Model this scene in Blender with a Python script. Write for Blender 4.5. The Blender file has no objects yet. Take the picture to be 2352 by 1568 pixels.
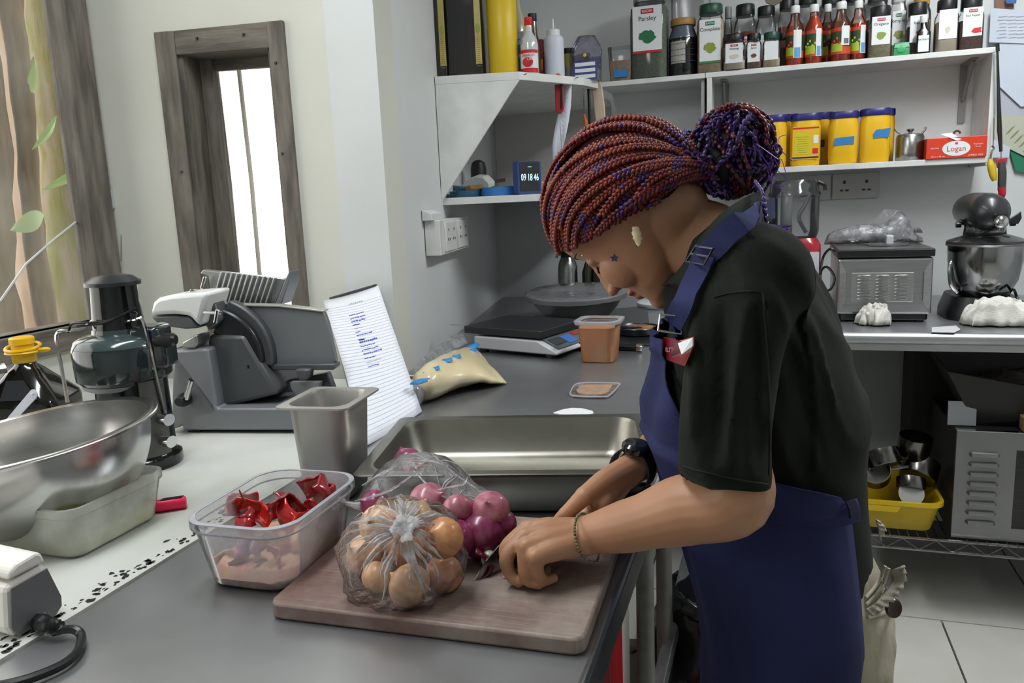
import bpy, bmesh, math, random
import numpy as np
from mathutils import Vector, Matrix, Quaternion, noise as mnoise
random.seed(7)
C = bpy.context.scene.collection
V = Vector
PI = math.pi
# ------------------------------------------------------------------ camera, world, lights, exposure
F_PX, CAM_Z = 1800.0, 1.32
_p, _r, _y = math.radians(10.2), math.radians(-2.5), math.radians(18.3)
_F = V((-math.sin(_y)*math.cos(_p), math.cos(_y)*math.cos(_p), -math.sin(_p)))
_R0 = V((math.cos(_y), math.sin(_y), 0)); _U0 = _R0.cross(_F)
_R = _R0*math.cos(_r) + _U0*math.sin(_r); _U = _U0*math.cos(_r) - _R0*math.sin(_r)
EYE = V((0, 0, CAM_Z))
cd = bpy.data.cameras.new('camera'); cam = bpy.data.objects.new('camera', cd); C.objects.link(cam)
cd.sensor_width = 36; cd.lens = 36*F_PX/2352; cd.clip_start = .02
m3 = Matrix((_R, _U, -_F)).transposed()
cam.matrix_world = Matrix.Translation(EYE) @ m3.to_4x4()
bpy.context.scene.camera = cam
def ray(x, y): return _F + _R*((x-1176)/F_PX) - _U*((y-784)/F_PX)
def zp(x, y, z): d = ray(x, y); return EYE + d*((z-CAM_Z)/d.z)      # point of the level z seen at a photo pixel
def yp(x, y, Y): d = ray(x, y); return EYE + d*(Y/d.y)               # point of the plane Y seen at a photo pixel
def xp(x, y, X): d = ray(x, y); return EYE + d*(X/d.x)
def plp(x, y, p0, n): d = ray(x, y); return EYE + d*((V(p0)-EYE).dot(V(n))/d.dot(V(n)))
def mpx(Y, x=1176): return (ray(x, 784)*(Y/ray(x, 784).y)).length/F_PX/ (ray(x,784).length)  # rough metres per pixel there

w = bpy.data.worlds.new('world'); bpy.context.scene.world = w; w.use_nodes = True
bg = w.node_tree.nodes['Background']; bg.inputs[0].default_value = (1.0, .98, .93, 1); bg.inputs[1].default_value = 3.2
def area(name, loc, rot, sx, sy, power, col):
    l = bpy.data.lights.new(name, 'AREA'); l.shape = 'RECTANGLE'; l.size = sx; l.size_y = sy; l.energy = power; l.color = col
    o = bpy.data.objects.new(name, l); C.objects.link(o); o.location = loc; o.rotation_euler = rot; return o
# two ceiling fluorescent fittings (out of frame) light the room
for loc, sx, sy, pw in (((.75, 2.0, 2.40), .22, 1.2, 25), ((-.75, .70, 2.40), .22, 1.2, 14)):
    area('ceiling_tube', loc, (0, 0, 0), sx, sy, pw, (.94, .975, 1.0))
    area('ceiling_tube', (loc[0], loc[1], loc[2]+.03), (PI, 0, 0), sx, sy, pw*.45, (.94, .975, 1.0))
vs = bpy.context.scene.view_settings
vs.view_transform = 'Standard'; vs.look = 'None'; vs.exposure = 0.0; vs.gamma = 1; vs.use_curve_mapping = False
cy = bpy.context.scene.cycles
cy.max_bounces = 10; cy.transparent_max_bounces = 24; cy.diffuse_bounces = 4; cy.caustics_reflective = False; cy.caustics_refractive = False
cy.sample_clamp_indirect = 6; cy.use_denoising = True

# ------------------------------------------------------------------ materials
def lin(h):
    if isinstance(h, str):
        h = h.lstrip('#'); c = [int(h[i:i+2], 16)/255 for i in (0, 2, 4)]
    else: c = h
    return tuple((v/12.92 if v <= .04045 else ((v+.055)/1.055)**2.4) for v in c) + (1,)
_mats = {}
def mat(name, col, rough=.5, metal=0, col2=None, scale=8, bump=0, bscale=None, stretch=None, spec=None, emit=0, trans=0, sss=0, coat=0, contrast=(.35, .65), alpha=1, detail=4, sheen=0):
    if name in _mats: return _mats[name]
    m = bpy.data.materials.new(name); m.use_nodes = True; nt = m.node_tree; b = nt.nodes['Principled BSDF']
    b.inputs['Base Color'].default_value = lin(col); b.inputs['Roughness'].default_value = rough; b.inputs['Metallic'].default_value = metal
    if spec is not None: b.inputs['Specular IOR Level'].default_value = spec
    if emit: b.inputs['Emission Color'].default_value = lin(col); b.inputs['Emission Strength'].default_value = emit
    if trans: b.inputs['Transmission Weight'].default_value = trans
    if coat: b.inputs['Coat Weight'].default_value = coat; b.inputs['Coat Roughness'].default_value = .08
    if sss: b.inputs['Subsurface Weight'].default_value = sss; b.inputs['Subsurface Radius'].default_value = (.012, .005, .003); b.inputs['Subsurface Scale'].default_value = 1.0
    if alpha < 1: b.inputs['Alpha'].default_value = alpha
    if sheen: b.inputs['Sheen Weight'].default_value = sheen
    if col2 or bump:
        tc = nt.nodes.new('ShaderNodeTexCoord'); mp = nt.nodes.new('ShaderNodeMapping'); nt.links.new(tc.outputs['Object'], mp.inputs[0])
        if stretch: mp.inputs['Scale'].default_value = stretch
        n = nt.nodes.new('ShaderNodeTexNoise'); n.inputs['Scale'].default_value = scale; n.inputs['Detail'].default_value = detail
        nt.links.new(mp.outputs[0], n.inputs['Vector'])
        if col2:
            r = nt.nodes.new('ShaderNodeValToRGB'); r.color_ramp.elements[0].position, r.color_ramp.elements[1].position = contrast
            r.color_ramp.elements[0].color = lin(col); r.color_ramp.elements[1].color = lin(col2)
            nt.links.new(n.outputs['Fac'], r.inputs[0]); nt.links.new(r.outputs[0], b.inputs['Base Color'])
        if bump:
            n2 = n
            if bscale:
                n2 = nt.nodes.new('ShaderNodeTexNoise'); n2.inputs['Scale'].default_value = bscale; n2.inputs['Detail'].default_value = 3; nt.links.new(mp.outputs[0], n2.inputs['Vector'])
            bp = nt.nodes.new('ShaderNodeBump'); bp.inputs['Strength'].default_value = bump; bp.inputs['Distance'].default_value = .004
            nt.links.new(n2.outputs['Fac'], bp.inputs['Height']); nt.links.new(bp.outputs[0], b.inputs['Normal'])
    _mats[name] = m; return m
def film(name, tint=(1, 1, 1), haze=.06, hcol='#e8eaf0', gloss=.3, rough=.12, bump=.6, bscale=25, hvar=True):
    """thin clear plastic or glass sheet: transparent, a little milky, glossy at grazing angles"""
    if name in _mats: return _mats[name]
    m = bpy.data.materials.new(name); m.use_nodes = True; nt = m.node_tree; nt.nodes.clear()
    out = nt.nodes.new('ShaderNodeOutputMaterial')
    tr = nt.nodes.new('ShaderNodeBsdfTransparent'); tr.inputs[0].default_value = (*tint, 1)
    di = nt.nodes.new('ShaderNodeBsdfDiffuse'); di.inputs[0].default_value = lin(hcol)
    tl = nt.nodes.new('ShaderNodeBsdfTranslucent'); tl.inputs[0].default_value = lin(hcol)
    gl = nt.nodes.new('ShaderNodeBsdfGlossy'); gl.inputs['Roughness'].default_value = rough
    a0 = nt.nodes.new('ShaderNodeMixShader'); a0.inputs[0].default_value = .45; nt.links.new(di.outputs[0], a0.inputs[1]); nt.links.new(tl.outputs[0], a0.inputs[2])
    a1 = nt.nodes.new('ShaderNodeMixShader'); a1.inputs[0].default_value = haze; nt.links.new(tr.outputs[0], a1.inputs[1]); nt.links.new(a0.outputs[0], a1.inputs[2])
    lw = nt.nodes.new('ShaderNodeLayerWeight'); lw.inputs[0].default_value = gloss
    a2 = nt.nodes.new('ShaderNodeMixShader'); nt.links.new(lw.outputs['Fresnel'], a2.inputs[0]); nt.links.new(a1.outputs[0], a2.inputs[1]); nt.links.new(gl.outputs[0], a2.inputs[2])
    nt.links.new(a2.outputs[0], out.inputs[0])
    if bump or hvar:
        tc = nt.nodes.new('ShaderNodeTexCoord'); n = nt.nodes.new('ShaderNodeTexNoise'); n.inputs['Scale'].default_value = bscale; n.inputs['Detail'].default_value = 5
        nt.links.new(tc.outputs['Object'], n.inputs['Vector'])
        if bump:
            bp = nt.nodes.new('ShaderNodeBump'); bp.inputs['Strength'].default_value = bump; bp.inputs['Distance'].default_value = .01
            nt.links.new(n.outputs['Fac'], bp.inputs['Height'])
            for s in (gl, lw): nt.links.new(bp.outputs[0], s.inputs['Normal'])
        if hvar:
            mr = nt.nodes.new('ShaderNodeMapRange'); mr.inputs['From Min'].default_value = .35; mr.inputs['From Max'].default_value = .75
            mr.inputs['To Min'].default_value = haze*.4; mr.inputs['To Max'].default_value = min(1, haze*2.2)
            nt.links.new(n.outputs['Fac'], mr.inputs[0]); nt.links.new(mr.outputs[0], a1.inputs[0])
    _mats[name] = m; return m

# ------------------------------------------------------------------ mesh helpers
def box(bm, c, s, rot=None):
    r = bmesh.ops.create_cube(bm, size=1); vs_ = r['verts']
    bmesh.ops.scale(bm, vec=s, verts=vs_)
    if rot is not None: bmesh.ops.rotate(bm, matrix=rot, verts=vs_)
    bmesh.ops.translate(bm, vec=c, verts=vs_); return vs_
def RZ(a): return Matrix.Rotation(a, 3, 'Z')
def RX(a): return Matrix.Rotation(a, 3, 'X')
def RY(a): return Matrix.Rotation(a, 3, 'Y')
def loft(bm, rings, cap0=True, cap1=True, closed=True):
    rv = [[bm.verts.new(p) for p in r] for r in rings]; n = len(rv[0])
    for a, b in zip(rv, rv[1:]):
        for i in range(n if closed else n-1):
            j = (i+1) % n
            bm.faces.new((a[i], a[j], b[j], b[i]))
    if cap0: bm.faces.new(rv[0][::-1])
    if cap1: bm.faces.new(rv[-1])
    return rv
def lathe(bm, prof, seg=24, c=(0, 0, 0), M=None, sx=1, sy=1):
    rings = []
    for r, z in prof:
        ring = [V((r*sx*math.cos(2*PI*i/seg), r*sy*math.sin(2*PI*i/seg), z)) for i in range(seg)]
        rings.append([((M @ p) if M else p) + V(c) for p in ring])
    return loft(bm, rings)
def frames(pts):
    pts = [V(p) for p in pts]; n = len(pts); T = []
    for i in range(n):
        t = pts[min(i+1, n-1)] - pts[max(i-1, 0)]; T.append(t.normalized() if t.length > 1e-9 else V((0, 0, 1)))
    u = T[0].orthogonal().normalized(); out = []
    for i in range(n):
        u = (u - T[i]*u.dot(T[i])); u = u.normalized() if u.length > 1e-6 else T[i].orthogonal().normalized()
        out.append((pts[i], T[i], u.copy(), T[i].cross(u)))
    return out
def tube(bm, pts, r, seg=8, caps=True):
    fr = frames(pts); rings = []
    for i, (p, t, u, v) in enumerate(fr):
        rr = r[i] if isinstance(r, (list, tuple)) else r
        rings.append([p + (u*math.cos(2*PI*k/seg) + v*math.sin(2*PI*k/seg))*rr for k in range(seg)])
    return loft(bm, rings, caps, caps)
def spl(pts, n=6):
    """Catmull-Rom through the points"""
    P = [V(p) for p in pts]; P = [P[0]*2-P[1]] + P + [P[-1]*2-P[-2]]; out = []
    for i in range(1, len(P)-2):
        for k in range(n):
            t = k/n; a, b, c, d = P[i-1], P[i], P[i+1], P[i+2]
            out.append(.5*((2*b) + (c-a)*t + (2*a-5*b+4*c-d)*t*t + (3*b-a-3*c+d)*t**3))
    out.append(P[-2]); return out
def rrect(w_, d_, r, n=5, z=0, c=(0, 0)):
    out = []
    for cx, cy_, a0 in ((w_/2-r, d_/2-r, 0), (-w_/2+r, d_/2-r, PI/2), (-w_/2+r, -d_/2+r, PI), (w_/2-r, -d_/2+r, 1.5*PI)):
        for k in range(n+1):
            a = a0 + PI/2*k/n; out.append(V((c[0]+cx+r*math.cos(a), c[1]+cy_+r*math.sin(a), z)))
    return out
def prism(bm, poly, z0, z1):
    return loft(bm, [[V((p[0], p[1], z0)) for p in poly], [V((p[0], p[1], z1)) for p in poly]])
def extr(bm, poly3, d):
    """closed polygon of 3d points thickened along d"""
    return loft(bm, [[V(p) for p in poly3], [V(p)+V(d) for p in poly3]])
def ball(bm, c, r, s=(1, 1, 1), u=14, v=9, M=None):
    q = bmesh.ops.create_uvsphere(bm, u_segments=u, v_segments=v, radius=r)['verts']
    bmesh.ops.scale(bm, vec=s, verts=q)
    if M is not None: bmesh.ops.rotate(bm, matrix=M, verts=q)
    bmesh.ops.translate(bm, vec=c, verts=q); return q
def NB(): return bmesh.new()
def obj(name, bm, m, parent=None, smooth=True, bev=0, seg=2, world=False, angle=40, mods=None):
    bmesh.ops.recalc_face_normals(bm, faces=bm.faces)
    me = bpy.data.meshes.new(name); bm.to_mesh(me); bm.free()
    o = bpy.data.objects.new(name, me); C.objects.link(o)
    for mm in (m if isinstance(m, (list, tuple)) else [m]): me.materials.append(mm)
    if parent:
        if world: me.transform((Matrix.LocRotScale(parent.location, parent.rotation_euler, None)).inverted() if not parent.parent else (Matrix.LocRotScale(parent.parent.location, parent.parent.rotation_euler, None)).inverted())
        o.parent = parent
    if bev:
        b = o.modifiers.new('b', 'BEVEL'); b.width = bev; b.segments = seg; b.limit_method = 'ANGLE'; b.angle_limit = math.radians(35)
    if smooth:
        me.shade_smooth()
        try: me.set_sharp_from_angle(angle=math.radians(angle))
        except Exception: pass
    return o
def tag(o, label, cat, group=None, kind=None):
    o['label'] = label; o['category'] = cat
    if group: o['group'] = group
    if kind: o['kind'] = kind
    return o
def thing(name, label, cat, loc, rz=0, group=None):
    o = bpy.data.objects.new(name, None); C.objects.link(o); o.location = loc; o.rotation_euler = (0, 0, rz); o.empty_display_size = .05
    return tag(o, label, cat, group)
def struct(name, bm, m, parent=None, smooth=False, bev=0):
    o = obj(name, bm, m, parent, smooth, bev)
    if not parent: o['kind'] = 'structure'
    return o
def text(name, s, size, m, parent, Mx, ext=.0002, sx=1):
    """flat print as thin mesh letters; Mx places it in the parent's space (text x right, y up)"""
    cu = bpy.data.curves.new(name, 'FONT'); cu.body = s; cu.size = size; cu.extrude = ext; cu.align_x = 'CENTER'; cu.align_y = 'CENTER'; cu.resolution_u = 2
    t = bpy.data.objects.new(name, cu); C.objects.link(t)
    me = bpy.data.meshes.new_from_object(t.evaluated_get(bpy.context.evaluated_depsgraph_get()))
    bpy.data.objects.remove(t); me.name = name
    me.transform(Matrix.Scale(sx, 4, (1, 0, 0))); me.transform(Mx); me.materials.clear(); me.materials.append(m)
    o = bpy.data.objects.new(name, me); C.objects.link(o); o.parent = parent; return o
def front(x, y, z, rz=0):
    """text frame: upright print on a face looking towards -Y"""
    return Matrix.Translation((x, y, z)) @ Matrix.Rotation(rz, 4, 'Z') @ Matrix.Rotation(PI/2, 4, 'X')
def jitter(bm, amp, sc, seed=0, axis=None):
    for v in bm.verts:
        d = mnoise.noise_vector((v.co + V((seed, seed*2.1, seed*.7)))*sc)*amp
        v.co += d if axis is None else V(axis)*d.x
def dup(root, loc, rz=None, label=None, group=None):
    r = root.copy(); C.objects.link(r); r.location = loc
    if rz is not None: r.rotation_euler = (0, 0, rz)
    if label: r['label'] = label
    if group: r['group'] = group
    for ch in list(root.children):
        c = ch.copy(); C.objects.link(c); c.parent = r
        for g in list(ch.children):
            d = g.copy(); C.objects.link(d); d.parent = c
    return r
# ------------------------------------------------------------------ room shell
YB = 3.289
m_wall = mat('wall_paint', '#d9dcdc', .55, col2='#d2d5d4', scale=3, bump=.06, bscale=40)
m_wallc = mat('wall_paint_cream', '#d8d8ce', .6, col2='#d0d0c5', scale=2.5, bump=.06, bscale=40)
m_white = mat('white_gloss_paint', '#dcdddb', .4, col2='#cfd0cd', scale=14, bump=.05, bscale=60)
m_ceil = mat('ceiling_paint', '#d8d8d4', .7)
m_grout = mat('grout', '#5a5852', .9)
m_tile = mat('floor_tile_glaze', '#d3d1ca', .28, col2='#c5c3bb', scale=5, bump=.03, bscale=60, contrast=(.3, .75))
m_wood = mat('weathered_grey_wood', '#57514a', .75, col2='#7b746a', scale=7, bump=.5, bscale=30, stretch=(6, 6, 1))
m_wood_h = mat('weathered_grey_wood_across', '#57514a', .75, col2='#7b746a', scale=7, bump=.5, bscale=30, stretch=(1, 1, 6))
m_dark = mat('black_plastic', '#141516', .35)
m_blackgloss = mat('black_gloss_plastic', '#0d1112', .12)
m_steel = mat('brushed_steel', '#a9a9a8', .27, 1, col2='#9a9a99', scale=12, stretch=(1, 14, 14), bump=.02, bscale=90)
m_steel_d = mat('worn_steel', '#8b8b88', .38, 1, col2='#9c9c99', scale=9, bump=.05, bscale=50)
m_chrome = mat('chrome', '#c9c9c9', .12, 1)

bm = NB(); box(bm, (0, 1.2, -.055), (4.4, 5.0, .09)); floor = struct('floor', bm, m_grout)
tw = .6; tile_me = None
for j in range(-1, 6):
    y0 = 2.487 - .6 + (j-3)*.6 + .6
    for i in range(-3, 4):
        x0 = (.52 if (j % 2) else .82) + (i-1)*.6
        if x0 > 2 or x0 < -1.9 or y0 < -1.2 or y0 > 3.2: continue
        if tile_me is None:
            bm = NB(); box(bm, (0, 0, -.005), (tw-.006, tw-.006, .012)); o = obj('tile', bm, m_tile, floor, False, .0015); tile_me = o.data
        else:
            o = bpy.data.objects.new('tile', tile_me); C.objects.link(o); o.parent = floor
        o.location = (x0+.3, y0+.3-.6, random.uniform(-.0006, .0006))
bm = NB(); box(bm, (0, 1.2, 2.6), (4.4, 5.0, .1)); struct('ceiling', bm, m_ceil)
bm = NB(); box(bm, (.4, YB+.06, 1.275), (3.6, .12, 2.55)); struct('wall_back', bm, m_wall)
# receding side wall
A0, A1 = V((-.879, 1.74, 0)), V((-1.14, YB, 0))
dr = (A1-A0).normalized(); nr = V((dr.y, -dr.x, 0))     # nr points into the room (+X)
ANG_R = math.atan2(dr.y, dr.x)
bm = NB(); extr(bm, [A0, A1+dr*.1, A1+dr*.1+V((0, 0, 2.55)), A0+V((0, 0, 2.55))], -nr*.12); struct('wall_side', bm, m_wall)
# wall with the tall narrow window
ang = math.radians(9); dw = V((math.cos(ang), math.sin(ang), 0)); nw = V((math.sin(ang), -math.cos(ang), 0))  # nw towards the room
B1 = A0.copy(); LW = .74
def wpt(u, z, d=0): return B1 - dw*u + V((0, 0, z)) + nw*d      # u metres from the outside corner
U0, U1, Z0, Z1 = .26, .50, 1.05, 1.705
bm = NB()
for u0, u1, z0, z1 in ((0, U0, 0, 2.55), (U1, LW, 0, 2.55), (U0, U1, 0, Z0), (U0, U1, Z1, 2.55)):
    extr(bm, [wpt(u0, z0), wpt(u1, z0), wpt(u1, z1), wpt(u0, z1)], -nw*.14)
struct('wall_end', bm, m_wallc)
# window 1: narrow, weathered frame
t = NB(); extr(t, [wpt(U1, Z0, .012), wpt(U1+.052, Z0, .012), wpt(U1+.052, Z1+.052, .012), wpt(U1, Z1+.052, .012)], -nw*.16)
win1 = bpy.data.objects.new('window_1', None); C.objects.link(win1); win1['kind'] = 'structure'
obj('frame_board', t, m_wood, win1, False, .002)
t = NB(); extr(t, [wpt(U0-.04, Z0, .012), wpt(U0, Z0, .012), wpt(U0, Z1+.055, .012), wpt(U0-.04, Z1+.055, .012)], -nw*.16); obj('frame_board', t, m_wood, win1, False, .002)
t = NB(); extr(t, [wpt(U0, Z1-.004, .01), wpt(U1, Z1-.004, .01), wpt(U1, Z1+.052, .01), wpt(U0, Z1+.055, .01)], -nw*.155); obj('frame_board', t, m_wood_h, win1, False, .002)
t = NB(); extr(t, [wpt(U0, Z0-.05, .01), wpt(U1, Z0-.05, .01), wpt(U1, Z0, .01), wpt(U0, Z0, .01)], -nw*.155); obj('frame_board', t, m_wood_h, win1, False, .002)
t = NB()
for u, z in ((U1-.06, Z1+.03), (U0+.06, Z1+.03), (U0-.015, Z1-.04), (U1+.02, Z1-.28), (U0-.01, Z1-.25)): box(t, wpt(u, z, .013), (.005, .005, .005))
obj('nail', t, m_dark, win1)
t = NB(); extr(t, [wpt(U0, Z0, -.09), wpt(U1, Z0, -.09), wpt(U1, Z1, -.09), wpt(U0, Z1, -.09)], -nw*.004)
obj('pane', t, film('window_glass', haze=.05, gloss=.12, rough=.03, bump=0, bscale=14), win1, False)
t = NB(); extr(t, [wpt(U0, Z1-.03, -.085), wpt(U1, Z1-.03, -.085), wpt(U1, Z1, -.085), wpt(U0, Z1, -.085)], -nw*.015); obj('pane_bead', t, m_wood_h, win1, False)
m_post = mat('bamboo_grey', '#5e584c', .7, col2='#7d7563', scale=6, stretch=(4, 4, 1), bump=.3)
for u0, u1, dd in ((U1-.012, U1, -.14), (U0, U0+.008, -.14)):
    t = NB(); extr(t, [wpt(u0, Z0, .0), wpt(u1, Z0, .0), wpt(u1, Z1, .0), wpt(u0, Z1, .0)], nw*dd); obj('jamb_board', t, m_wood, win1, False)
t = NB(); extr(t, [wpt(U1-.045, Z0, -.07), wpt(U1-.012, Z0, -.07), wpt(U1-.012, Z1, -.07), wpt(U1-.045, Z1, -.07)], -nw*.03); obj('sash_stile', t, m_wood, win1, False, .002)
for u, wd, mm in ((U1+.012, .017, m_post), (U1-.055, .012, mat('pale_post', '#d5d0c0', .7))):
    t = NB(); tube(t, [wpt(u, Z0-.1, -.19), wpt(u-.006, 1.4, -.19), wpt(u, Z1+.1, -.19)], wd/2, 8); obj('window_bar', t, mm, win1)
# wall with the big window
XL = -1.606; WY1 = 1.545; WZ0, WZ1 = 1.068, 2.2; WY0 = -.6
bm = NB()
for y0, y1, z0, z1 in ((WY1, 1.8, 0, 2.55), (WY0-.6, WY0, 0, 2.55), (WY0, WY1, 0, WZ0), (WY0, WY1, WZ1, 2.55)):
    box(bm, (XL-.018, (y0+y1)/2, (z0+z1)/2), (.036, y1-y0, z1-z0))
struct('wall_left', bm, m_wallc)
win2 = bpy.data.objects.new('window_2', None); C.objects.link(win2); win2['kind'] = 'structure'
for c, s, mm in (((XL-.012, WY1+.034, 1.6), (.058, .076, 1.3), m_wood), ((XL-.03, .47, WZ0-.028), (.1, 2.15, .056), m_wood_h), ((XL-.03, .47, WZ1+.03), (.09, 2.15, .06), m_wood_h)):
    t = NB(); box(t, c, s); obj('frame_board', t, mm, win2, False, .002)
t = NB(); box(t, (XL-.028, .47, 1.63), (.004, 2.15, 1.14)); obj('pane', t, film('dusty_glass', haze=.10, hcol='#c9c8bd', gloss=.12, rough=.05, bump=0, bscale=5), win2, False)
t = NB()
tube(t, [xp(0, 692, XL-.03), xp(60, 606, XL-.03), xp(130, 545, XL-.03), xp(215, 478, XL-.03), xp(232, 462, XL-.03)], .0028, 5); obj('crack', t, mat('crack_white', '#dfe3e3', .4), win2)
t = NB(); P = [xp(*q, XL+.012) for q in ((222, 450), (246, 432), (268, 440), (276, 466), (250, 486), (232, 470))]; extr(t, P, (.002, 0, 0)); obj('tape_patch', t, mat('silver_tape', '#a8adb0', .45), win2, False)
t = NB(); tube(t, [xp(277, 450, XL+.02), xp(278, 520, XL+.02), xp(278, 600, XL+.02)], .0007, 4); tube(t, [xp(212, 405, XL+.01), xp(235, 430, XL+.012), xp(252, 425, XL+.012)], .0008, 4); obj('thread', t, m_dark, win2)
# remaining walls, behind the camera and to its side
bm = NB(); box(bm, (2.0, 1.2, 1.275), (.12, 5.0, 2.55)); struct('wall_right', bm, m_wall)
bm = NB(); box(bm, (.2, -1.26, 1.275), (4.4, .12, 2.55)); struct('wall_rear', bm, m_wall)

# outside the big window: bamboo culms, a mossy trunk, leaves
m_tr1 = mat('mossy_trunk', '#9a8b78', .85, col2='#7d7a38', scale=22, bump=.9, bscale=60, stretch=(1, 1, .3), contrast=(.40, .60), detail=8)
m_tr2 = mat('brown_culm', '#6d5a48', .8, col2='#8a775f', scale=20, bump=.5, bscale=25, stretch=(3, 3, .5))
m_tr3 = mat('pinkish_culm', '#bfa692', .75, col2='#a98a70', scale=18, bump=.3, bscale=25, stretch=(1, 1, .3))
def trunk(name, label, pa, pb, X, r, m, nodes=()):
    a, b = xp(*pa, X), xp(*pb, X); d = (b-a); a2, b2 = a - d*.6, b + d*.9
    pts = spl([a2, a2.lerp(b2, .33)+V((.01, .012, 0)), a2.lerp(b2, .66)-V((.008, .01, 0)), b2], 10); n = len(pts)
    rr = [r*(1+.05*math.sin(i*1.7)+.06*math.sin(i*.6+1)) for i in range(n)]
    t = NB(); tube(t, pts, rr, 14); jitter(t, .006, 14, X)
    return tag(obj(name, t, m), label, 'bamboo', 'culms outside the big window')
trunk('tree_trunk', 'thick mossy yellow-green trunk close outside the big window', (115, 0), (190, 640), -1.95, .082, m_tr1)
trunk('bamboo_culm', 'slim brown culm crossing in front of the pinkish one outside the big window', (5, 0), (92, 560), -1.86, .026, m_tr2)
trunk('bamboo_culm', 'pale pinkish culm behind the slim brown one outside the big window', (30, 0), (110, 640), -2.12, .075, m_tr3)
trunk('bamboo_culm', 'dark brown culm at the cropped edge of the big window', (-75, 100), (10, 720), -1.9, .05, m_tr2)
trunk('bamboo_culm', 'brownish culm just beyond the mossy trunk outside the big window', (185, 200), (262, 690), -2.15, .06, mat('olive_culm', '#7a6a48', .8, col2='#5f5a34', scale=6, bump=.5, stretch=(2, 2, .5)))
m_leaf = mat('leaf_green', '#8fb556', .5, col2='#b9d59a', scale=5)
def leaf(pa, pb, X, wd, label):
    a, b = xp(*pa, X), xp(*pb, X); d = b-a; s = d.normalized().cross(V((1, 0, 0))).normalized(); t = NB()
    up = []; lo = []
    for k in range(9):
        f = k/8; ww = wd*math.sin(PI*min(1, f*1.02))**.8*.5; c = a + d*f + V((.015*math.sin(f*3), 0, -.01*f))
        up.append(t.verts.new(c + s*ww)); lo.append((t.verts.new(c+V((.004, 0, 0))), t.verts.new(c - s*ww)))
    for k in range(8):
        t.faces.new((up[k], up[k+1], lo[k+1][0], lo[k][0])); t.faces.new((lo[k][0], lo[k+1][0], lo[k+1][1], lo[k][1]))
    tag(obj('leaf', t, m_leaf), label, 'leaf', 'bamboo leaves outside the big window')
leaf((75, 130), (55, 230), -1.84, .03, 'bright green leaf hanging high between two culms outside the window')
leaf((128, 265), (70, 335), -1.82, .022, 'pale green leaf pointing down to the slim culm, middle one outside')
leaf((206, 378), (92, 428), -1.82, .026, 'long grey-green leaf lying over the mossy trunk outside the window')
leaf((100, 490), (20, 520), -1.82, .05, 'dark green leaf low behind the crack in the pane')
bm = NB(); box(bm, (-4.2, 1, .1), (4.5, 8, .1)); tag(obj('ground', bm, mat('soil', '#5d5a40', .9, col2='#4a5a2c', scale=3)), 'brown and green ground outside the windows', 'ground', kind='structure')
# ------------------------------------------------------------------ counters
CZ = .90; XT = -.150; XW = -.705
def steel_top_mat():
    m = mat('scuffed_counter_steel', '#b4b6b9', .36, .85, col2='#a5a7aa', scale=5, bump=.03, bscale=70)
    nt = m.node_tree; b = nt.nodes['Principled BSDF']; n = nt.nodes.new('ShaderNodeTexNoise'); n.inputs['Scale'].default_value = 6; n.inputs['Detail'].default_value = 8
    mr = nt.nodes.new('ShaderNodeMapRange'); mr.inputs['To Min'].default_value = .23; mr.inputs['To Max'].default_value = .44
    nt.links.new(n.outputs['Fac'], mr.inputs[0]); nt.links.new(mr.outputs[0], b.inputs['Roughness']); return m
m_ctr = steel_top_mat()
tb = thing('prep_table', 'long scuffed stainless steel prep table under the cutting board', 'table', (-.43, 1.3, 0))
bm = NB(); prism(bm, [(XW, -.2), (XT, -.2), (XT, YB-.01), (A1.x+.02, YB-.01), (A0.x+.012, A0.y+.01), (XW, A0.y)], CZ-.018, CZ)
obj('table_top', bm, m_ctr, tb, True, .004, world=True)
bm = NB(); box(bm, (XT-.004, 1.1, CZ-.038), (.006, 2.6, .042)); obj('folded_edge', bm, m_steel_d, tb, True, .002, world=True)
for k, (px, Y, r) in enumerate(((1482, 1.50, .0185), (1526, 1.72, .0185))):
    c = yp(px, 1400, Y); bm = NB()
    z = 0; prof = []
    for i in range(30):
        zz = i*.03; rr = r*(1+.10*math.exp(-((zz-.33)/.012)**2)+.10*math.exp(-((zz-.66)/.012)**2)); prof.append((rr, zz))
    lathe(bm, prof, 14, (c.x, c.y, 0)); obj('leg', bm, mat('galvanised_leg', '#75756f', .55, .35, col2='#5f5f5a', scale=14), tb, world=True)
c = yp(1590, 1250, 1.9); c2 = yp(1548, 1430, 1.75)
bm = NB(); tube(bm, [c+(c-c2)*.35, c, c2, c2+(c2-c)*1.2], .02, 4); obj('brace', bm, mat('galvanised_brace', '#85878a', .5, .5, col2='#6a6b6d', scale=20), tb, False, .002, world=True)
bm = NB(); box(bm, (-.62, .2, .45), (.035, .035, .88)); obj('leg', bm, m_steel_d, tb, world=True)

wc = thing('painted_counter', 'white painted counter with a chipped speckled edge below the windows', 'counter', (-1.15, .8, 0))
bm = NB(); prism(bm, [(XL+.004, -.5), (XW, -.5), (XW, 1.70), (XL+.004, 1.60)], CZ-.06, CZ+.004)
m_wcnt = mat('chalky_white_paint', '#cdd0ca', .55, col2='#c0c3ba', scale=6, bump=.1, bscale=45)
obj('counter_top', bm, m_wcnt, wc, True, .004, world=True)
bm = NB()
for i in range(170):
    y = random.uniform(.42, .92); x = XW-.004-abs(random.gauss(0, .011)); s = random.uniform(.0012, .0045)
    P = [V((x+s*random.uniform(.4, 1.4)*math.cos(a), y+s*random.uniform(.5, 1.7)*math.sin(a), CZ+.0043)) for a in (0, 1.2, 2.4, 3.6, 5)]
    bm.faces.new([bm.verts.new(p) for p in P])
o = obj('paint_chips', bm, mat('chip_black', '#1b1d1c', .8), wc, False, world=True); o['kind'] = 'stuff'
bm = NB(); pts = []
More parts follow.
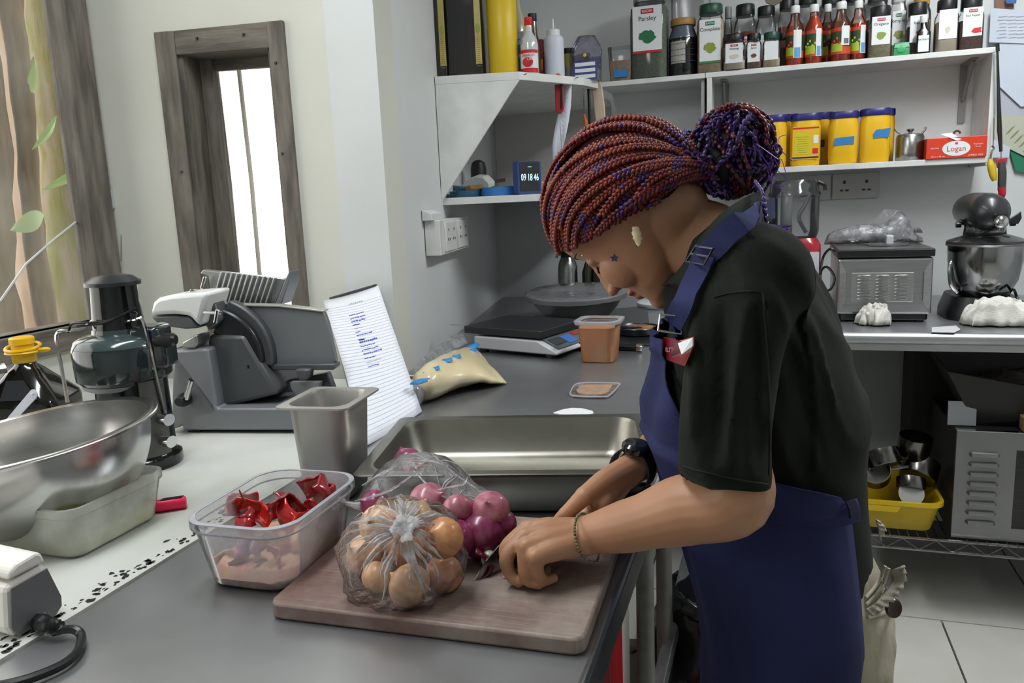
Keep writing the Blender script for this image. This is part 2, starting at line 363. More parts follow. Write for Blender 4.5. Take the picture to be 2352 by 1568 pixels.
for i in range(60):
    y = .2 + i*.025; pts.append((XW+.003+.0025*mnoise.noise((y*9, 0, 0)), y))
prism(bm, [(XW-.012, .2)] + pts + [(XW-.012, .2+59*.025)], CZ-.01, CZ+.0035); obj('sealant_edge', bm, m_wcnt, wc, True, world=True)
bm = NB(); box(bm, (-1.15, .6, .42), (.88, 2.0, .83)); obj('counter_base', bm, m_wallc, wc, False, world=True)

bc = thing('back_counter', 'stainless steel counter along the back wall, bright rolled front edge', 'counter', (.9, 2.8, 0))
BX0, BX1, BYF = XT+.02, 1.93, 2.437
bm = NB(); prof = [(YB-.01, CZ), (BYF+.012, CZ)]
for k in range(9): a = PI/2+PI*k/8; prof.append((BYF+.012+.018*math.cos(a), CZ-.018+.018*math.sin(a)))
prof += [(BYF+.014, CZ-.055), (BYF+.03, CZ-.055), (BYF+.03, CZ-.03), (YB-.01, CZ-.03)]
loft(bm, [[V((x, y, z)) for y, z in prof] for x in (BX0, BX1)]); obj('counter_top', bm, m_ctr, bc, True, world=True)
for x, y in ((-.06, 2.6), (1.86, 2.55), (-.06, 3.2), (1.86, 3.2)):
    bm = NB(); lathe(bm, [(.02, 0), (.02, CZ-.03)], 12, (x, y, 0)); obj('leg', bm, m_steel_d, bc, world=True)

# ------------------------------------------------------------------ things on the painted counter
# big mixing bowl on a translucent tub
BC = V((-.925, .775, 0)); m_mirror = mat('polished_steel', '#c9c8c6', .22, 1, col2='#bbbab8', scale=4, stretch=(1, 1, 12), bump=.012, bscale=140)
tubm = film('frosted_tub', (1, 1, .98), haze=.50, hcol='#f2f4ec', gloss=.08, rough=.2, bump=0, bscale=9)
t = thing('food_tub', 'translucent plastic tub with a little yellowish liquid, under the mixing bowl', 'tub', (-.908, .763, CZ+.005))
def rbox_shell(bm, w0, d0, w1, d1, h, r, th=.002, n=5, lip=.006):
    loft(bm, [rrect(w0-.01, d0-.01, r*.8, n, 0), rrect(w0, d0, r, n, .004), rrect(w1, d1, r*1.1, n, h-.012), rrect(w1+lip, d1+lip, r*1.15, n, h-.010), rrect(w1+lip, d1+lip, r*1.15, n, h),
              rrect(w1-th*2, d1-th*2, r*1.05, n, h), rrect(w0-th*2, d0-th*2, r*.9, n, th+.002)], True, True)
bm = NB(); rbox_shell(bm, .205, .145, .222, .165, .068, .022); obj('tub_wall', bm, tubm, t)
bm = NB(); loft(bm, [rrect(.198, .138, .02, 5, .004), rrect(.204, .145, .02, 5, .026)]); obj('liquid', bm, mat('yellow_brine', '#b5b273', .25), t)
b = thing('mixing_bowl', 'large polished steel mixing bowl resting in the translucent tub', 'bowl', (BC.x, BC.y, CZ+.016))
b.rotation_euler = (math.radians(4), math.radians(-5), 0)
prof = []
R = .142
for k in range(15):
    a = k/14*PI/2; prof.append((.055+(R-.055)*math.sin(a)**.9 if k else .05, .118*(1-math.cos(a))**.85))
bm = NB(); outer = [(0.001, 0)]+prof+[(R+.013, .120), (R+.0135, .123)]; inner = [(R+.011, .125), (R-.001, .124)]+[(r-.0018, z+.002) for r, z in prof[::-1]][1:]+[(.001, .003)]
lathe(bm, outer+inner, 64); obj('bowl_body', bm, m_mirror, b, angle=60)
# highlighter lying on the counter
p0, p1 = zp(322, 1168, CZ+.013), zp(428, 1152, CZ+.013); d = (p1-p0); p0 = p0 - d*.25; L = (p1-p0).length
t = thing('highlighter', 'bright pink highlighter pen lying beside the translucent tub', 'pen', (*p0.xy, CZ+.013), math.atan2(d.y, d.x))
m_pink = mat('pink_plastic', '#e8174f', .35)
Mx = Matrix.Rotation(PI/2, 3, 'Y')
bm = NB(); lathe(bm, [(.0085, .0), (.009, .002), (.009, L-.002), (.0075, L)], 12, M=Mx); obj('barrel', bm, m_pink, t)
bm = NB(); extr(bm, [(L*.55, -.004, .0088), (L*.93, -.004, .0088), (L*.97, .004, .0088), (L*.6, .004, .0088)], (0, 0, .0004)); obj('printed_panel', bm, mat('ink_black', '#2a0a14', .5), t, False)
# heat sealer / small appliance with a plug lead
q0, q1 = zp(34, 1466, CZ+.006), zp(143, 1408, CZ+.006); sd = (q1-q0).normalized(); sn = V((sd.y, -sd.x, 0))
def sp(x, y, off=0): return plp(x, y, q0+sn*off, sn)
sl = thing('sealing_machine', 'small white countertop machine with a grey end panel and black lead', 'appliance', (q0.x-.1, q0.y, CZ))
m_offw = mat('warm_white_plastic', '#e3dfd9', .3); m_panel = mat('grey_panel', '#6a6a6c', .35, col2='#737375', scale=3)
P = [(34, 1466), (18, 1443), (14, 1350), (102, 1292), (145, 1364), (146, 1392), (130, 1418), (112, 1428)]
bm = NB(); extr(bm, [sp(*q) for q in P], -sn*.26+sd*-.0); obj('body', bm, m_offw, sl, False, .006, world=True)
P = [(36, 1458), (24, 1440), (23, 1350), (106, 1303), (139, 1368), (140, 1390), (126, 1412), (38, 1462)]
bm = NB(); extr(bm, [sp(*q) for q in P], sn*.002); obj('end_panel', bm, m_panel, sl, False, .0008, world=True)
P = [(24, 1330), (-4, 1334), (-6, 1268), (70, 1268), (96, 1280), (106, 1290), (104, 1292)]
bm = NB(); extr(bm, [sp(*q) for q in [(20, 1334), (24, 1312), (38, 1296), (84, 1268), (96, 1270), (106, 1290)]], -sn*.26); obj('lid', bm, m_offw, sl, False, .005, world=True)
bm = NB(); extr(bm, [sp(*q) for q in [(71, 1421), (101, 1405), (103, 1428), (75, 1443)]], sn*.004); obj('socket_recess', bm, mat('white_surround', '#dcd9d4', .4), sl, False, .001, world=True)
c0 = sp(85, 1425, .006)
bm = NB(); pts = spl([c0, sp(105, 1432, .018), sp(128, 1440, .032), sp(142, 1448, .04)], 5)
tube(bm, pts, [.008, .0085, .009, .009, .0088, .008, .008, .0075, .0085, .0065, .0085, .0062, .0085, .006, .005, .005][:len(pts)], 8); obj('plug', bm, m_dark, sl, world=True)
bm = NB(); pz = CZ+.0065
tube(bm, spl([sp(138, 1446, .038), zp(170, 1445, pz+.004), zp(187, 1460, pz), zp(180, 1492, pz), zp(150, 1522, pz), zp(95, 1548, pz), zp(30, 1568, pz), zp(-80, 1588, pz)], 7), .0045, 8); obj('power_lead', bm, m_dark, sl, world=True)

# oil jug
jc = zp(48, 1020, CZ); jc = V((-1.375, 1.13, CZ+.004))
t = thing('oil_jug', 'dark soy sauce jug with yellow flip cap behind the mixing bowl', 'jug', jc, math.radians(20)); t.scale = (1, 1, .80)
m_soy = mat('dark_sauce', '#0b0906', .08, coat=.6)
bm = NB(); w_ = .15
loft(bm, [rrect(w_, w_*.9, .025, 4, 0), rrect(w_, w_*.9, .025, 4, .085), rrect(w_*.97, w_*.88, .026, 4, .10), rrect(w_*.42, w_*.4, .026, 4, .165), rrect(w_*.26, w_*.26, .019, 4, .178), rrect(w_*.25, w_*.25, .0185, 4, .186)]); obj('jug_body', bm, m_soy, t)
bm = NB(); lathe(bm, [(.02, .184), (.021, .186), (.021, .206), (.024, .207), (.024, .212), (.02, .213), (.0195, .228), (.022, .229), (.022, .243), (.019, .246), (.0, .246)], 20); obj('cap', bm, mat('yellow_cap', '#e9b70c', .35), t)
bm = NB()
for s in (0, 1): tube(bm, spl([(.0+.03*math.cos(a), .03*math.sin(a)*(.9), .209+s*.012+(.006 if s else 0)*math.sin(a)) for a in np.linspace(0, 2*PI, 13)], 3), .0035, 6)
tube(bm, spl([(.028, 0, .211), (.045, -.004, .213), (.055, -.006, .214)], 3), [.006]*5+[.004, .002], 6); obj('tear_ring', bm, mat('yellow_cap', '#e9b70c', .35), t)
bm = NB(); tube(bm, spl([(-.02, -.03, .178), (-.045, -.05, .172), (-.06, -.058, .13), (-.06, -.06, .09)], 5), [.012]*16, 8); obj('handle', bm, mat('glassy_brown', '#5b4a3c', .1, coat=1), t)
bm = NB(); extr(bm, [(.02, -.0475, .15), (.05, -.064, .106), (-.02, -.064, .106), (-.012, -.0475, .15)], (0, -.0015, .0005)); obj('label_panel', bm, mat('jug_label', '#23282b', .3), t, False)
# measuring spoon handle sticking up behind the bowl
p0, p1 = yp(45, 940, .97), yp(76, 905, .97); d = (p1-p0).normalized(); s = d.cross(V((0, 1, 0))).normalized()
bm = NB(); P = []
for k in range(9): a = -PI/2+PI*k/8; P.append(p1 + d*.008*math.cos(a) + s*.008*math.sin(a))
P += [p0+s*.006-d*.06, p0-s*.006-d*.06]
extr(bm, P, (0, .0025, 0)); box(bm, p1, (.004, .006, .004))
tp = thing('measuring_spoon', 'white plastic measuring spoon handle poking up behind the mixing bowl', 'spoon', (p0.x, p0.y, p0.z-.06))
obj('handle', bm, mat('white_plastic', '#d9dcea', .35), tp, False, .0006, world=True)
bm = NB(); ball(bm, p0-d*.075, .018, (1, 1, .6)); obj('spoon_bowl', bm, mat('white_plastic', '#d9dcea', .35), tp, world=True)

# juicer
jb = V((-1.012, 1.02, CZ+.004)); t = thing('juicer', 'black upright centrifugal juicer with a tall feed chute and wire clamp arms', 'juicer', jb, math.radians(18))
m_jb = m_blackgloss; m_smoke = mat('smoky_plastic', '#1f2a2b', .1, coat=.5)
bm = NB(); lathe(bm, [(.064, 0), (.066, .004), (.066, .02), (.060, .024), (.058, .03), (.056, .18), (.058, .19)], 32); obj('motor_body', bm, m_jb, t)
bm = NB()
rings = []
for z in (.028, .175):
    ring = []
    for k in range(9): a = -.95+.75*k/8; ring.append(V((.0605*math.cos(a), .0605*math.sin(a), z)))
    for k in range(9): a = -.2-.75*k/8; ring.append(V((.057*math.cos(a), .057*math.sin(a), z)))
    rings.append(ring)
loft(bm, rings); obj('front_panel', bm, mat('dark_satin_metal', '#5d5d5a', .4, .6), t)
for z in (.055, .098):
    bm = NB(); lathe(bm, [(.010, 0), (.010, .012), (.0115, .012), (.0115, .022), (.0, .022)], 14, (.052, -.026, z), M=Matrix.Rotation(PI/2, 3, 'Y') if 0 else (Matrix.Rotation(-.45, 3, 'Z') @ Matrix.Rotation(PI/2, 3, 'Y'))); obj('knob', bm, m_chrome, t)
t.scale = (1, 1, .87); cx, cy_ = -.011, .005
bm = NB(); lathe(bm, [(.03, .148), (.062, .165), (.068, .172), (.074, .178), (.076, .235), (.074, .240)], 40, (cx, cy_, 0), sx=1.0); obj('juice_bowl', bm, m_smoke, t)
bm = NB(); lathe(bm, [(.028, .142), (.064, .163), (.066, .171), (.03, .15)], 40, (cx, cy_, -.002)); obj('bowl_underside', bm, mat('pale_grey_plastic', '#8f9498', .3), t)
bm = NB(); lathe(bm, [(.074, .2405), (.070, .252), (.060, .258), (.042, .264), (.041, .272)], 40, (cx, cy_, 0)); obj('cover', bm, mat('smoky_cover', '#3d4a4c', .12, coat=.4), t)
bm = NB(); lathe(bm, [(.040, .262), (.0385, .30), (.036, .345), (.036, .352)], 32, (cx, cy_, 0)); obj('feed_chute', bm, m_jb, t)
bm = NB(); lathe(bm, [(.036, .352), (.0435, .353), (.0435, .360), (.040, .3615), (.030, .370), (.012, .3745), (.0, .375)], 32, (cx, cy_, 0)); obj('pusher_lid', bm, mat('matt_black_plastic', '#25282b', .3), t)
def arm(s):
    bm = NB(); P = [(.06, -.02, .10), (.056, -.03, .19), (.050, -.034, .285), (.034, -.03, .290), (.010, -.02, .284)] if s > 0 else [(-.091, -.035, .14), (-.094, -.032, .2), (-.096, -.03, .268), (-.074, -.03, .275), (-.056, -.02, .278), (-.041, -.01, .292)]
    tube(bm, spl(P, 5), .003, 6); obj('clamp_arm', bm, m_chrome, t)
arm(1); arm(-1)
bm = NB(); tube(bm, spl([(-.076, -.03, .272), (-.066, -.035, .288), (-.046, -.04, .290), (-.006, -.040, .292), (.022, -.028, .304), (.032, -.02, .302), (.036, -.03, .296), (.04, -.034, .288)], 5), .0022, 6); tube(bm, spl([(-.056, -.038, .283), (-.006, -.042, .290), (.028, -.024, .308), (.033, -.02, .312)], 5), .0022, 6); obj('power_lead', bm, m_dark, t)
bm = NB(); box(bm, (.042, -.0, .25), (.05, .06, .05)); box(bm, (.05, -.005, .22), (.055, .05, .05)); obj('pulp_spout', bm, m_smoke, t, True, .008)
bm = NB(); lathe(bm, [(.012, 0), (.013, .004), (.013, .03), (.009, .034)], 12, (.058, -.02, .248), M=Matrix.Rotation(PI/2, 3, 'Y')); obj('latch_knob', bm, m_dark, t)

# meat slicer
SO = zp(420, 1000, CZ); SO.z = CZ+.004
sl = thing('meat_slicer', 'grey meat slicer with a large round blade below the narrow window', 'slicer', SO)
m_sl = mat('slicer_grey', '#83868a', .38, .2, col2='#7c7f82', scale=3); m_sl2 = mat('slicer_dark', '#5a5d5f', .42, .3); m_alu = mat('aluminium', '#a6a8a6', .35, .9)
sN = V((-dw.y, dw.x, 0))       # into the wall
def pf(x, y, d=0): return plp(x, y, SO+sN*d, sN)
def slp(P, d0, d1, name, m, bev=.003, par=sl): bm = NB(); extr(bm, [pf(*q, d0) for q in P], sN*(d1-d0)); return obj(name, bm, m, par, True, bev, world=True)
slp([(424, 988), (792, 988), (792, 938), (500, 938), (395, 800), (420, 988)], .0, .17, 'base', m_sl, .006)
slp([(392, 988), (500, 950), (475, 800), (396, 803)], .0, .20, 'base_tower', m_sl, .006)
slp([(475, 800), (500, 940), (640, 905), (600, 840), (560, 770), (478, 768)], .03, .2, 'inner_wall', m_sl2, .008)
slp([(430, 1000), (460, 1000), (460, 985), (430, 985)], .01, .04, 'foot', m_dark)
slp([(755, 1002), (785, 1002), (785, 985), (755, 985)], .01, .04, 'foot', m_dark)
slp([(424, 1000), (788, 1000), (788, 986), (424, 986)], .06, .18, 'gap_shade', m_dark)  # black block put in for the shade in the gap between the feet
P = [(500, 700), (545, 702), (640, 704), (742, 716), (752, 740), (772, 830), (764, 838), (620, 838), (612, 828), (570, 830)]
slp(P, .07, .085, 'gauge_plate', m_sl, .003)
slp([(502, 697), (545, 699), (640, 701), (744, 713), (742, 717), (640, 705), (545, 703), (502, 701)], .065, .09, 'plate_edge', mat('pale_edge', '#b5b6ad', .35, .4), .001)
slp([(618, 838), (768, 836), (770, 846), (764, 850), (626, 850)], .055, .085, 'plate_lip', m_sl2, .002)
# blade cover ring: an arc
def arcpoly(c, r0, r1, a0, a1, n=18):
    return [(c[0]+r1*math.cos(a), c[1]-r1*math.sin(a)) for a in np.linspace(a0, a1, n)] + [(c[0]+r0*math.cos(a), c[1]-r0*math.sin(a)) for a in np.linspace(a1, a0, n)]
slp(arcpoly((476, 832), 98, 150, -.06, 1.25), .05, .075, 'blade_guard', m_sl2, .004)
slp(arcpoly((468, 838), 74, 134, .02, 1.32), .035, .06, 'blade_ring', mat('dark_blade_ring', '#3a3d3f', .3, .6), .006)
slp([(530, 830), (560, 790), (612, 880), (592, 905), (552, 870)], .04, .06, 'blade_cover', m_sl2, .004)
slp([(566, 838), (572, 838), (574, 846), (568, 848)], .03, .04, 'screw', m_chrome, .0005)
slp(arcpoly((597, 870), 0.5, 17, 0, 6.28, 16), .06, .1, 'drive_boss', m_dark, .002)
# index foot under the gauge plate
slp([(676, 848), (710, 848), (706, 872), (690, 876), (682, 868)], .04, .07, 'plate_stem', m_sl2, .004)
slp([(640, 900), (660, 872), (752, 856), (768, 900)], .08, .1, 'rear_plate', m_sl2, .003)
slp(arcpoly((700, 878), .5, 34, PI, 2*PI+.001, 16), .05, .065, 'index_dial', mat('dial_grey', '#85888a', .4, .4), .002)
# ribbed carriage
P = [(458, 624), (466, 619), (660, 640), (664, 632), (664, 656), (638, 698), (486, 696), (476, 648), (468, 640)]
slp([(459, 628), (466, 619), (655, 640), (632, 700), (488, 698), (478, 634)], .12, .135, 'carriage_plate', m_alu, .002)
slp([(655, 640), (664, 622), (663, 650), (646, 700), (632, 700)], .10, .15, 'carriage_end', m_sl, .002)
for k in range(11):
    x = 506+k*12.2; slp([(x, 624+k*1.35), (x+3.2, 624.4+k*1.35), (x-17, 697), (x-20.2, 697)], .112, .12, 'rib', mat('bright_aluminium', '#d7d9d8', .3, .8), .0006)
slp([(466, 634), (474, 636), (466, 668), (458, 664)], .10, .112, 'carriage_handle', m_chrome, .002)
# sharpener cover, white
bm = NB(); A = [pf(*q, -.015) for q in ((345, 722), (352, 690), (372, 678), (438, 674), (478, 672), (470, 690), (458, 728), (430, 724))]
extr(bm, [pf(*q, -.012) for q in ((342, 724), (350, 694), (362, 684), (392, 677), (478, 671), (472, 690), (456, 752), (434, 726), (400, 722))], sN*.09)
obj('sharpener_cover', bm, mat('white_enamel', '#e9eae8', .25), sl, True, .008, world=True)
slp([(344, 726), (400, 724), (434, 728), (455, 754), (425, 756), (365, 748)], -.005, .06, 'cover_underside', m_sl2, .004)
slp([(434, 674), (446, 674), (445, 664), (436, 664)], .02, .03, 'cover_screw', m_chrome, .001)
bm = NB(); tube(bm, [pf(466, 717, -.005), pf(510, 719, -.008)], .0035, 8); tube(bm, [pf(500, 712, -.012), pf(495, 740, -.010)], .004, 8); obj('sharpener_rod', bm, m_chrome, sl, world=True)
slp([(418, 786), (450, 768), (454, 790), (446, 800), (418, 798)], .0, .05, 'clamp_block', m_alu, .003)
slp([(468, 690), (492, 696), (506, 735), (480, 760), (462, 736)], .02, .06, 'hinge_arm', m_sl2, .004)
bm = NB(); a_, b_ = pf(428, 914, -.02), pf(440, 872, -.032); tube(bm, [a_, b_], [.006, .0055], 10); obj('lever', bm, m_chrome, sl, world=True)
bm = NB(); lathe(bm, [(.010, 0), (.013, .003), (.013, .018), (.008, .03)], 12, pf(430, 914, .0), M=(nw.to_track_quat('Z', 'Y').to_matrix())); obj('lever_hub', bm, m_dark, sl, world=True)

# tall steel pan (sixth size)
def mount(px, py, z=CZ): p = zp(px, py, z); return p
a_ = zp(626, 938, 1.045); b_ = zp(795, 941, 1.045); c_ = zp(864, 890, 1.045)
wx = (b_-a_).length; ex = (b_-a_).normalized(); wy = abs((c_-b_).dot(V((-ex.y, ex.x, 0))))
ctr = a_ + ex*wx/2 + V((-ex.y, ex.x, 0))*wy/2
t = thing('deep_steel_pan', 'deep narrow steel food pan standing before the meat slicer', 'pan', (ctr.x, ctr.y, CZ+.004), math.atan2(ex.y, ex.x))
bm = NB(); h = 1.045-CZ-.004; ww, dd = wx-.022, max(.09, wy-.022)
loft(bm, [rrect(ww*.80, dd*.80, .018, 5, 0), rrect(ww*.84, dd*.84, .02, 5, .004), rrect(ww, dd, .022, 5, h-.003), rrect(ww+.022, dd+.022, .012, 5, h-.002), rrect(ww+.022, dd+.022, .012, 5, h+.0008),
          rrect(ww, dd, .022, 5, h+.0008), rrect(ww-.003, dd-.003, .021, 5, h-.004), rrect(ww*.82, dd*.82, .019, 5, .006)]); obj('pan_body', bm, mat('satin_steel', '#bdbbb7', .42, .9, col2='#b0aeaa', scale=6, bump=.03, bscale=70), t, angle=50)

# legal pad leaning in the corner
n0, n1 = zp(845, 1020, CZ+.004), zp(968, 945, CZ+.004)
tl, tr_ = plp(742, 690, A0+V((-.03, -.03, 0)), nw), plp(868, 655, A0+V((-.03, -.03, 0)), nw)
npd = thing('writing_pad', 'lined white writing pad with a blue handwritten list, leaning in the corner', 'notepad', (n0.x, n0.y, CZ+.004))
bl, br = zp(838, 1024, CZ+.005), zp(969, 944, CZ+.005)
nd = (tl+tr_)/2 - (bl+br)/2; nx = ((br-bl)+(tr_-tl)); nnorm = nx.cross(nd).normalized()
if nnorm.y > 0: nnorm = -nnorm
m_paper = mat('ruled_paper', '#e6e8f0', .65)
def padp(u, v): # u across 0..1, v up 0..1, with a slight curl
    p = bl.lerp(br, u).lerp(tl.lerp(tr_, u), v); return p + nnorm*(.012*math.sin(PI*v)*(1-u)*1.2 - .004*math.sin(PI*u))
def padstrip(bm, u0, u1, v0, v1, off, nu=6, nv=10):
    G = [[bm.verts.new(padp(u0+(u1-u0)*i/nu, v0+(v1-v0)*j/nv)+nnorm*off) for i in range(nu+1)] for j in range(nv+1)]
    for j in range(nv):
        for i in range(nu): bm.faces.new((G[j][i], G[j][i+1], G[j+1][i+1], G[j+1][i]))
bm = NB(); padstrip(bm, 0, 1, 0, 1, 0, 10, 16); o = obj('sheet', bm, m_paper, npd, world=True)
o.modifiers.new('s', 'SOLIDIFY').thickness = .006; o.modifiers['s'].offset = 1 if 0 else -1
m_rule = mat('rule_grey', '#b3b8c6', .7); m_blue = mat('blue_ink', '#4a55b8', .6); m_pen = mat('pencil_grey', '#a8aab2', .7)
bm = NB()
for k in range(38): padstrip(bm, .01, .99, .03+k*.0235, .0315+k*.0235, .0006, 8, 1)
o = obj('ruled_lines', bm, m_rule, npd, world=True)
bm = NB(); bm2 = NB(); random.seed(3)
for k, (u0, u1, th_) in enumerate([(.35, .62, 1), (.35, .62, 1), (.35, .6, 1.3), (.35, .48, 1), (.36, .52, .5), (.36, .45, .6), (.36, .64, 1), (.36, .5, .5), (.37, .68, 1.9), (.36, .62, .8), (.36, .66, .8), (.37, .7, 1.1), (.37, .56, .9), (.37, .64, .5), (.38, .58, .7)]):
    v = .80-k*.0295
    tgt = bm if th_ > .55 else bm2
    u = u0
    while u < u1:
        l = random.uniform(.02, .045); dv = random.uniform(-.002, .003)
        padstrip(tgt, u, min(u+l, u1), v+dv+(u-u0)*.02, v+dv+.0065*th_+(u-u0)*.02, .0009, 1, 1); u += l+random.uniform(.0, .012)
for k in range(7): padstrip(bm2, .42+k*.035, .44+k*.035, .9+.002*(k % 3), .912+.003*(k % 2), .0009, 1, 1)
obj('handwritten_list', bm, m_blue, npd, world=True)['kind'] = 'stuff'; obj('faint_notes', bm2, m_pen, npd, world=True)['kind'] = 'stuff'
bm = NB(); padstrip(bm, .37, .47, .585, .592, .001, 1, 1); obj('crossed_line', bm, m_dark, npd, world=True)
bm = NB(); tube(bm, [padp(.13, 1.005), padp(.98, 1.005)], .0035, 6); obj('binding_strip', bm, mat('binding_grey', '#3c3d3e', .5), npd, world=True)
# ------------------------------------------------------------------ cutting board, pan and vegetables on the prep table
BT = CZ+.0185
bd = thing('cutting_board', 'worn brown plastic cutting board with pale scratches', 'cutting board', (-.328, .775, CZ+.0005), math.radians(1.6))
def board_mat():
    m = bpy.data.materials.new('scratched_board'); m.use_nodes = True; nt = m.node_tree; b = nt.nodes['Principled BSDF']; b.inputs['Roughness'].default_value = .5
    tc = nt.nodes.new('ShaderNodeTexCoord')
    n = nt.nodes.new('ShaderNodeTexNoise'); n.inputs['Scale'].default_value = 9; n.inputs['Detail'].default_value = 7; n.inputs['Roughness'].default_value = .65; nt.links.new(tc.outputs['Object'], n.inputs['Vector'])
    r = nt.nodes.new('ShaderNodeValToRGB'); e = r.color_ramp.elements; e[0].position = .36; e[0].color = lin('#72564f'); e[1].position = .66; e[1].color = lin('#a2958c')
    k = e.new(.5); k.color = lin('#85706a'); nt.links.new(n.outputs['Fac'], r.inputs[0])
    prev = r.outputs[0]
    for rot, sc, st in ((.5, 60, 40), (-.7, 55, 50), (1.35, 70, 45)):
        mp = nt.nodes.new('ShaderNodeMapping'); mp.inputs['Rotation'].default_value = (0, 0, rot); mp.inputs['Scale'].default_value = (sc*.03, sc*1.6, 1); nt.links.new(tc.outputs['Object'], mp.inputs[0])
        s = nt.nodes.new('ShaderNodeTexNoise'); s.inputs['Scale'].default_value = 3; s.inputs['Detail'].default_value = 2; nt.links.new(mp.outputs[0], s.inputs['Vector'])
        q = nt.nodes.new('ShaderNodeMapRange'); q.inputs['From Min'].default_value = .62; q.inputs['From Max'].default_value = .70; q.inputs['To Max'].default_value = .22; nt.links.new(s.outputs['Fac'], q.inputs[0])
        mx = nt.nodes.new('ShaderNodeMixRGB'); mx.inputs[2].default_value = lin('#bdb3ab'); nt.links.new(q.outputs[0], mx.inputs[0]); nt.links.new(prev, mx.inputs[1]); prev = mx.outputs[0]
    nt.links.new(prev, b.inputs['Base Color'])
    bp = nt.nodes.new('ShaderNodeBump'); bp.inputs['Strength'].default_value = .25; bp.inputs['Distance'].default_value = .001; nt.links.new(n.outputs['Fac'], bp.inputs['Height']); nt.links.new(bp.outputs[0], b.inputs['Normal'])
    return m
bm = NB(); prism(bm, rrect(.336, .268, .014, 5), 0, .018); obj('board', bm, [board_mat()], bd, True, .003)
# roasting pan behind it
pa, pb_, pc = zp(920, 957, .966), zp(1480, 948, .966), zp(800, 1092, .966)
ex = (pb_-pa).normalized(); ey = V((-ex.y, ex.x, 0)); pw = (pb_-pa).length; pd = abs((pc-pa).dot(ey))
pcn = pa + ex*pw/2 - ey*pd/2
t = thing('roasting_pan', 'wide shallow steel roasting pan behind the cutting board', 'pan', (pcn.x, pcn.y, CZ+.001), math.atan2(ex.y, ex.x))
bm = NB(); h = .064; a, b = pw-.034, pd-.034
loft(bm, [rrect(a-.03, b-.03, .03, 6, 0), rrect(a-.018, b-.018, .035, 6, .004), rrect(a, b, .038, 6, h-.003), rrect(a+.03, b+.03, .012, 6, h-.002), rrect(a+.034, b+.034, .013, 6, h), rrect(a+.03, b+.03, .012, 6, h+.001),
          rrect(a-.001, b-.001, .037, 6, h+.0005), rrect(a-.006, b-.006, .036, 6, h-.006), rrect(a-.024, b-.024, .034, 6, .012), rrect(a-.045, b-.045, .03, 6, .0035)])
obj('pan_body', bm, mat('stained_pan_steel', '#9d9b93', .34, 1, col2='#8a887f', scale=7, bump=.05, bscale=30), t, angle=50)
bm = NB()
pts = [V((-a/2*.9 + a*.9*i/40, -b/2-.0165, h-.0022+.0006*mnoise.noise((i*.7, 0, 0)))) for i in range(41)]
tube(bm, pts, .0012, 5); o = obj('dark_rim_line', bm, mat('rim_black', '#1d1a16', .8), t)  # thin dark line along the lower edge of the front rim

# onions
m_yon = mat('yellow_onion', '#d79d6c', .3, col2='#e6bd92', scale=10, stretch=(14, 14, 1.2), bump=.05, coat=.06)
m_yon2 = mat('brown_onion', '#b9754a', .3, col2='#cf9768', scale=10, stretch=(14, 14, 1.2), bump=.05, coat=.06)
m_ron = mat('red_onion', '#7d2347', .28, col2='#93406a', scale=8, stretch=(14, 14, 1.2), bump=.05, coat=.3)
m_ron2 = mat('pink_onion', '#a5566a', .32, col2='#bb7c88', scale=8, stretch=(14, 14, 1.2), bump=.05, coat=.3)
m_root = mat('onion_root', '#8a6f4a', .8)
def onion_mesh(nm, m):
    bm = NB(); prof = []
    for k in range(15):
        a_ = PI*k/14; r = math.sin(a_)**.92; z = -math.cos(a_)*.88
        if k > 11: r *= (.72, .5, .0)[k-12] if k < 15 else 0; z = (.86, 1.0, 1.16)[k-12]
        prof.append((max(r, .02), z))
    lathe(bm, prof, 22); jitter(bm, .03, 1.7, hash(nm) % 9 if 0 else len(nm)); return bm
def onion(label, px, py, rpx, m, base=BT, tilt=(0, 0), z=None, group=None, nm='yellow_onion'):
    d = ray(px, py)
    tt = (CAM_Z-base)/(rpx/F_PX*.93-d.z) if z is None else (z-CAM_Z)/d.z
    c = EYE+d*tt; r = rpx/F_PX*tt
    bm = onion_mesh(nm, m); bmesh.ops.scale(bm, vec=(r, r, r), verts=bm.verts)
    th = thing(nm, label, 'onion', c, random.uniform(0, 6), group); th.rotation_euler = (tilt[0], tilt[1], random.uniform(0, 6))
    obj('bulb', bm, m, th)
    bm = NB(); tube(bm, [(0, 0, -r*.86), (0, 0, -r*.93)], [r*.16, r*.2], 9); obj('root_end', bm, m_root, th); return c, r
G1, G2 = 'yellow onions in the tied bag', 'red onions in the clear bag'
c1, r1 = onion('big pale yellow onion in front of the tied bag, closest to the board edge', 940, 1344, 50, m_yon, tilt=(1.2, .3), group=G1)
onion('yellow onion low at the bag side, behind the big pale one, facing the knife', 1020, 1318, 44, m_yon2, tilt=(1.6, .6), group=G1)
onion('copper brown onion beside the white knot of the tied bag', 1018, 1235, 48, m_yon2, z=.985, tilt=(.9, -.4), group=G1)
onion('yellow onion under the plastic folds at the outer edge of the tied bag', 838, 1272, 46, m_yon, tilt=(.3, .9), group=G1)
onion('pale onion half buried between the knot and the big front onion', 868, 1325, 38, m_yon, tilt=(-.6, .9), group=G1)
onion('yellow onion at the top of the tied bag, behind the knot', 870, 1205, 46, m_yon, z=.985, tilt=(.5, .9), group=G1)
onion('tan onion topmost in the tied bag next to the red onions', 955, 1190, 44, m_yon, z=.992, tilt=(-.5, .5), group=G1)
onion('yellow onion in the middle of the tied bag under the knot', 935, 1262, 50, m_yon2, tilt=(.2, .2), group=G1)
onion('large dark red onion in the clear bag, closest to the fingers', 1108, 1228, 60, m_ron, tilt=(1.0, -.5), group=G2, nm='red_onion')
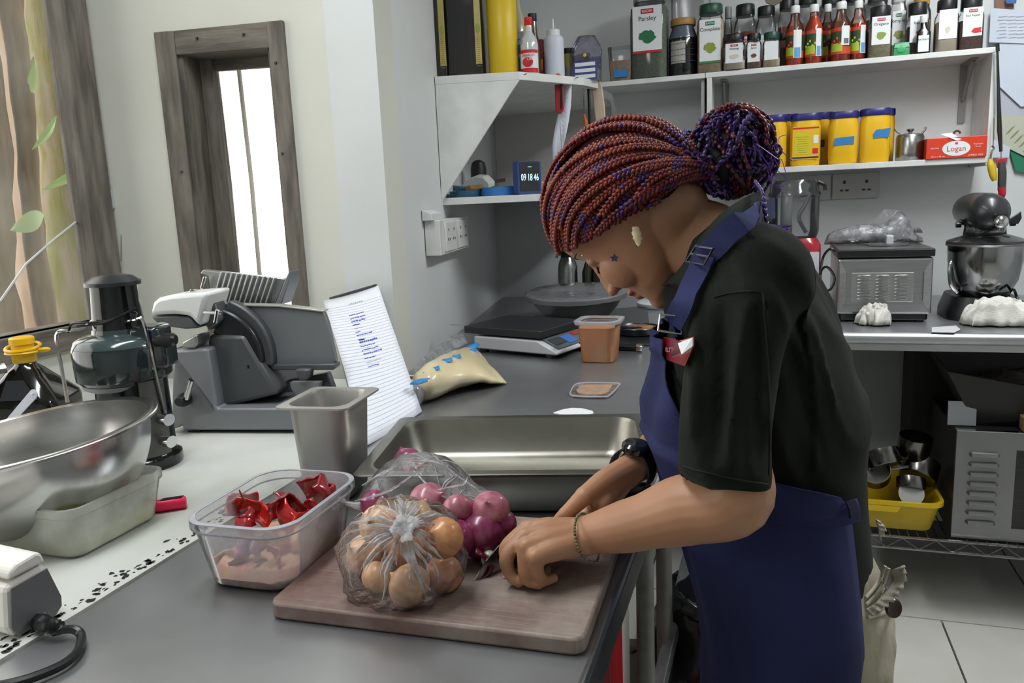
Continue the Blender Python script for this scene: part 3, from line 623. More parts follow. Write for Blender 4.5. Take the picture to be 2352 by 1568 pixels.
onion('pink onion up against the bag side, behind the large dark red one', 1126, 1172, 46, m_ron2, z=.972, tilt=(.6, .6), group=G2, nm='red_onion')
onion('small rose coloured onion in the middle of the clear bag', 1052, 1170, 38, m_ron2, z=.975, tilt=(.4, -.8), group=G2, nm='red_onion')
onion('red onion with a peeling salmon skin at the top of the heap', 985, 1155, 48, m_ron2, z=.975, tilt=(-.9, .2), group=G2, nm='red_onion')
onion('dark red onion deep in the clear bag behind the yellow ones', 1045, 1240, 50, m_ron, z=.95, tilt=(.3, .3), group=G2, nm='red_onion')
onion('red onion beside the twisted bag end near the pepper tub', 860, 1160, 36, m_ron, z=.965, tilt=(.3, 1), group=G2, nm='red_onion')
onion('plum red onion at the bag edge behind the pink one', 1148, 1205, 40, m_ron, z=.955, tilt=(1, 0), group=G2, nm='red_onion')
onion('shiny purple onion sitting in the roasting pan behind the bags', 936, 1062, 36, m_ron, base=CZ+.006, tilt=(.4, .5), nm='red_onion', z=.955)
onion('second purple onion in the roasting pan, behind the clear plastic', 955, 1078, 32, m_ron, z=.95, tilt=(.9, .5), nm='red_onion')

# clear bags
m_bag = film('clear_bag', (.98, .98, .99), haze=.13, hcol='#f2f3f6', gloss=.15, rough=.16, bump=1.0, bscale=42)
m_bag2 = film('clear_bag_folds', (.97, .97, .98), haze=.5, hcol='#f6f6f8', gloss=.35, rough=.16, bump=1.0, bscale=60)
def bag(name, label, C0, axis, R, prof, folds, seed, tuft):
    """a tied plastic bag: rings from the closed end to the knot, pleats growing towards the knot"""
    th = thing(name, label, 'plastic bag', (C0.x, C0.y, BT)); random.seed(seed)
    q = V(axis).normalized().to_track_quat('Z', 'Y').to_matrix(); seg = 110; rings = []
    ph = [random.uniform(0, 6.28) for _ in range(4)]
    for i, (r, z, f) in enumerate(prof):
        ring = []
        for k in range(seg):
            a = 2*PI*k/seg
            w_ = 1 + f*(.5*math.sin(folds*a+ph[0]+z*9)+.3*math.sin((folds*1.7)//1*a+ph[1])+.2*math.sin(3*a+ph[2]))
            p = V((r*w_*math.cos(a)*R[0], r*w_*math.sin(a)*R[1], z*R[2]))
            p = C0 + q @ p
            p += mnoise.noise_vector(p*24+V((seed, 0, 0)))*.0075 + mnoise.noise_vector(p*70+V((seed, 3, 0)))*.0034
            p.z = max(p.z, BT+.0006); ring.append(p)
        rings.append(ring)
    bm = NB(); loft(bm, rings, True, False); obj('bag_film', bm, m_bag, th, world=True, angle=70)
    if tuft:
        kp = C0 + q @ V((0, 0, prof[-1][1]*R[2])); ax = V(axis).normalized(); u = q @ V((1, 0, 0)); v = q @ V((0, 1, 0))
        bm = NB(); tube(bm, [kp-ax*.004, kp, kp+ax*.004], [.004, .0055, .004], 8)
        for k in range(tuft[0]):
            a = 2*PI*k/tuft[0]+random.uniform(-.2, .2); L = tuft[1]*random.uniform(.6, 1.1); rad = u*math.cos(a)+v*math.sin(a); tan = -u*math.sin(a)+v*math.cos(a)
            prev = None; n = 5
            for j in range(n+1):
                f = j/n; c = kp + rad*(L*f) + ax*(tuft[2]*math.sin(f*2.2)) + mnoise.noise_vector((kp+rad*L*f)*70)*.003
                ww = .0012+.0065*f*(1 if j < n else .6)
                row = [bm.verts.new(c-tan*ww+ax*.001), bm.verts.new(c+ax*.0035*f), bm.verts.new(c+tan*ww+ax*.001)]
                if prev:
                    for m_ in range(2): bm.faces.new((prev[m_], prev[m_+1], row[m_+1], row[m_]))
                prev = row
        obj('knot', bm, m_bag2, th, world=True)
    return th
CB = (zp(925, 1275, .958)); axis1 = (EYE-CB).normalized()*.8+V((.05, 0, .55))
P1 = [(.02, -1.0, 0), (.45, -.93, .03), (.75, -.72, .03), (.95, -.35, .03), (1.0, 0, .03), (.98, .2, .04), (.9, .42, .05), (.78, .58, .07), (.62, .70, .10), (.45, .80, .14), (.3, .87, .18), (.18, .93, .2), (.1, .97, .15), (.06, 1.0, .1)]
bag('tied_bag', 'clear plastic bag of yellow onions tied in a white puckered knot', CB, axis1, (.068, .062, .060), P1, 17, 5, (9, .015, .005))
# pleats that run out from the knot
CB2 = zp(1000, 1185, .955); axis2 = V((-.55, .1, .30))
pk = zp(990, 1040, .99)
th = thing('clear_bag', 'loose clear plastic bag of red onions peaked up behind the tied bag', 'plastic bag', (CB2.x, CB2.y, BT))
base = [(812, 1165), (835, 1120), (880, 1070), (935, 1042), (990, 1034), (1040, 1062), (1090, 1105), (1140, 1140), (1172, 1180), (1165, 1220), (1150, 1262), (1130, 1290), (1080, 1295), (1010, 1270), (930, 1230), (860, 1200)]
bm = NB(); rings = []; n = len(base)*5
bp_ = spl([V((x, y, 0)) for x, y in base+[base[0]]], 5)[:-1]; ctr = V((1000, 1175, 0))
Yb = [.905, .80]      # the sheet bulges between these depths
for i, f in enumerate((1.0, .97, .88, .74, .56, .36, .16)):
    for side in (0,):
        ring = []
        for k, p in enumerate(bp_):
            q_ = ctr.lerp(p, f); depth = .84 + .04*((1175-p.y)/140) - .055*math.sqrt(max(0, 1-f*f))
            w3 = yp(q_.x, q_.y, depth)
            w3 += mnoise.noise_vector(w3*26)*.008*(1 if i else .2) + mnoise.noise_vector(w3*75)*.0032; w3.z = max(w3.z, BT+.001); ring.append(w3)
        rings.append(ring)
back = []
for i, f in enumerate((.16, .4, .65, .85)):
    ring = []
    for k, p in enumerate(bp_):
        q_ = ctr.lerp(p, f); depth = .84 + .04*((1175-p.y)/140) + .05*math.sqrt(max(0, 1-f*f))
        w3 = yp(q_.x, q_.y, depth); w3 += mnoise.noise_vector(w3*26+V((5, 5, 5)))*.008; w3.z = max(w3.z, BT+.001); ring.append(w3)
    back.append(ring)
loft(bm, back+rings[::1], True, True)
obj('bag_film', bm, m_bag, th, world=True, angle=70)
bm = NB(); kp = yp(803, 1158, .80); random.seed(9)
tube(bm, [kp+V((.018, .002, -.002)), kp, kp-V((.004, 0, 0))], [.006, .0035, .004], 8)
for k in range(11):
    a = k*.57; dv = V((-1.0, -.2, .1))+V((0, .4*math.cos(a), .6*math.sin(a))); dv.normalize(); tn = dv.cross(V((.3, .2, 1))).normalized(); prev = None
    for j in range(4):
        f = j/3; c = kp + dv*.016*f; ww = .001+.0045*f; row = [bm.verts.new(c-tn*ww), bm.verts.new(c+tn*ww+V((0, 0, .002*f)))]
        if prev: bm.faces.new((prev[0], prev[1], row[1], row[0]))
        prev = row
obj('twisted_end', bm, m_bag2, th, world=True)
# folded ridges catching light on both bags
def ridges(parent, lines, Y0):
    bm = NB()
    for ln in lines:
        pts = spl([yp(x, y, Yv) for x, y, Yv in ln], 6); n_ = len(pts); tube(bm, pts, [.0005+.0012*math.sin(PI*i/(n_-1)) for i in range(n_)], 5)
    o = obj('fold', bm, m_bag2, parent, world=True); o['kind'] = 'stuff'
ridges(th, [[(815, 1150, .775), (890, 1128, .775), (955, 1085, .80)], [(830, 1115, .80), (880, 1085, .81), (930, 1062, .83)], [(990, 1040, .86), (1040, 1085, .85), (1100, 1125, .83)], [(950, 1080, .81), (1000, 1130, .79), (1050, 1150, .79)], [(1000, 1125, .79), (1060, 1112, .79), (1075, 1095, .80)], [(1140, 1150, .80), (1150, 1210, .79), (1140, 1275, .78)], [(1060, 1180, .78), (1100, 1190, .78), (1150, 1200, .78)], [(930, 1060, .84), (985, 1058, .84), (1030, 1070, .84)]], .8)
bm = NB(); random.seed(14)
for k in range(34):
    i0 = random.randint(0, 2); i1 = random.randint(i0+2, 6); a = random.randrange(n); dft = random.uniform(-3, 3)
    tube(bm, spl([rings[i][int(a+dft*(i-i0)) % n]+V((0, -.0012, .0004)) for i in range(i0, i1+1)], 3), [.0002+random.uniform(.0004, .0011)*math.sin(PI*min(1, (j+.5)/(3*(i1-i0)+1))) for j in range(3*(i1-i0)+1)], 4)
o = obj('fine_fold', bm, m_bag2, th, world=True); o['kind'] = 'stuff'
kb = CB + V(axis1).normalized()*.06
tie = bpy.data.objects['tied_bag']; random.seed(21); bm = NB(); q = V(axis1).normalized().to_track_quat('Z', 'Y').to_matrix()
for k in range(84):
    a = random.uniform(0, 6.28); r0, r1_ = random.uniform(.02, .12), random.uniform(.35, .98); pts = []
    for j in range(8):
        f = r0+(r1_-r0)*j/7; aa = a+.07*math.sin(j*.7+k); zz = math.sqrt(max(.05, 1-f*f))
        p = CB + q @ V((.068*f*math.cos(aa), .062*f*math.sin(aa), .060*zz+.002)); p += mnoise.noise_vector(p*55)*.0045; p.z = max(p.z, BT+.002); pts.append(p)
    wmx = random.uniform(.0004, .0024); prev = None
    for j, p in enumerate(pts):
        tn = (pts[min(j+1, 7)]-pts[max(j-1, 0)]).normalized(); ot = (p-CB).normalized(); sd = tn.cross(ot).normalized(); ww = wmx*(.3+.9*math.sin(PI*min(1, (j+.6)/7.6)))
        row = [bm.verts.new(p-sd*ww), bm.verts.new(p+ot*ww*.7), bm.verts.new(p+sd*ww)]
        if prev: bm.faces.new((prev[0], prev[1], row[1], row[0])); bm.faces.new((prev[1], prev[2], row[2], row[1]))
        prev = row
o = obj('fold', bm, m_bag2, tie, world=True); o['kind'] = 'stuff'

# loose scraps, cut onion
def shell(bm, c, r, a0, a1, b0, b1, M, sx=1, th=.0012, n=6):
    G = []
    for i in range(n+1):
        row = []
        for j in range(n+1):
            a = a0+(a1-a0)*i/n; b = b0+(b1-b0)*j/n; rr = r*(1+.08*math.sin(a*5+b*3))
            row.append(bm.verts.new(V(c) + M @ V((rr*sx*math.cos(b)*math.cos(a), rr*math.cos(b)*math.sin(a), rr*math.sin(b)))))
        G.append(row)
    for i in range(n):
        for j in range(n): bm.faces.new((G[i][j], G[i+1][j], G[i+1][j+1], G[i][j+1]))
def rotm(a, b, c): return RZ(a) @ RX(b) @ RY(c)
bm = NB(); c = zp(1068, 1305, BT+.006); shell(bm, c, .024, -1.2, 1.2, -.5, .8, rotm(.4, 1.2, .2), 1.4); o = obj('onion_skin', bm, mat('wine_skin', '#5a1020', .25, coat=.4), None); o.modifiers.new('s', 'SOLIDIFY').thickness = .0015
tag(o, 'dark wine red onion skin on the board between the bags and the knife', 'onion skin')
bm = NB(); c = zp(1128, 1272, BT+.006)+V((0, .016, 0)); shell(bm, c, .014, -1.2, 1.2, -.5, .8, rotm(1.4, 1.0, .4), 1.3); o = obj('onion_skin', bm, mat('wine_skin', '#5a1020', .25, coat=.4), None); o.modifiers.new('s', 'SOLIDIFY').thickness = .0015
tag(o, 'small dark onion scrap just behind the knife blade', 'onion skin')
c = zp(1106, 1296, BT+.009)+V((.004, .014, 0)); bm = NB(); ball(bm, c, .0125, (.75, .8, 1.0), M=rotm(.3, .5, 0)); o = obj('onion_core', bm, mat('white_onion_flesh', '#dcd8c4', .3, coat=.3), None); tag(o, 'white peeled onion core standing beside the knife tip', 'onion')
c = zp(1212, 1304, BT+.018); t = thing('onion_half', 'purple onion held under the curled fingers', 'onion', (c.x, c.y+.012, BT+.0175))
bm = onion_mesh('half', m_ron); bmesh.ops.scale(bm, vec=(.0175, .0175, .0215), verts=bm.verts); bmesh.ops.rotate(bm, matrix=RY(-PI/2-.2), verts=bm.verts); obj('bulb', bm, mat('dark_onion', '#571c33', .3, coat=.3), t)
bm = NB(); p = (zp(1250, 1312, BT+.016)-V(t.location)); ball(bm, p, .009, (.9, .9, .8)); jitter(bm, .002, 90); obj('root_end', bm, mat('onion_root_dark', '#5e4c38', .9), t)
random.seed(4)
for k, (px, py) in enumerate(((803, 1327), (813, 1335), (1160, 1325), (1030, 1345), (1405, 1268))):
    bm = NB(); ball(bm, zp(px, py, BT+.0012), .0022, (random.uniform(.8, 1.6), 1, .5), 7, 5); o = obj('onion_crumb', bm, mat(('pink_crumb', 'dark_crumb')[k % 2], ('#c98b8b', '#4a2a2c')[k % 2], .5), None); tag(o, ('tiny pink scrap at the board corner near the pepper tub', 'tiny dark scrap beside the pink one near the pepper tub', 'tiny pink scrap under the knife blade', 'tiny dark scrap on the bare middle of the board', 'tiny pink scrap near the table edge side of the board')[k], 'crumb', 'crumbs on the board')

# knife
T = zp(1090, 1331, BT+.001); Hn = zp(1490, 1120, .955); kd = V((Hn.x-T.x, Hn.y-T.y, 0)).normalized(); ks = V((-kd.y, kd.x, 0))
def kp_(s, z): return T + kd*s + V((0, 0, z))
kn = thing('kitchen_knife', 'steel chef knife with black handle held on the cutting board', 'knife', (T.x, T.y, T.z))
edge = [kp_(0, 0)] + [kp_(.01+.155*i/6, .0) for i in range(7)]
spine = [kp_(.170, .004), kp_(.170, .036), kp_(.12, .0365), kp_(.075, .036), kp_(.05, .0345), kp_(.034, .029), kp_(.018, .0185), kp_(.007, .008)]
bm = NB(); extr(bm, [p-ks*.0009 for p in edge+spine], ks*.0018); obj('blade', bm, mat('blade_steel', '#97999c', .25, 1, col2='#898b8e', scale=4, stretch=(12, 12, 1)), kn, False, world=True)
L_ = (V((Hn.x, Hn.y, 0))-V((T.x, T.y, 0))).length
bm = NB(); rings = []
for i in range(9):
    f = i/8; c = kp_(.165+(L_-.165)*f, .030+.006*f*f+(.0 if f < .8 else -.004*(f-.8)*5)); hw, hh = .0085*(1-.1*math.sin(PI*f)), .0125*(1-.16*math.sin(PI*f)+(.12 if f > .85 else 0))
    if i == 8: hw *= .7; hh *= .75
    rings.append([c + ks*hw*math.cos(a) + V((0, 0, hh*math.sin(a))) for a in np.linspace(0, 2*PI, 13)[:-1]])
loft(bm, rings); obj('handle', bm, m_dark, kn, world=True)

# tub of pepper trimmings
zr = CZ+.082
fl, fr_, brr, bll = zp(446, 1200, zr), zp(690, 1222, zr), zp(797, 1090, zr), zp(590, 1078, zr)
cx_ = (fl+fr_+brr+bll)/4; e1 = ((fr_-fl)+(brr-bll)).normalized(); e2 = V((-e1.y, e1.x, 0)); w1 = abs(((fr_-fl)+(brr-bll)).dot(e1))/2*1.04; w2 = abs(((bll-fl)+(brr-fr_)).dot(e2))/2*1.08
ft = thing('pepper_tub', 'translucent plastic tub of red pepper and onion trimmings beside the board', 'tub', (cx_.x, cx_.y, CZ+.0008), math.atan2(e1.y, e1.x))
m_tub = film('milky_tub', (1, 1, 1), haze=.26, hcol='#eff0f5', gloss=.13, rough=.15, bump=0, bscale=12)
bm = NB(); rbox_shell(bm, w1*.80, w2*.82, w1-.008, w2-.008, .082, .03, .0016, 6, .008); obj('tub_wall', bm, m_tub, ft)
bm = NB(); rr_ = [rrect(w1-.006+k, w2-.006+k, .036, 7, z) for k, z in ((.0, .070), (.003, .0695), (.003, .0715), (0, .0715))]
loft(bm, rr_+[rr_[0]], False, False); obj('rim_ridge', bm, film('milky_rim', (.95, .95, 1), haze=.65, hcol='#f0f2f8', gloss=.2, rough=.2, bump=0, hvar=False), ft)
bm = NB(); rr_ = [rrect(w1+k, w2+k, .036, 7, z) for k, z in ((-.008, .0815), (-.001, .081), (.0005, .0825), (-.006, .0838), (-.009, .083))]
loft(bm, rr_+[rr_[0]], False, False); obj('rim', bm, bpy.data.materials['milky_rim'], ft)
fM = Matrix.Translation(ft.location) @ Matrix.Rotation(ft.rotation_euler.z, 4, 'Z')
m_pep = [mat('red_pepper', '#b3141e', .2, coat=.5, sss=0), mat('deep_red_pepper', '#8e1020', .22, coat=.5), mat('bright_red_pepper', '#cf2a22', .22, coat=.5)]
random.seed(12)
spots = [(575, 1160, .06, 'curled red pepper with a thin stalk rising from it, in the pepper tub', .022), (610, 1172, .058, 'glossy red pepper slice in the middle of the pepper tub', .02), (565, 1190, .055, 'long shiny red strip at the tub front', .022), (600, 1195, .05, 'dark red strip under the shiny one in the tub', .018),
         (695, 1150, .062, 'broad bright red pepper flap leaning on the tub side', .024), (672, 1160, .06, 'red pepper ring piece next to the broad flap', .016), (738, 1133, .065, 'small dark red tip at the far tub corner', .012), (660, 1190, .055, 'flat red strip crossing the tub centre', .02), (640, 1200, .05, 'curled red shred over the pale seeds', .014), (690, 1185, .05, 'narrow red strip along the tub side', .018), (545, 1200, .05, 'dark red end piece in the near tub corner', .014)]
for k, (px, py, h_, lb, r) in enumerate(spots):
    c = zp(px, py, CZ+h_); bm = NB(); M_ = rotm(random.uniform(0, 6), random.uniform(-.7, .7), random.uniform(-.6, .6))
    shell(bm, c, r*1.25, -1.1, 1.3, -.40, .55, M_, 1.3); jitter(bm, .0025, 60, k); o = obj('pepper_piece', bm, m_pep[k % 3], None)
    o.modifiers.new('s', 'SOLIDIFY').thickness = .0022; tag(o, lb, 'pepper', 'red pepper trimmings in the tub')
    if k == 0:
        bm = NB(); tube(bm, spl([zp(562, 1150, CZ+.07), zp(556, 1140, CZ+.078), zp(549, 1124, CZ+.09)], 3), [.0012]*6+[.0006], 5); obj('stalk', bm, mat('dry_stalk', '#8a6a5a', .8), o)
m_skins = [mat('tan_skin', '#c79a70', .35), mat('pale_skin', '#d9c4ac', .4), mat('lilac_skin', '#a5728f', .35), mat('pink_skin', '#cf7f83', .35)]
lbs = ['tan onion skin upright at the far side of the pepper tub', 'lilac onion layer low in the pepper tub', 'pink onion strip at the near wall of the pepper tub', 'pale onion skin lying under the pepper pieces', 'tan skins flat at the near bottom of the pepper tub', 'lilac skin by the near corner of the pepper tub', 'pale crumpled skin at the tub corner, bottom', 'tan onion skin along the tub side wall', 'pink onion shred near the tub side wall', 'pale seed core under the bright red flap']
locs = [(.02, .085, .05), (-.02, -.075, .035), (.02, -.08, .03), (.0, -.03, .03), (.01, -.08, .012), (-.045, -.06, .03), (-.05, -.08, .02), (.05, .0, .03), (.05, -.04, .03), (.015, .02, .045)]
for k, lc in enumerate(locs):
    lc = (lc[0]*.75, lc[1]*.75, lc[2])
    bm = NB(); c = fM @ V(lc); shell(bm, c, (.018 if k else .02), -1.0, 1.0, -.5, .6, rotm(random.uniform(0, 6), random.uniform(-1.2, 1.2) if k else 1.2, random.uniform(-.5, .5)), 1.2); jitter(bm, .003, 50, k)
    for v_ in bm.verts: v_.co.z = max(v_.co.z, CZ+.005)
    o = obj('onion_skin', bm, m_skins[[0, 2, 3, 1, 0, 2, 1, 0, 3, 1][k]], None); o.modifiers.new('s', 'SOLIDIFY').thickness = .001; tag(o, lbs[k], 'onion skin', 'onion skins in the pepper tub')
bm = NB(); loft(bm, [rrect(w1*.78, w2*.80, .03, 6, CZ+.004), rrect(w1*.80, w2*.82, .03, 6, CZ+.012), rrect(w1*.74, w2*.72, .03, 6, CZ+.022)]); jitter(bm, .003, 50)
bmesh.ops.transform(bm, matrix=Matrix.Translation((ft.location.x, ft.location.y, 0)) @ Matrix.Rotation(ft.rotation_euler.z, 4, 'Z'), verts=bm.verts)
o = obj('chopped_scraps', bm, mat('pale_scraps', '#d0ae92', .5, col2='#cf8f78', scale=40, bump=.5), None); tag(o, 'pale chopped onion scraps covering the bottom of the pepper tub', 'scraps', kind='stuff')
# ------------------------------------------------------------------ wall shelves
m_shelf = m_white
SZ = 1.745; SY = 3.05; LSZ = 1.396
sh = thing('wall_shelf', 'white two-tier shelf on the back wall holding spice jars and yellow tubs', 'shelf', (.25, YB, 1.36))
def wb(name, c, s, m, par, bev=.0015): bm = NB(); box(bm, c, s); return obj(name, bm, m, par, False, bev, world=True)
sxa, sxb = -.225, .712
wb('shelf_board', ((sxa+sxb)/2, (SY+YB)/2, SZ-.009), (sxb-sxa, YB-SY, .018), m_shelf, sh)
wb('shelf_board', ((sxa+sxb)/2+.004, (SY+YB)/2, LSZ-.010), (sxb-sxa-.04, YB-SY, .02), m_shelf, sh)
wb('side_panel', (-.212, (SY+YB)/2, (SZ+LSZ)/2-.02), (.018, YB-SY-.002, SZ-LSZ+.02), m_shelf, sh)
wb('side_panel', (sxb-.012, (SY+YB)/2, (SZ+LSZ)/2-.02), (.02, YB-SY-.002, SZ-LSZ+.02), m_shelf, sh)
m_brk = mat('grey_bracket', '#8f8d8a', .5, .3)
for x in (-.165, .655):
    bm = NB(); box(bm, (x, YB-.006, SZ-.12), (.022, .008, .20)); box(bm, (x, YB-.09, SZ-.022), (.022, .16, .006)); tube(bm, [(x, YB-.02, SZ-.14), (x, YB-.15, SZ-.026)], .005, 6); obj('bracket', bm, m_brk, sh, False, world=True)
s2 = thing('wall_shelf', 'narrow single white shelf on the back wall beside the corner shelf', 'shelf', (-.42, YB, 1.72))
wb('shelf_board', (-.42, (SY+YB)/2-.002, SZ-.010), (.385, YB-SY, .018), m_shelf, s2)
wb('shelf_board', (-.42, (SY+YB)/2+.05, LSZ-.010), (.385, YB-SY-.1, .018), m_shelf, s2)
wb('side_panel', (-.236, (SY+YB)/2+.01, (SZ+LSZ)/2-.02), (.012, YB-SY-.03, SZ-LSZ), m_shelf, s2)
# corner shelf with the diagonal end panel
CSZ = 1.70
cA, cB_, cC, cD, cE, cF = [V((*p, 0)) for p in ((-.972, 2.30), (-.719, 2.357), (-.575, 2.592), (-.545, 2.72), (-.62, 3.045), (-.62, 3.285))]
wallp = lambda Y, off=.002: A0 + dr*((Y-A0.y)/dr.y) + nr*off
cs = thing('corner_shelf', 'white corner shelf with a slanted end panel, oil tins on top', 'shelf', (-.95, 2.7, 1.3))
bm = NB(); prism(bm, [p.xy for p in (wallp(2.30), cB_, cC, cD, cE, cF, wallp(3.283))], CSZ-.024, CSZ); obj('shelf_board', bm, m_shelf, cs, False, .0015, world=True)
nAB = V((cB_-cA).cross(V((0, 0, 1)))).normalized()
def pab(x, y, off=0): return plp(x, y, cA+nAB*off, nAB)
tip = pab(1008, 452); tipz = tip.z
wA = wallp(2.30)
bm = NB(); extr(bm, [V((wA.x, wA.y, CSZ-.024)), V((cB_.x, cB_.y, CSZ-.024)), V((cB_.x-.008, cB_.y-.002, CSZ-.034)), pab(1012, 450), pab(1000, 462)+V((-.02, 0, -.008)), V((wA.x, wA.y, tipz-.012))], -nAB*.015); obj('end_panel', bm, m_shelf, cs, False, .001, world=True)
e1_, e2_ = pab(1010, 452, -.02), pab(1232, 449, -.02); LZ2 = (e1_.z+e2_.z)/2
bm = NB(); prism(bm, [p.xy for p in (wallp(2.33), e1_, e2_, e2_+V((.03, .26, 0)), V((-.60, 3.05, 0)), V((-.60, 3.285, 0)), wallp(3.283))], LZ2-.022, LZ2); obj('lower_board', bm, m_shelf, cs, False, .0015, world=True)
wb('back_panel', (-.87, YB-.006, (CSZ+LZ2)/2), (.5, .008, CSZ-LZ2-.03), mat('shade_grey', '#b9b6b2', .6), cs)  # grey carries the shade that falls on the back wall here

# ------------------------------------------------------------------ jars
m_clear = film('jar_plastic', (.97, .97, .97), haze=.06, gloss=.25, rough=.08, bump=0, hvar=False)
m_lab = mat('white_label', '#dfe1e3', .5); m_blk = mat('black_lid', '#17181a', .4); m_red = mat('logo_red', '#b31a24', .5); m_grn = mat('green_lid', '#164a34', .4); m_ink = mat('label_ink', '#23262b', .6)
def plate(par, name, w_, h_, x, y, z, m, th=.0006): bm = NB(); box(bm, (x, y, z), (w_, th, h_)); return obj(name, bm, m, par, False)
def blob(par, name, pts, y, m): bm = NB(); extr(bm, [(x, y, z) for x, z in pts], (0, -.0005, 0)); return obj(name, bm, m, par, False)
def leafy(w_, h_, cx, cz, n, seed):
    random.seed(seed); return [(cx+w_*.5*random.uniform(.6, 1)*math.cos(a), cz+h_*.5*random.uniform(.55, 1)*math.sin(a)) for a in np.linspace(0, 2*PI, n, endpoint=False)]
def place(x0, x1, yt, Y, zb):
    a, b = yp(x0, yt, Y), yp(x1, yt, Y); cx = (x0+x1)/2
    return V(((a.x+b.x)/2, Y, zb)), (b.x-a.x), yp(cx, yt, Y).z-zb
def jar(label, x0, x1, yt, Y, zb, fill, lid, cap=None, lab=None, title=None, art=None, group='spice jars on the top shelf', name='spice_jar', square=True, lidh=.2, fillf=.9, logo=None, rz=0, solid=False, lab_h=(.28, .72)):
    c, w_, h = place(x0, x1, yt, Y, zb); t = thing(name, label, 'jar', c, rz, group)
    r = w_/2; lh = h*lidh; bh = h-lh
    sec = (lambda s, z: rrect(w_*s, w_*s*.9, w_*s*.22, 3, z)) if square else (lambda s, z: [V((r*s*math.cos(a), r*s*math.sin(a), z)) for a in np.linspace(0, 2*PI, 21)[:-1]])
    bm = NB(); loft(bm, [sec(.94, 0), sec(1, .004), sec(1, bh*.80), sec(.95, bh*.88), sec(.8, bh*.95), sec(.78, bh)]); obj('jar_body', bm, fill if solid else m_clear, t)
    if not solid:
        bm = NB(); loft(bm, [sec(.93, .003), sec(.96, .006), sec(.96, bh*.78*fillf), sec(.94, bh*.8*fillf)]); obj('contents', bm, fill, t)
    bm = NB(); R_ = r*.86
    lathe(bm, [(R_, bh-.001), (R_*1.02, bh+.001), (R_*1.02, h-.004), (R_*.96, h), (0, h)], 20); obj('lid', bm, lid, t)
    if lab:
        yy = -(w_*.45+.0012) if square else -(r+.0008); z0, z1 = bh*lab_h[0]*.9, bh*lab_h[1]*1.05
        if square: L = plate(t, 'label', w_*.78, z1-z0, 0, yy, (z0+z1)/2, lab)
        else:
            bm = NB(); loft(bm, [[V(((r+.0006)*math.sin(a), -(r+.0006)*math.cos(a), z)) for a in np.linspace(-1.0, 1.0, 13)] for z in (z0, z1)], False, False, closed=False); L = obj('label', bm, lab, t); yy = -(r+.0012)
        if logo: 
            plate(L, 'logo', w_*.34, h*.055, w_*(.0 if square else .02), yy-.0006, z1-h*.06, logo)
            text('logo_text', 'BADIA', h*.042, m_lab, L, front(w_*(.0 if square else .02), yy-.0012, z1-h*.06))
        if title: text('title', title, h*.075 if len(title) < 9 else h*.052, m_ink, L, front(0, yy-.0008, z1-h*.145))
        if art:
            for k, (pts, am) in enumerate(art(w_, h, z0, z1)): blob(L, 'picture', pts, yy-.0006-.0003*k, am)
    return t, w_, h
m_parsley = mat('dried_parsley', '#566150', .9, col2='#6e7761', scale=120); m_herb = mat('dried_herb', '#8c8263', .9, col2='#a39a7c', scale=120)
m_tan = mat('tan_powder', '#b59a77', .9, col2='#c9b492', scale=60); m_brn = mat('brown_powder', '#5f3d30', .9, col2='#7a5140', scale=80); m_flake = mat('pepper_flakes', '#3c2420', .9, col2='#6b3a28', scale=150); m_redp = mat('red_powder', '#8c2c1e', .8)
m_palep = mat('pale_powder', '#c9bca6', .9); m_greyp = mat('grey_pepper', '#77706a', .9, col2='#9a938b', scale=150)
m_leafg = mat('print_green', '#3f7a45', .6); m_leafd = mat('print_dark_green', '#1f6b48', .6); m_olive = mat('print_olive', '#8a963c', .6); m_tomato = mat('print_red', '#c3202a', .6); m_garl = mat('print_cream', '#c9c3ae', .6)
def art_leaf(m, n=15, s=.6): return lambda w_, h, z0, z1: [(leafy(w_*s, h*.17, 0, z0+(z1-z0)*.32, n, n), m)]
def art_strip(m, m2): return lambda w_, h, z0, z1: [([(-w_*.39, z0), (w_*.39, z0), (w_*.39, z0+h*.03), (-w_*.39, z0+h*.03)], m2), (leafy(w_*.55, h*.18, 0, z0+(z1-z0)*.36, 19, 3), m)]
jar('tall square jar of dried parsley with a white label, second tallest on the shelf', 1449, 1534, -12, 3.12, SZ, m_parsley, film('grey_clear_lid', haze=.5), lab=m_lab, title='Parsley', art=art_strip(m_leafd, m_red), logo=m_red, lidh=.10, fillf=1.15, lab_h=(.36, .88))
# dark jar with a wooden lid
c, w_, h = place(1536, 1602, 45, 3.12, SZ); t = thing('sauce_jar', 'round jar of black sauce with a wooden lid beside the parsley', 'jar', c)
bm = NB(); r = w_/2; lathe(bm, [(r*.94, 0), (r, .004), (r, h*.62), (r*.97, h*.66)], 24); obj('contents', bm, mat('black_sauce', '#121316', .12, coat=.5), t)
bm = NB(); lathe(bm, [(r*1.0, h*.655), (r*1.0, h*.68), (r*.74, h*.86), (r*.74, h*.9)], 24); obj('jar_shoulder', bm, mat('bluish_glass', '#5a6272', .1, coat=.5), t)
bm = NB(); lathe(bm, [(r*.86, h*.88), (r*.88, h*.89), (r*.88, h*.985), (r*.84, h), (0, h)], 24); obj('lid', bm, mat('bamboo_lid', '#a57e45', .5), t)
bm = NB(); loft(bm, [[V(((r+.0006)*math.sin(a), -(r+.0006)*math.cos(a), z)) for a in np.linspace(-.9, .25, 9)] for z in (h*.22, h*.6)], False, False, closed=False); obj('label', bm, mat('greyish_label', '#a9a69f', .6), t)
bm = NB()
for k in range(4): lathe(bm, [(r+.0008, h*(.25+.1*k)), (r+.0012, h*(.25+.1*k)+.001), (r+.0008, h*(.25+.1*k)+.002)], 24)
o = obj('ring_line', bm, mat('ring_grey', '#3d4046', .2), t); o['kind'] = 'stuff'
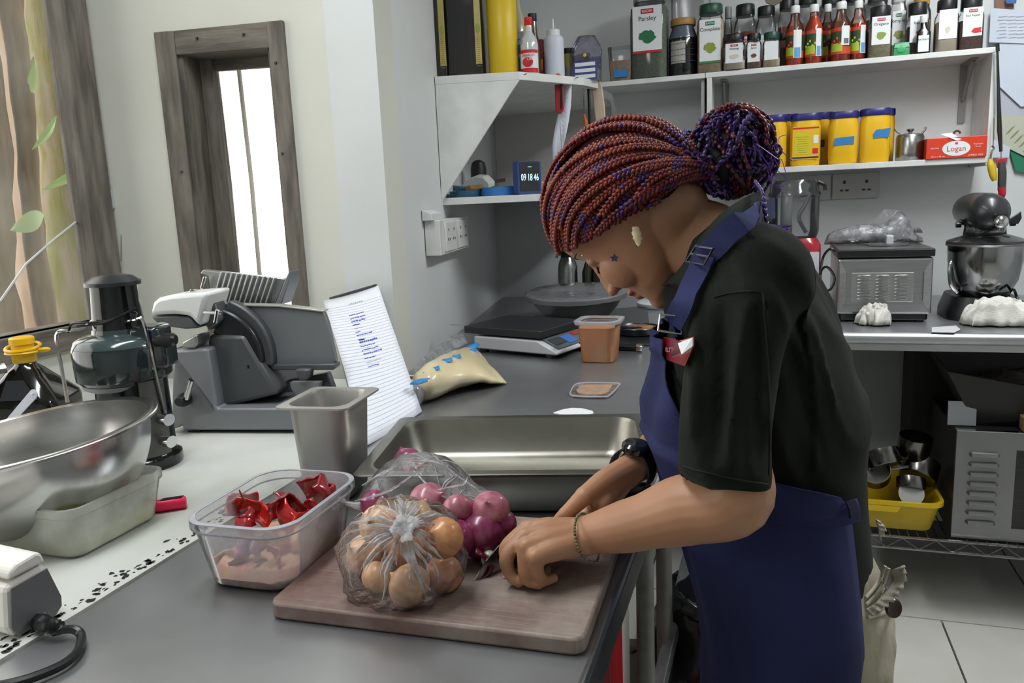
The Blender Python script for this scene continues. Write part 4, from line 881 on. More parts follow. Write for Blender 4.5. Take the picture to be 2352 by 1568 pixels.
c, w_, h = place(1535, 1640, -30, 3.22, SZ); t = thing('storage_canister', 'empty clear plastic canister behind the sauce jar', 'canister', c)
bm = NB(); loft(bm, [rrect(w_*.8, .09, .02, 3, 0), rrect(w_*.85, .1, .02, 3, h)]); obj('canister_body', bm, film('clear_canister', haze=.16, gloss=.3, bump=0, hvar=False), t)
jar('tall jar of tan seasoning with a dark green lid and green label band', 1602, 1664, 12, 3.105, SZ, m_tan, m_grn, lab=m_lab, title='Complete', art=art_strip(m_olive, m_leafg), logo=m_leafd, lidh=.13, fillf=1.1, lab_h=(.18, .84))
jar('slim bottle with a grey cap behind the tan seasoning', 1664, 1682, 16, 3.2, SZ, m_greyp, mat('grey_cap', '#85898b', .4), square=False, lidh=.16, name='spice_bottle')
jar('jar of red powder with a black lid, back row', 1687, 1737, 12, 3.2, SZ, m_redp, m_blk, lab=m_lab, logo=m_red, lab_h=(.25, .6), lidh=.16, fillf=.9, art=art_leaf(m_ink, 7, .3))
jar('jar with a black lid and a tomato on its label, back row', 1737, 1783, 16, 3.21, SZ, m_greyp, m_blk, lab=m_lab, lab_h=(.25, .62), lidh=.14, art=art_leaf(m_tomato, 9, .4), fillf=.6)
jar('small black-lidded jar of pale spice at the head of the short front row', 1662, 1713, 80, 3.08, SZ, m_palep, m_blk, lab=m_lab, title='Nutmeg', logo=m_red, lidh=.18, lab_h=(.26, .84), art=art_leaf(m_garl, 9, .6), fillf=.4, group='short spice jars')
jar('small black-lidded jar of brown spice between two short jars', 1714, 1750, 78, 3.085, SZ, m_brn, m_blk, lab=m_lab, logo=m_red, title='Spice', lidh=.18, lab_h=(.26, .84), art=art_leaf(m_brn, 9, .5), fillf=.5, group='short spice jars')
jar('small green-lidded jar with a blank white label by the hot sauces', 1752, 1793, 75, 3.085, SZ, m_tan, m_grn, lab=m_lab, lidh=.18, lab_h=(.28, .84), fillf=.4, group='short spice jars')
jar('small dark-lidded jar of brown spice squeezed behind the first hot sauce', 1788, 1808, 77, 3.13, SZ, m_brn, m_blk, lidh=.18, group='short spice jars')
# hot sauce bottles
m_hot = mat('orange_hot_sauce', '#cf4a1e', .2, coat=.4); m_hot2 = mat('red_hot_sauce', '#b3301c', .2, coat=.4); m_wcap = mat('white_cap', '#e0e2e2', .4)
m_chil = mat('label_dark_green', '#2c3d1e', .6); m_lime = mat('label_lime', '#a3b52c', .6); m_lorg = mat('label_orange', '#c1421f', .6); m_sky = mat('label_blue', '#5d9bd0', .6)
def bottle(label, x0, x1, yt, Y, liq, lvl, kind, group='hot sauce bottles'):
    c, w_, h = place(x0, x1, yt, Y, SZ); t = thing('hot_sauce_bottle', label, 'bottle', c, 0, group); r = w_/2
    prof = [(r*.94, 0), (r, .004), (r, h*.60), (r*.92, h*.66), (r*.55, h*.76), (r*.46, h*.86), (r*.44, h*.88)]
    bm = NB(); lathe(bm, prof, 20); obj('bottle_body', bm, film('bottle_glass_tint', (.98, .86, .82), haze=.12, hcol='#c07a62', gloss=.3, rough=.08, bump=0, hvar=False), t)
    bm = NB(); lathe(bm, [(rr*.95, z) for rr, z in prof if z <= h*lvl]+[(float(np.interp(h*lvl, [p[1] for p in prof], [p[0] for p in prof]))*.95, h*lvl)], 20); obj('sauce', bm, liq, t)
    bm = NB(); lathe(bm, [(r*.5, h*.875), (r*.52, h*.88), (r*.52, h*.985), (r*.48, h), (0, h)], 18); obj('cap', bm, m_wcap, t)
    def patch(name, a0, a1, z0, z1, m, k, par=t):
        bm = NB(); loft(bm, [[V(((r+.0005*k)*math.sin(a), -(r+.0005*k)*math.cos(a), z)) for a in np.linspace(a0, a1, 11)] for z in (z0*h, z1*h)], False, False, closed=False); return obj(name, bm, m, par)
    L = patch('label', -1.3, 1.3, .12, .56, m_lorg, 1)
    patch('label_band', -1.3, 1.3, .24, .5, m_chil, 2, L); patch('label_art', -1.1, .1, .16, .3, m_lime, 3, L)
    bm = NB()
    for k in range(5): ball(bm, (r*1.02*math.sin(-.9+.25*k), -r*1.02*math.cos(-.9+.25*k), h*(.3+.04*(k % 3))), r*.16, (1, .2, 1), 8, 6)
    obj('label_pepper', bm, (m_tomato, m_lime)[kind % 2], L)
    if kind in (0, 1, 3): q = patch('price_sticker', -.15 if kind == 0 else .2, .75 if kind == 0 else .85, .12, .58, m_lab, 4, L); patch('sticker_block', -.05 if kind == 0 else .3, .6 if kind == 0 else .75, .13, .29, m_sky, 5, L)
    if kind == 2:
        patch('barcode_label', .0, .85, .26, .58, m_lab, 4, L); bm = NB()
        for k in range(7): a = .25+.07*k; box(bm, ((r+.003)*math.sin(a), -(r+.003)*math.cos(a), h*.33), (.0008 if k % 2 else .0014, .0006, h*.09))
        o = obj('barcode', bm, m_ink, L, False); o['kind'] = 'stuff'
bottle('orange hot sauce bottle with a white and blue sticker, first of the row', 1806, 1848, 14, 3.09, m_hot, .56, 0)
bottle('full orange hot sauce bottle filled up into the neck', 1850, 1892, 11, 3.09, m_hot, .8, 1)
bottle('nearly empty hot sauce bottle set back between two others', 1886, 1918, 10, 3.15, m_hot2, .3, 4)
bottle('red hot sauce bottle with a barcode label', 1910, 1957, 5, 3.09, m_hot2, .5, 2)
bottle('red hot sauce bottle at the end of the row beside the oregano', 1953, 1993, 2, 3.11, m_hot2, .62, 3)
for k, (a, b, yt, nm) in enumerate(((1788, 1828, -2, 'first'), (1832, 1880, -14, 'second'), (1884, 1938, -12, 'third'), (1940, 1990, -18, 'fourth'))):
    jar('tall black-lidded jar half hidden behind the hot sauces, %s from the tomato label' % nm, a, b, yt, 3.22, SZ, (m_redp, m_greyp, m_brn, m_palep)[k], m_blk, lidh=.15, group='jars behind the hot sauces')
jar('tall oregano jar with a big black lid next to the hot sauces', 1996, 2050, 16, 3.10, SZ, m_herb, m_blk, lab=m_lab, title='Oregano', logo=m_red, art=art_leaf(m_olive, 11, .55), lidh=.22, lab_h=(.36, .96), fillf=.9)
jar('clear-lidded jar with a green seasoning label, set back beside the oregano', 2046, 2084, -12, 3.2, SZ, m_tan, film('grey_clear_lid', haze=.5), lab=m_lab, logo=m_leafd, title='Complete', art=art_leaf(m_olive, 13, .7), lidh=.12, lab_h=(.3, .8))
jar('grey-lidded jar directly above the oregano, back row', 1990, 2044, -14, 3.23, SZ, m_greyp, mat('dark_clear_lid', '#3a3d42', .3), lidh=.13)
jar('black-lidded jar of dark flakes partly behind the small black bottle', 2084, 2134, 8, 3.13, SZ, m_flake, m_blk, lab=m_lab, title='Red P', lidh=.22, lab_h=(.36, .92), art=art_leaf(m_tomato, 8, .3))
jar('jar with an amber lid behind the black-lidded ones', 2097, 2140, -20, 3.23, SZ, mat('amber_oil', '#b5842e', .3), mat('amber_lid', '#b98a3c', .4), lidh=.2)
jar('jar of pale powder with a plain white label near the shelf end', 2150, 2203, 0, 3.10, SZ, m_palep, m_blk, lab=m_lab, lidh=.2, lab_h=(.34, .94), art=art_leaf(m_garl, 8, .3))
jar('crushed red pepper jar at the very end of the top shelf', 2204, 2261, -8, 3.10, SZ, m_flake, m_blk, lab=m_lab, title='Red Pepper', logo=m_red, lidh=.24, lab_h=(.36, .96), art=lambda w_, h, z0, z1: [([(-w_*.05, z0+h*.08), (w_*.1, z0+h*.05), (w_*.38, z0+h*.06), (w_*.33, z0+h*.1), (w_*.38, z0+h*.15), (w_*.05, z0+h*.14)], m_tomato)])
# green pouch and small black bottle
c, w_, h = place(2052, 2090, 98, 3.075, SZ); t = thing('sachet', 'small green packet with a folded top in front of the seasoning jars', 'packet', c)
bm = NB(); loft(bm, [rrect(w_, .016, .004, 2, 0), rrect(w_, .018, .004, 2, h*.6), rrect(w_*.9, .006, .002, 2, h)]); obj('packet_body', bm, mat('green_foil', '#2b8a52', .4), t)
bm = NB(); extr(bm, [(-w_*.46, -.0096, h*.62), (w_*.46, -.0096, h*.62), (w_*.42, -.007, h*.9), (-w_*.42, -.007, h*.9)], (0, -.002, 0)); ball(bm, (0, -.010, h*.5), w_*.3, (1, .12, .8)); obj('flap', bm, mat('green_foil_light', '#3aa066', .4), t)
c, w_, h = place(2106, 2139, 35, 3.075, SZ); t = thing('extract_bottle', 'small black bottle with a white cap and white label', 'bottle', c); r = w_/2
bm = NB(); loft(bm, [rrect(w_, w_*.7, .006, 3, 0), rrect(w_, w_*.7, .006, 3, h*.55), rrect(w_*.5, w_*.5, .006, 3, h*.66), rrect(w_*.46, w_*.46, .006, 3, h*.82)]); obj('bottle_body', bm, mat('dark_extract', '#120c0b', .12, coat=.5), t)
bm = NB(); lathe(bm, [(r*.52, h*.8), (r*.55, h*.81), (r*.55, h*.99), (0, h)], 16); obj('cap', bm, m_wcap, t)
L = plate(t, 'label', w_*.74, h*.42, 0, -w_*.36, h*.26, m_lab); text('label_text', 'EXTRACT', h*.06, m_ink, L, front(0, -w_*.36-.0006, h*.36))
bm = NB(); c = yp(1775, 2, 3.0); extr(bm, [yp(1752, -10, 3.0), yp(1800, -10, 3.0), yp(1796, 2, 3.0), yp(1778, 13, 3.0), yp(1760, 6, 3.0)], (0, .01, 0)); o = obj('paper_cone', bm, mat('brown_paper', '#6b6259', .8), None, False)
tag(o, 'dark paper scrap resting over the back row jars at the top', 'paper')
o.location.y = 0

# yellow tubs on the lower shelf
m_yel = mat('yellow_tub', '#e3b215', .35, sss=0); m_blu = mat('navy_lid', '#27266e', .35); m_tape = mat('blue_tape', '#2f78b8', .6)
def tub(label, x0, x1, yt, Y, labk=0):
    c, w_, h = place(x0, x1, yt, Y, LSZ); t = thing('yellow_tub', label, 'tub', c, 0, 'yellow plastic tubs'); 
    bm = NB(); d_ = w_*.72
    loft(bm, [rrect(w_*.9, d_*.9, .03*min(1, w_/.09), 4, 0), rrect(w_*.96, d_*.96, .028, 4, .005), rrect(w_*.96, d_*.96, .028, 4, h*.10), rrect(w_, d_, .03, 4, h*.13), rrect(w_, d_, .03, 4, h*.74), rrect(w_*.96, d_*.96, .03, 4, h*.8), rrect(w_*.93, d_*.93, .03, 4, h*.88)]); obj('tub_body', bm, m_yel, t)
    bm = NB(); loft(bm, [rrect(w_*1.0, d_*1.0, .032, 4, h*.87), rrect(w_*1.03, d_*1.03, .033, 4, h*.885), rrect(w_*1.03, d_*1.03, .033, 4, h*.975), rrect(w_*.97, d_*.97, .03, 4, h)]); obj('lid', bm, m_blu, t)
    yy = -d_/2-.0012
    if labk == 1:
        L = plate(t, 'label', w_*.86, h*.62, 0, yy, h*.44, mat('label_yellow', '#e2b51c', .4)); plate(L, 'band', w_*.86, h*.03, 0, yy-.0005, h*.72, m_tomato); plate(L, 'band', w_*.86, h*.03, 0, yy-.0005, h*.16, m_blu)
        plate(L, 'fact_panel', w_*.5, h*.40, -w_*.1, yy-.0006, h*.42, mat('label_lemon', '#cfc11c', .5)); plate(L, 'picture', w_*.16, h*.16, w_*.33, yy-.0007, h*.5, m_lab); plate(L, 'picture', w_*.18, h*.1, w_*.32, yy-.0007, h*.28, m_tomato)
        bm = NB(); 
        for k in range(8): box(bm, (-w_*.1, yy-.0012, h*(.26+.042*k)), (w_*random.uniform(.3, .44), .0003, .0012))
        o = obj('small_print', bm, m_olive, L, False); o['kind'] = 'stuff'
    if labk in (2, 3):
        bm = NB(); s = w_; pts = [(-s*.34, h*.36), (s*.33, h*.36+.002), (s*.34, h*.52), (-s*.30, h*.5)] if labk == 2 else [(-s*.08, h*.44), (s*.42, h*.46), (s*.46, h*.62), (s*.0, h*.6), (-s*.1, h*.52)]
        extr(bm, [(x, yy, z) for x, z in pts], (0, -.0008, 0)); obj('tape_label', bm, m_tape, t, False)
    if labk == 4: plate(t, 'tape_label', w_*.5, h*.14, -w_*.2, yy, h*.42, mat('dark_tape', '#3c4658', .6))
tub('yellow tub with navy lid, partly behind the purple hair bun', 1738, 1808, 266, 3.10, 4)
tub('yellow tub with a printed label of red and white pictures', 1816, 1886, 262, 3.10, 1)
tub('yellow tub with a straight strip of blue tape', 1904, 1973, 257, 3.10, 2)
tub('yellow tub with a torn strip of blue tape, next to the small pot', 1976, 2047, 250, 3.10, 3)
tub('yellow tub in the back row between the taped and the printed one', 1872, 1914, 258, 3.21, 4)
tub('yellow tub in the back row between the printed one and the hidden one', 1798, 1834, 262, 3.21, 0)
tub('yellow tub in the back row behind the torn tape tub', 2010, 2056, 250, 3.21, 0)
c, w_, h = place(2058, 2124, 306, 3.12, LSZ); t = thing('sugar_pot', 'small steel lidded pot between the yellow tubs and the red box', 'pot', c); r = w_/2
bm = NB(); lathe(bm, [(r*.9, 0), (r*.98, .004), (r, h*.3), (r, h*.85), (r*.94, h*.9)], 28); obj('pot_body', bm, m_steel, t)
bm = NB(); lathe(bm, [(r*.95, h*.9), (r*.92, h*.95), (r*.3, h*1.0), (r*.12, h*1.0), (r*.12, h*1.04), (r*.28, h*1.12), (r*.2, h*1.16), (0, h*1.16)], 24); obj('lid', bm, m_steel_d, t)
bm = NB(); tube(bm, spl([(-r*.7, 0, h*.98), (-r*1.0, 0, h*1.1), (-r*1.15, 0, h*1.2)], 4), .002, 6); tube(bm, spl([(r*.8, 0, h*.98), (r*1.0, 0, h*1.1), (r*1.02, 0, h*1.2)], 4), .004, 6); obj('spoon', bm, m_steel_d, t)
c, w_, h = place(2124, 2260, 316, 3.085, LSZ); t = thing('tissue_box', 'red and white box of disposable sheets at the end of the lower shelf', 'box', c)
m_box = mat('box_red', '#d23c20', .4); bm = NB(); box(bm, (0, 0, h/2), (w_, .085, h)); obj('carton', bm, m_box, t, False, .0015)
yy = -.0432; bm = NB(); extr(bm, [(w_*.235*math.cos(a), yy, h*.46+h*.36*math.sin(a)) for a in np.linspace(0, 2*PI, 25)[:-1]], (0, -.0006, 0)); L = obj('oval_logo', bm, m_lab, t, False)
text('logo_text', 'Logan', h*.36, m_box, L, front(0, yy-.001, h*.44)); bm = NB(); extr(bm, leafp, (0, 0, 0)) if 0 else box(bm, (0, yy-.001, h*.70), (h*.12, .0004, h*.1)); obj('emblem', bm, m_box, L, False)
for x, z, s, n in ((-.36, .5, .07, 'BASTING'), (.36, .62, .07, 'Disposable'), (.36, .5, .07, 'Sheets'), (-.3, .1, .08, '50cm x 90 cm'), (.33, .1, .09, 'JUMBO SIZE')): text('print', n, h*s*1.3, m_lab, t, front(w_*x, yy-.0004, h*z))
bm = NB(); extr(bm, [(.0, .0, h+.0006), (w_*.1, .02, h+.0006), (w_*.28, .015, h+.0006), (w_*.2, -.015, h+.0006), (w_*.05, -.012, h+.0006)], (0, 0, .0005)); obj('opening', bm, m_lab, t, False)
bm = NB(); extr(bm, [(-w_*.26, -.03, h+.012), (-w_*.06, -.01, h+.016), (w_*.08, -.044, h-.008), (-.0, -.046, h-.012), (-w_*.14, -.046, h+.0)], (0, .0012, .001)); obj('tissue', bm, mat('tissue', '#dfdde0', .7), t, False)
bm = NB(); 
for k in range(14): a = 2*PI*k/14; 
tube(bm, [(.008+.010*math.cos(a), 0, h+.012+.010*math.sin(a)) for a in np.linspace(0, PI*1.5, 12)], .0035, 6); o = obj('rubber_ring', bm, mat('brown_rubber', '#5b3527', .6), t)

# ------------------------------------------------------------------ corner shelf contents
m_tin = mat('dark_oil_tin', '#16171b', .16, coat=.3, col2='#241f14', scale=4); m_gold = mat('gold_label', '#b8a65a', .4, col2='#a8964a', scale=20)
def oil(label, x0, x1, Y):
    c, w_, h = place(x0, x1, 100, Y, CSZ); h = .33; t = thing('oil_tin', label, 'tin', c, math.radians(8), 'tall olive oil tins'); d_ = w_*.9
    bm = NB(); loft(bm, [rrect(w_*.97, d_*.97, .008, 3, 0), rrect(w_, d_, .008, 3, .004), rrect(w_, d_, .008, 3, h-.03), rrect(w_*.35, d_*.35, .015, 3, h)]); obj('tin_body', bm, m_tin, t)
    bm = NB(); lathe(bm, [(.014, h-.002), (.016, h), (.016, h+.03), (0, h+.03)], 14); obj('cap', bm, m_gold, t)
    xx = w_/2-.010; bm = NB(); box(bm, (xx, -d_/2-.0006, h*.5+.012), (.019, .0012, h*.86)); L = obj('gold_label', bm, m_gold, t, False)
    bm = NB(); ball(bm, (xx, -d_/2-.001, h*.42), .0085, (1, .08, 1.9), 12, 8); obj('seal', bm, m_olive, L)
    bm = NB(); 
    for k in range(16): box(bm, (xx, -d_/2-.0014, .03+.006*k), (.011, .0003, .0016))
    o = obj('small_print', bm, mat('bronze_ink', '#857540', .6), L, False); o['kind'] = 'stuff'
oil('tall dark oil tin with gold label standing against the wall', 962, 1030, 2.385)
oil('tall dark oil tin with gold label beside the yellow bottle', 1034, 1112, 2.415)
c, w_, h = place(1122, 1188, 100, 2.43, CSZ); t = thing('squeeze_bottle', 'thick yellow cylindrical bottle next to the dark oil tins', 'bottle', c); r = w_/2; h = .3
bm = NB(); lathe(bm, [(r*.95, 0), (r, .003), (r, h*.8), (r*.5, h*.9), (r*.4, h)], 32); obj('bottle_body', bm, mat('mustard_plastic', '#d9b823', .4), t); bm = NB(); lathe(bm, [(r*.42, h-.002), (r*.42, h+.02), (.004, h+.06), (0, h+.06)], 20); obj('nozzle', bm, mat('mustard_plastic', '#d9b823', .4), t)
def cyl(nm, label, cat, x0, x1, yt, Y, prof, m, seg=22, zb=CSZ, capm=None, capprof=None, body='bottle_body'):
    c, w_, h = place(x0, x1, yt, Y, zb); r = w_/2; t = thing(nm, label, cat, c)
    bm = NB(); lathe(bm, [(a*r, b*h) for a, b in prof], seg); obj(body, bm, m, t)
    if capprof: bm = NB(); lathe(bm, [(a*r, b*h) for a, b in capprof], seg); obj('cap', bm, capm, t)
    return t, r, h
t, r, h = cyl('liquor_bottle', 'clear bottle of pale liquid with a white label behind the yellow bottle', 'bottle', 1166, 1206, -20, 2.62, [(.95, 0), (1, .02), (1, .55), (.9, .66), (.35, .84), (.3, 1)], mat('pale_liquid', '#b9b99a', .1, coat=.5), zb=CSZ)
plate(t, 'label', r*1.5, h*.3, r*.2, -r*1.0, h*.4, m_lab)
t, r, h = cyl('blue_can', 'blue can with white letters half hidden behind the sesame oil', 'can', 1176, 1204, 92, 2.5, [(1, 0), (1, 1), (0, 1)], mat('can_blue', '#1f4a86', .4), zb=CSZ, body='can_body')
text('print', 'A', h*.2, m_lab, t, front(r*.5, -r-.001, h*.88)); text('print', 'FIT', h*.16, m_lab, t, front(r*.5, -r-.001, h*.55))
t, r, h = cyl('sesame_oil_bottle', 'sesame oil bottle with a red cap and red and white label', 'bottle', 1193, 1233, 40, 2.44, [(.95, 0), (1, .02), (1, .52), (.9, .6), (.42, .74), (.36, .88)], mat('sesame_glass', '#c9ccd0', .08, coat=.6, metal=.15), capm=mat('red_cap', '#d01f1c', .35), capprof=[(.42, .86), (.46, .87), (.46, .99), (.4, 1), (0, 1)])
def cpatch(par, nm, r, a0, a1, z0, z1, m): bm = NB(); loft(bm, [[V((r*math.sin(a), -r*math.cos(a), z)) for a in np.linspace(a0, a1, 11)] for z in (z0, z1)], False, False, closed=False); return obj(nm, bm, m, par)
L = cpatch(t, 'label', r+.0006, -1.4, 1.4, .02*h, .42*h, m_lab); cpatch(L, 'band', r+.001, -1.4, 1.4, .36*h, .42*h, m_tomato); cpatch(L, 'band', r+.001, -1.4, 1.4, .02*h, .1*h, m_tomato)
bm = NB(); ball(bm, (.002, -r-.0012, h*.2), r*.62, (1.0, .05, .85)); obj('picture', bm, m_tomato, L); text('print', 'Sesame', h*.085, m_tomato, L, front(r*.2, -r-.0025, h*.325)); text('print', 'OIL', h*.075, m_lab, L, front(r*.35, -r-.0025, h*.25))
bm = NB(); ball(bm, (-r*.4, -r*.72, h*.54), r*.35, (1, .25, 1.1), 10, 8); obj('sticker', bm, mat('sticker_blue', '#4f97cf', .4), t)
t, r, h = cyl('vinegar_bottle', 'brown bottle with a black cap right behind the sesame oil', 'bottle', 1204, 1240, 32, 2.54, [(1, 0), (1, .5), (.6, .68), (.5, .9)], mat('brown_glass', '#4a3a1e', .1, coat=.5), capm=m_blk, capprof=[(.52, .88), (.55, .89), (.55, 1), (0, 1)])
c, w_, h = place(1226, 1250, 94, 2.56, CSZ); t = thing('red_packet', 'dark red and orange carton between the sesame oil and white bottle', 'box', c); bm = NB(); box(bm, (0, 0, h/2), (w_, .05, h)); obj('carton', bm, mat('maroon_card', '#7d1c24', .5), t, False, .001); plate(t, 'band', w_*1.002, h*.27, 0, -.0256, h*.36, mat('orange_band', '#bb7028', .5))
t, r, h = cyl('squeeze_bottle', 'white translucent squeeze bottle with a pointed nozzle on the corner shelf', 'bottle', 1248, 1294, 84, 2.56, [(.97, 0), (1, .02), (1, .94), (.8, 1)], mat('milky_plastic', '#c9cedb', .35), capm=mat('milky_cap', '#d3d5d8', .4), capprof=[(.66, 1), (.66, 1.14), (.5, 1.17), (.12, 1.19), (.06, 1.42), (0, 1.42)])
t, r, h = cyl('pickle_jar', 'small jar with a dark lid half hidden by the white squeeze bottle', 'jar', 1292, 1318, 112, 2.68, [(.95, 0), (1, .02), (1, .84)], mat('pickle_yellow', '#a39b5c', .2, coat=.3), capm=m_blk, capprof=[(1, .84), (1.02, .86), (1.02, 1), (0, 1)]); cpatch(t, 'label', r+.0006, -1, 1, .02*h, .45*h, mat('foil_label', '#9b9c9f', .3, .5))
c, w_, h = place(1316, 1380, 118, 2.68, CSZ); t = thing('storage_tub', 'clear domed tub with blue label strips holding small packets', 'tub', c)
bm = NB(); loft(bm, [rrect(w_*.9, .06, .01, 3, 0), rrect(w_, .066, .012, 3, h), rrect(w_*1.03, .068, .012, 3, h), rrect(w_*.95, .06, .02, 3, h*1.2), rrect(w_*.6, .04, .018, 3, h*1.5)]); obj('tub_body', bm, film('purple_clear', (.92, .9, .96), haze=.3, hcol='#9a97aa', gloss=.3, bump=0), t)
bm = NB(); random.seed(2)
for k in range(9): box(bm, (random.uniform(-.3, .3)*w_, random.uniform(-.012, .012), h*(.45+.05*k)), (w_*.3, .02, h*.2), RY(random.uniform(-.6, .6)))
o = obj('packets', bm, mat('packet_navy', '#4a4c74', .5), t, False); o['kind'] = 'stuff'
L = plate(t, 'label', w_*.86, h*.62, 0, -.0338, h*.31, mat('strip_blue', '#2a3f7c', .5))
for k in range(3): plate(L, 'white_strip', w_*.72, h*.12, 0, -.0344, h*(.12+.2*k), m_lab)
bm = NB(); ball(bm, (0, -.035, h*.82), .006, (1, .2, 1)); obj('yellow_dot', bm, mat('dot_yellow', '#d3b332', .5), t)
c, w_, h = place(1383, 1446, 96, 2.98, SZ); t = thing('oat_tub', 'clear tub of tan crumbs with a blue tape label beside the parsley', 'tub', c)
bm = NB(); loft(bm, [rrect(w_*.85, .07, .012, 3, 0), rrect(w_, .08, .014, 3, h)]); obj('tub_body', bm, film('clear_canister', haze=.16, gloss=.3, bump=0, hvar=False), t); t.location.y = 3.11
bm = NB(); loft(bm, [rrect(w_*.82, .066, .012, 3, .003), rrect(w_*.9, .072, .012, 3, h*.6)]); obj('contents', bm, mat('oat_crumbs', '#b08a62', .9, col2='#c4a27c', scale=90, bump=.5), t); plate(t, 'tape_label', w_*.5, h*.22, .0, -.041, h*.22, m_tape)

# lower tier
def onlow(px, Y): return V((yp(px, 430, Y).x, Y, LZ2))
Yk = 2.42
ck = onlow(1212, Yk); t = thing('digital_clock', 'blue framed digital clock reading 09 18 46 on the corner shelf', 'clock', (ck.x, ck.y, LZ2+.0005), math.radians(60))
hh = yp(1210, 370, Yk).z-LZ2; ww = hh*.98
bm = NB(); loft(bm, [rrect(ww, hh, .008, 3, -.011), rrect(ww, hh, .008, 3, .011)]); bmesh.ops.rotate(bm, matrix=Matrix.Rotation(PI/2, 3, 'X'), verts=bm.verts); bmesh.ops.translate(bm, vec=(0, 0, hh/2), verts=bm.verts); obj('case', bm, mat('clock_blue', '#2c4377', .4), t)
F_ = plate(t, 'face', ww*.84, hh*.86, 0, -.0116, hh*.53, mat('clock_face', '#26282c', .15)); m_led = mat('clock_digits', '#bfe6ee', .5, emit=1.1)
for k, s in enumerate(('09', '18', '46')): text('digits', s, hh*.30, m_led, F_, front(ww*(-.27+.27*k), -.0125, hh*.5), sx=.72)
plate(F_, 'dash', ww*.16, hh*.015, 0, -.0125, hh*.82, m_led)
ct = onlow(1147, 2.43); t = thing('tape_roll', 'blue roll of masking tape standing next to the digital clock', 'tape', (ct.x, ct.y, LZ2))
m_bt = mat('blue_masking', '#2f6fb3', .55); rr_ = (yp(1186, 430, 2.43).x-yp(1108, 430, 2.43).x)/2
bm = NB(); lathe(bm, [(rr_, 0), (rr_, .028), (rr_*.72, .028), (rr_*.72, 0)], 36); obj('roll', bm, m_bt, t, angle=30)
bm = NB(); lathe(bm, [(rr_*.6, .002), (rr_*.6, .03), (rr_*.5, .03), (rr_*.5, .002)], 24, (rr_*.1, rr_*.1, 0)); obj('inner_roll', bm, mat('green_tape', '#2f8a3c', .5), t, angle=30)
ct = onlow(1068, 2.40); t = thing('tape_roll', 'blue tape roll lying half under the wooden stick', 'tape', (ct.x, ct.y, LZ2)); bm = NB(); lathe(bm, [(rr_*.85, 0), (rr_*.88, .004), (rr_*.88, .02), (rr_*.6, .02), (rr_*.6, 0)], 30); obj('roll', bm, mat('teal_tape', '#27506b', .5), t, angle=30); bm = NB(); lathe(bm, [(rr_*.84, .0202), (rr_*.62, .0206)], 30); obj('side_face', bm, m_bt, t)
a_, b_ = yp(1076, 437, 2.375), yp(1106, 424, 2.44); bm = NB(); tube(bm, [V((a_.x, a_.y, LZ2+.026)), V((b_.x, b_.y, LZ2+.028))], .0105, 10); tag(obj('rolling_stick', bm, mat('tan_wood', '#8a6a42', .6, col2='#7a5a36', scale=30), None), 'short wooden rod lying across the teal tape roll', 'stick')
a_ = onlow(1060, 2.47); bm = NB(); tube(bm, [a_+V((-.05, .02, .035)), a_+V((.045, -.01, .024))], [.009, .008], 8); tag(obj('marker_pen', bm, mat('speckled_teal', '#1d4c66', .4, col2='#3a7a94', scale=120), None), 'speckled teal handle lying behind the tape rolls', 'handle')
a_ = onlow(1090, 2.5); t = thing('dough_scraper', 'white plastic curved scraper leaning on the black pestle', 'scraper', (a_.x, a_.y, LZ2+.03)); bm = NB(); pl = [(-.055, .0, 0), (.05, 0, -.004), (.052, 0, .012), (.03, 0, .034), (.0, 0, .038), (-.03, 0, .028)]; extr(bm, pl, (.01, .035, .008)); obj('blade', bm, mat('ivory_plastic', '#d5d6d0', .35), t, True, .003)
bm = NB(); lathe(bm, [(.02, -.03), (.022, -.02), (.022, .012)], 12, (-.02, .03, 0)); obj('grip', bm, mat('brown_grip', '#6a4c32', .6), t)
a_ = onlow(1101, 2.62); t = thing('pestle_cup', 'black rounded cylinder standing at the back of the corner shelf', 'container', (a_.x, a_.y, LZ2)); bm = NB(); lathe(bm, [(.026, 0), (.027, .01), (.027, .065)], 20); obj('base', bm, mat('grey_rubber', '#4a4a48', .5), t); bm = NB(); lathe(bm, [(.0275, .065), (.027, .10), (.022, .118), (.010, .126), (0, .127)], 20); obj('rounded_top', bm, mat('soft_black', '#1b1a1b', .5), t)
a_, b_ = onlow(1120, 2.62), onlow(1160, 2.66); bm = NB(); box(bm, (a_+b_)/2+V((0, 0, .052)), ((b_-a_).length, .014, .012), RZ(math.atan2((b_-a_).y, (b_-a_).x)) @ RY(-.12)); tag(obj('brush_handle', bm, mat('dark_brown_wood', '#3c2a26', .6), None), 'dark brown wooden handle sticking out beside the black cylinder', 'handle')
for k, (px, Y, s, lb) in enumerate(((1172, 2.6, (.045, .03, .03), 'small tan wooden block behind the blue tape roll'), (1250, 2.56, (.06, .02, .02), 'reddish brown wooden piece beside the clock'), (1255, 2.60, (.055, .03, .042), 'pale green and white folded packet behind the clock'))):
    a_ = onlow(px, Y); bm = NB(); box(bm, (a_.x, a_.y, LZ2+s[2]/2), s, RZ(.3*k)); tag(obj('wooden_block' if k < 2 else 'folded_packet', bm, (mat('tan_wood', '#8a6a42', .6), mat('red_wood', '#8a4a34', .5), mat('sage_paper', '#b0b39a', .7))[k], None, False, .004), lb, 'block' if k < 2 else 'packet')
a_ = onlow(1305, 2.62); bm = NB(); tube(bm, [a_+V((-.04, 0, .045)), a_+V((.06, .02, .052))], [.030, .027], 16); tag(obj('wooden_cup', bm, mat('mahogany', '#5e2226', .35, coat=.3, col2='#7a3434', scale=12), None), 'dark red turned wooden cup lying on its side by the clock', 'cup')
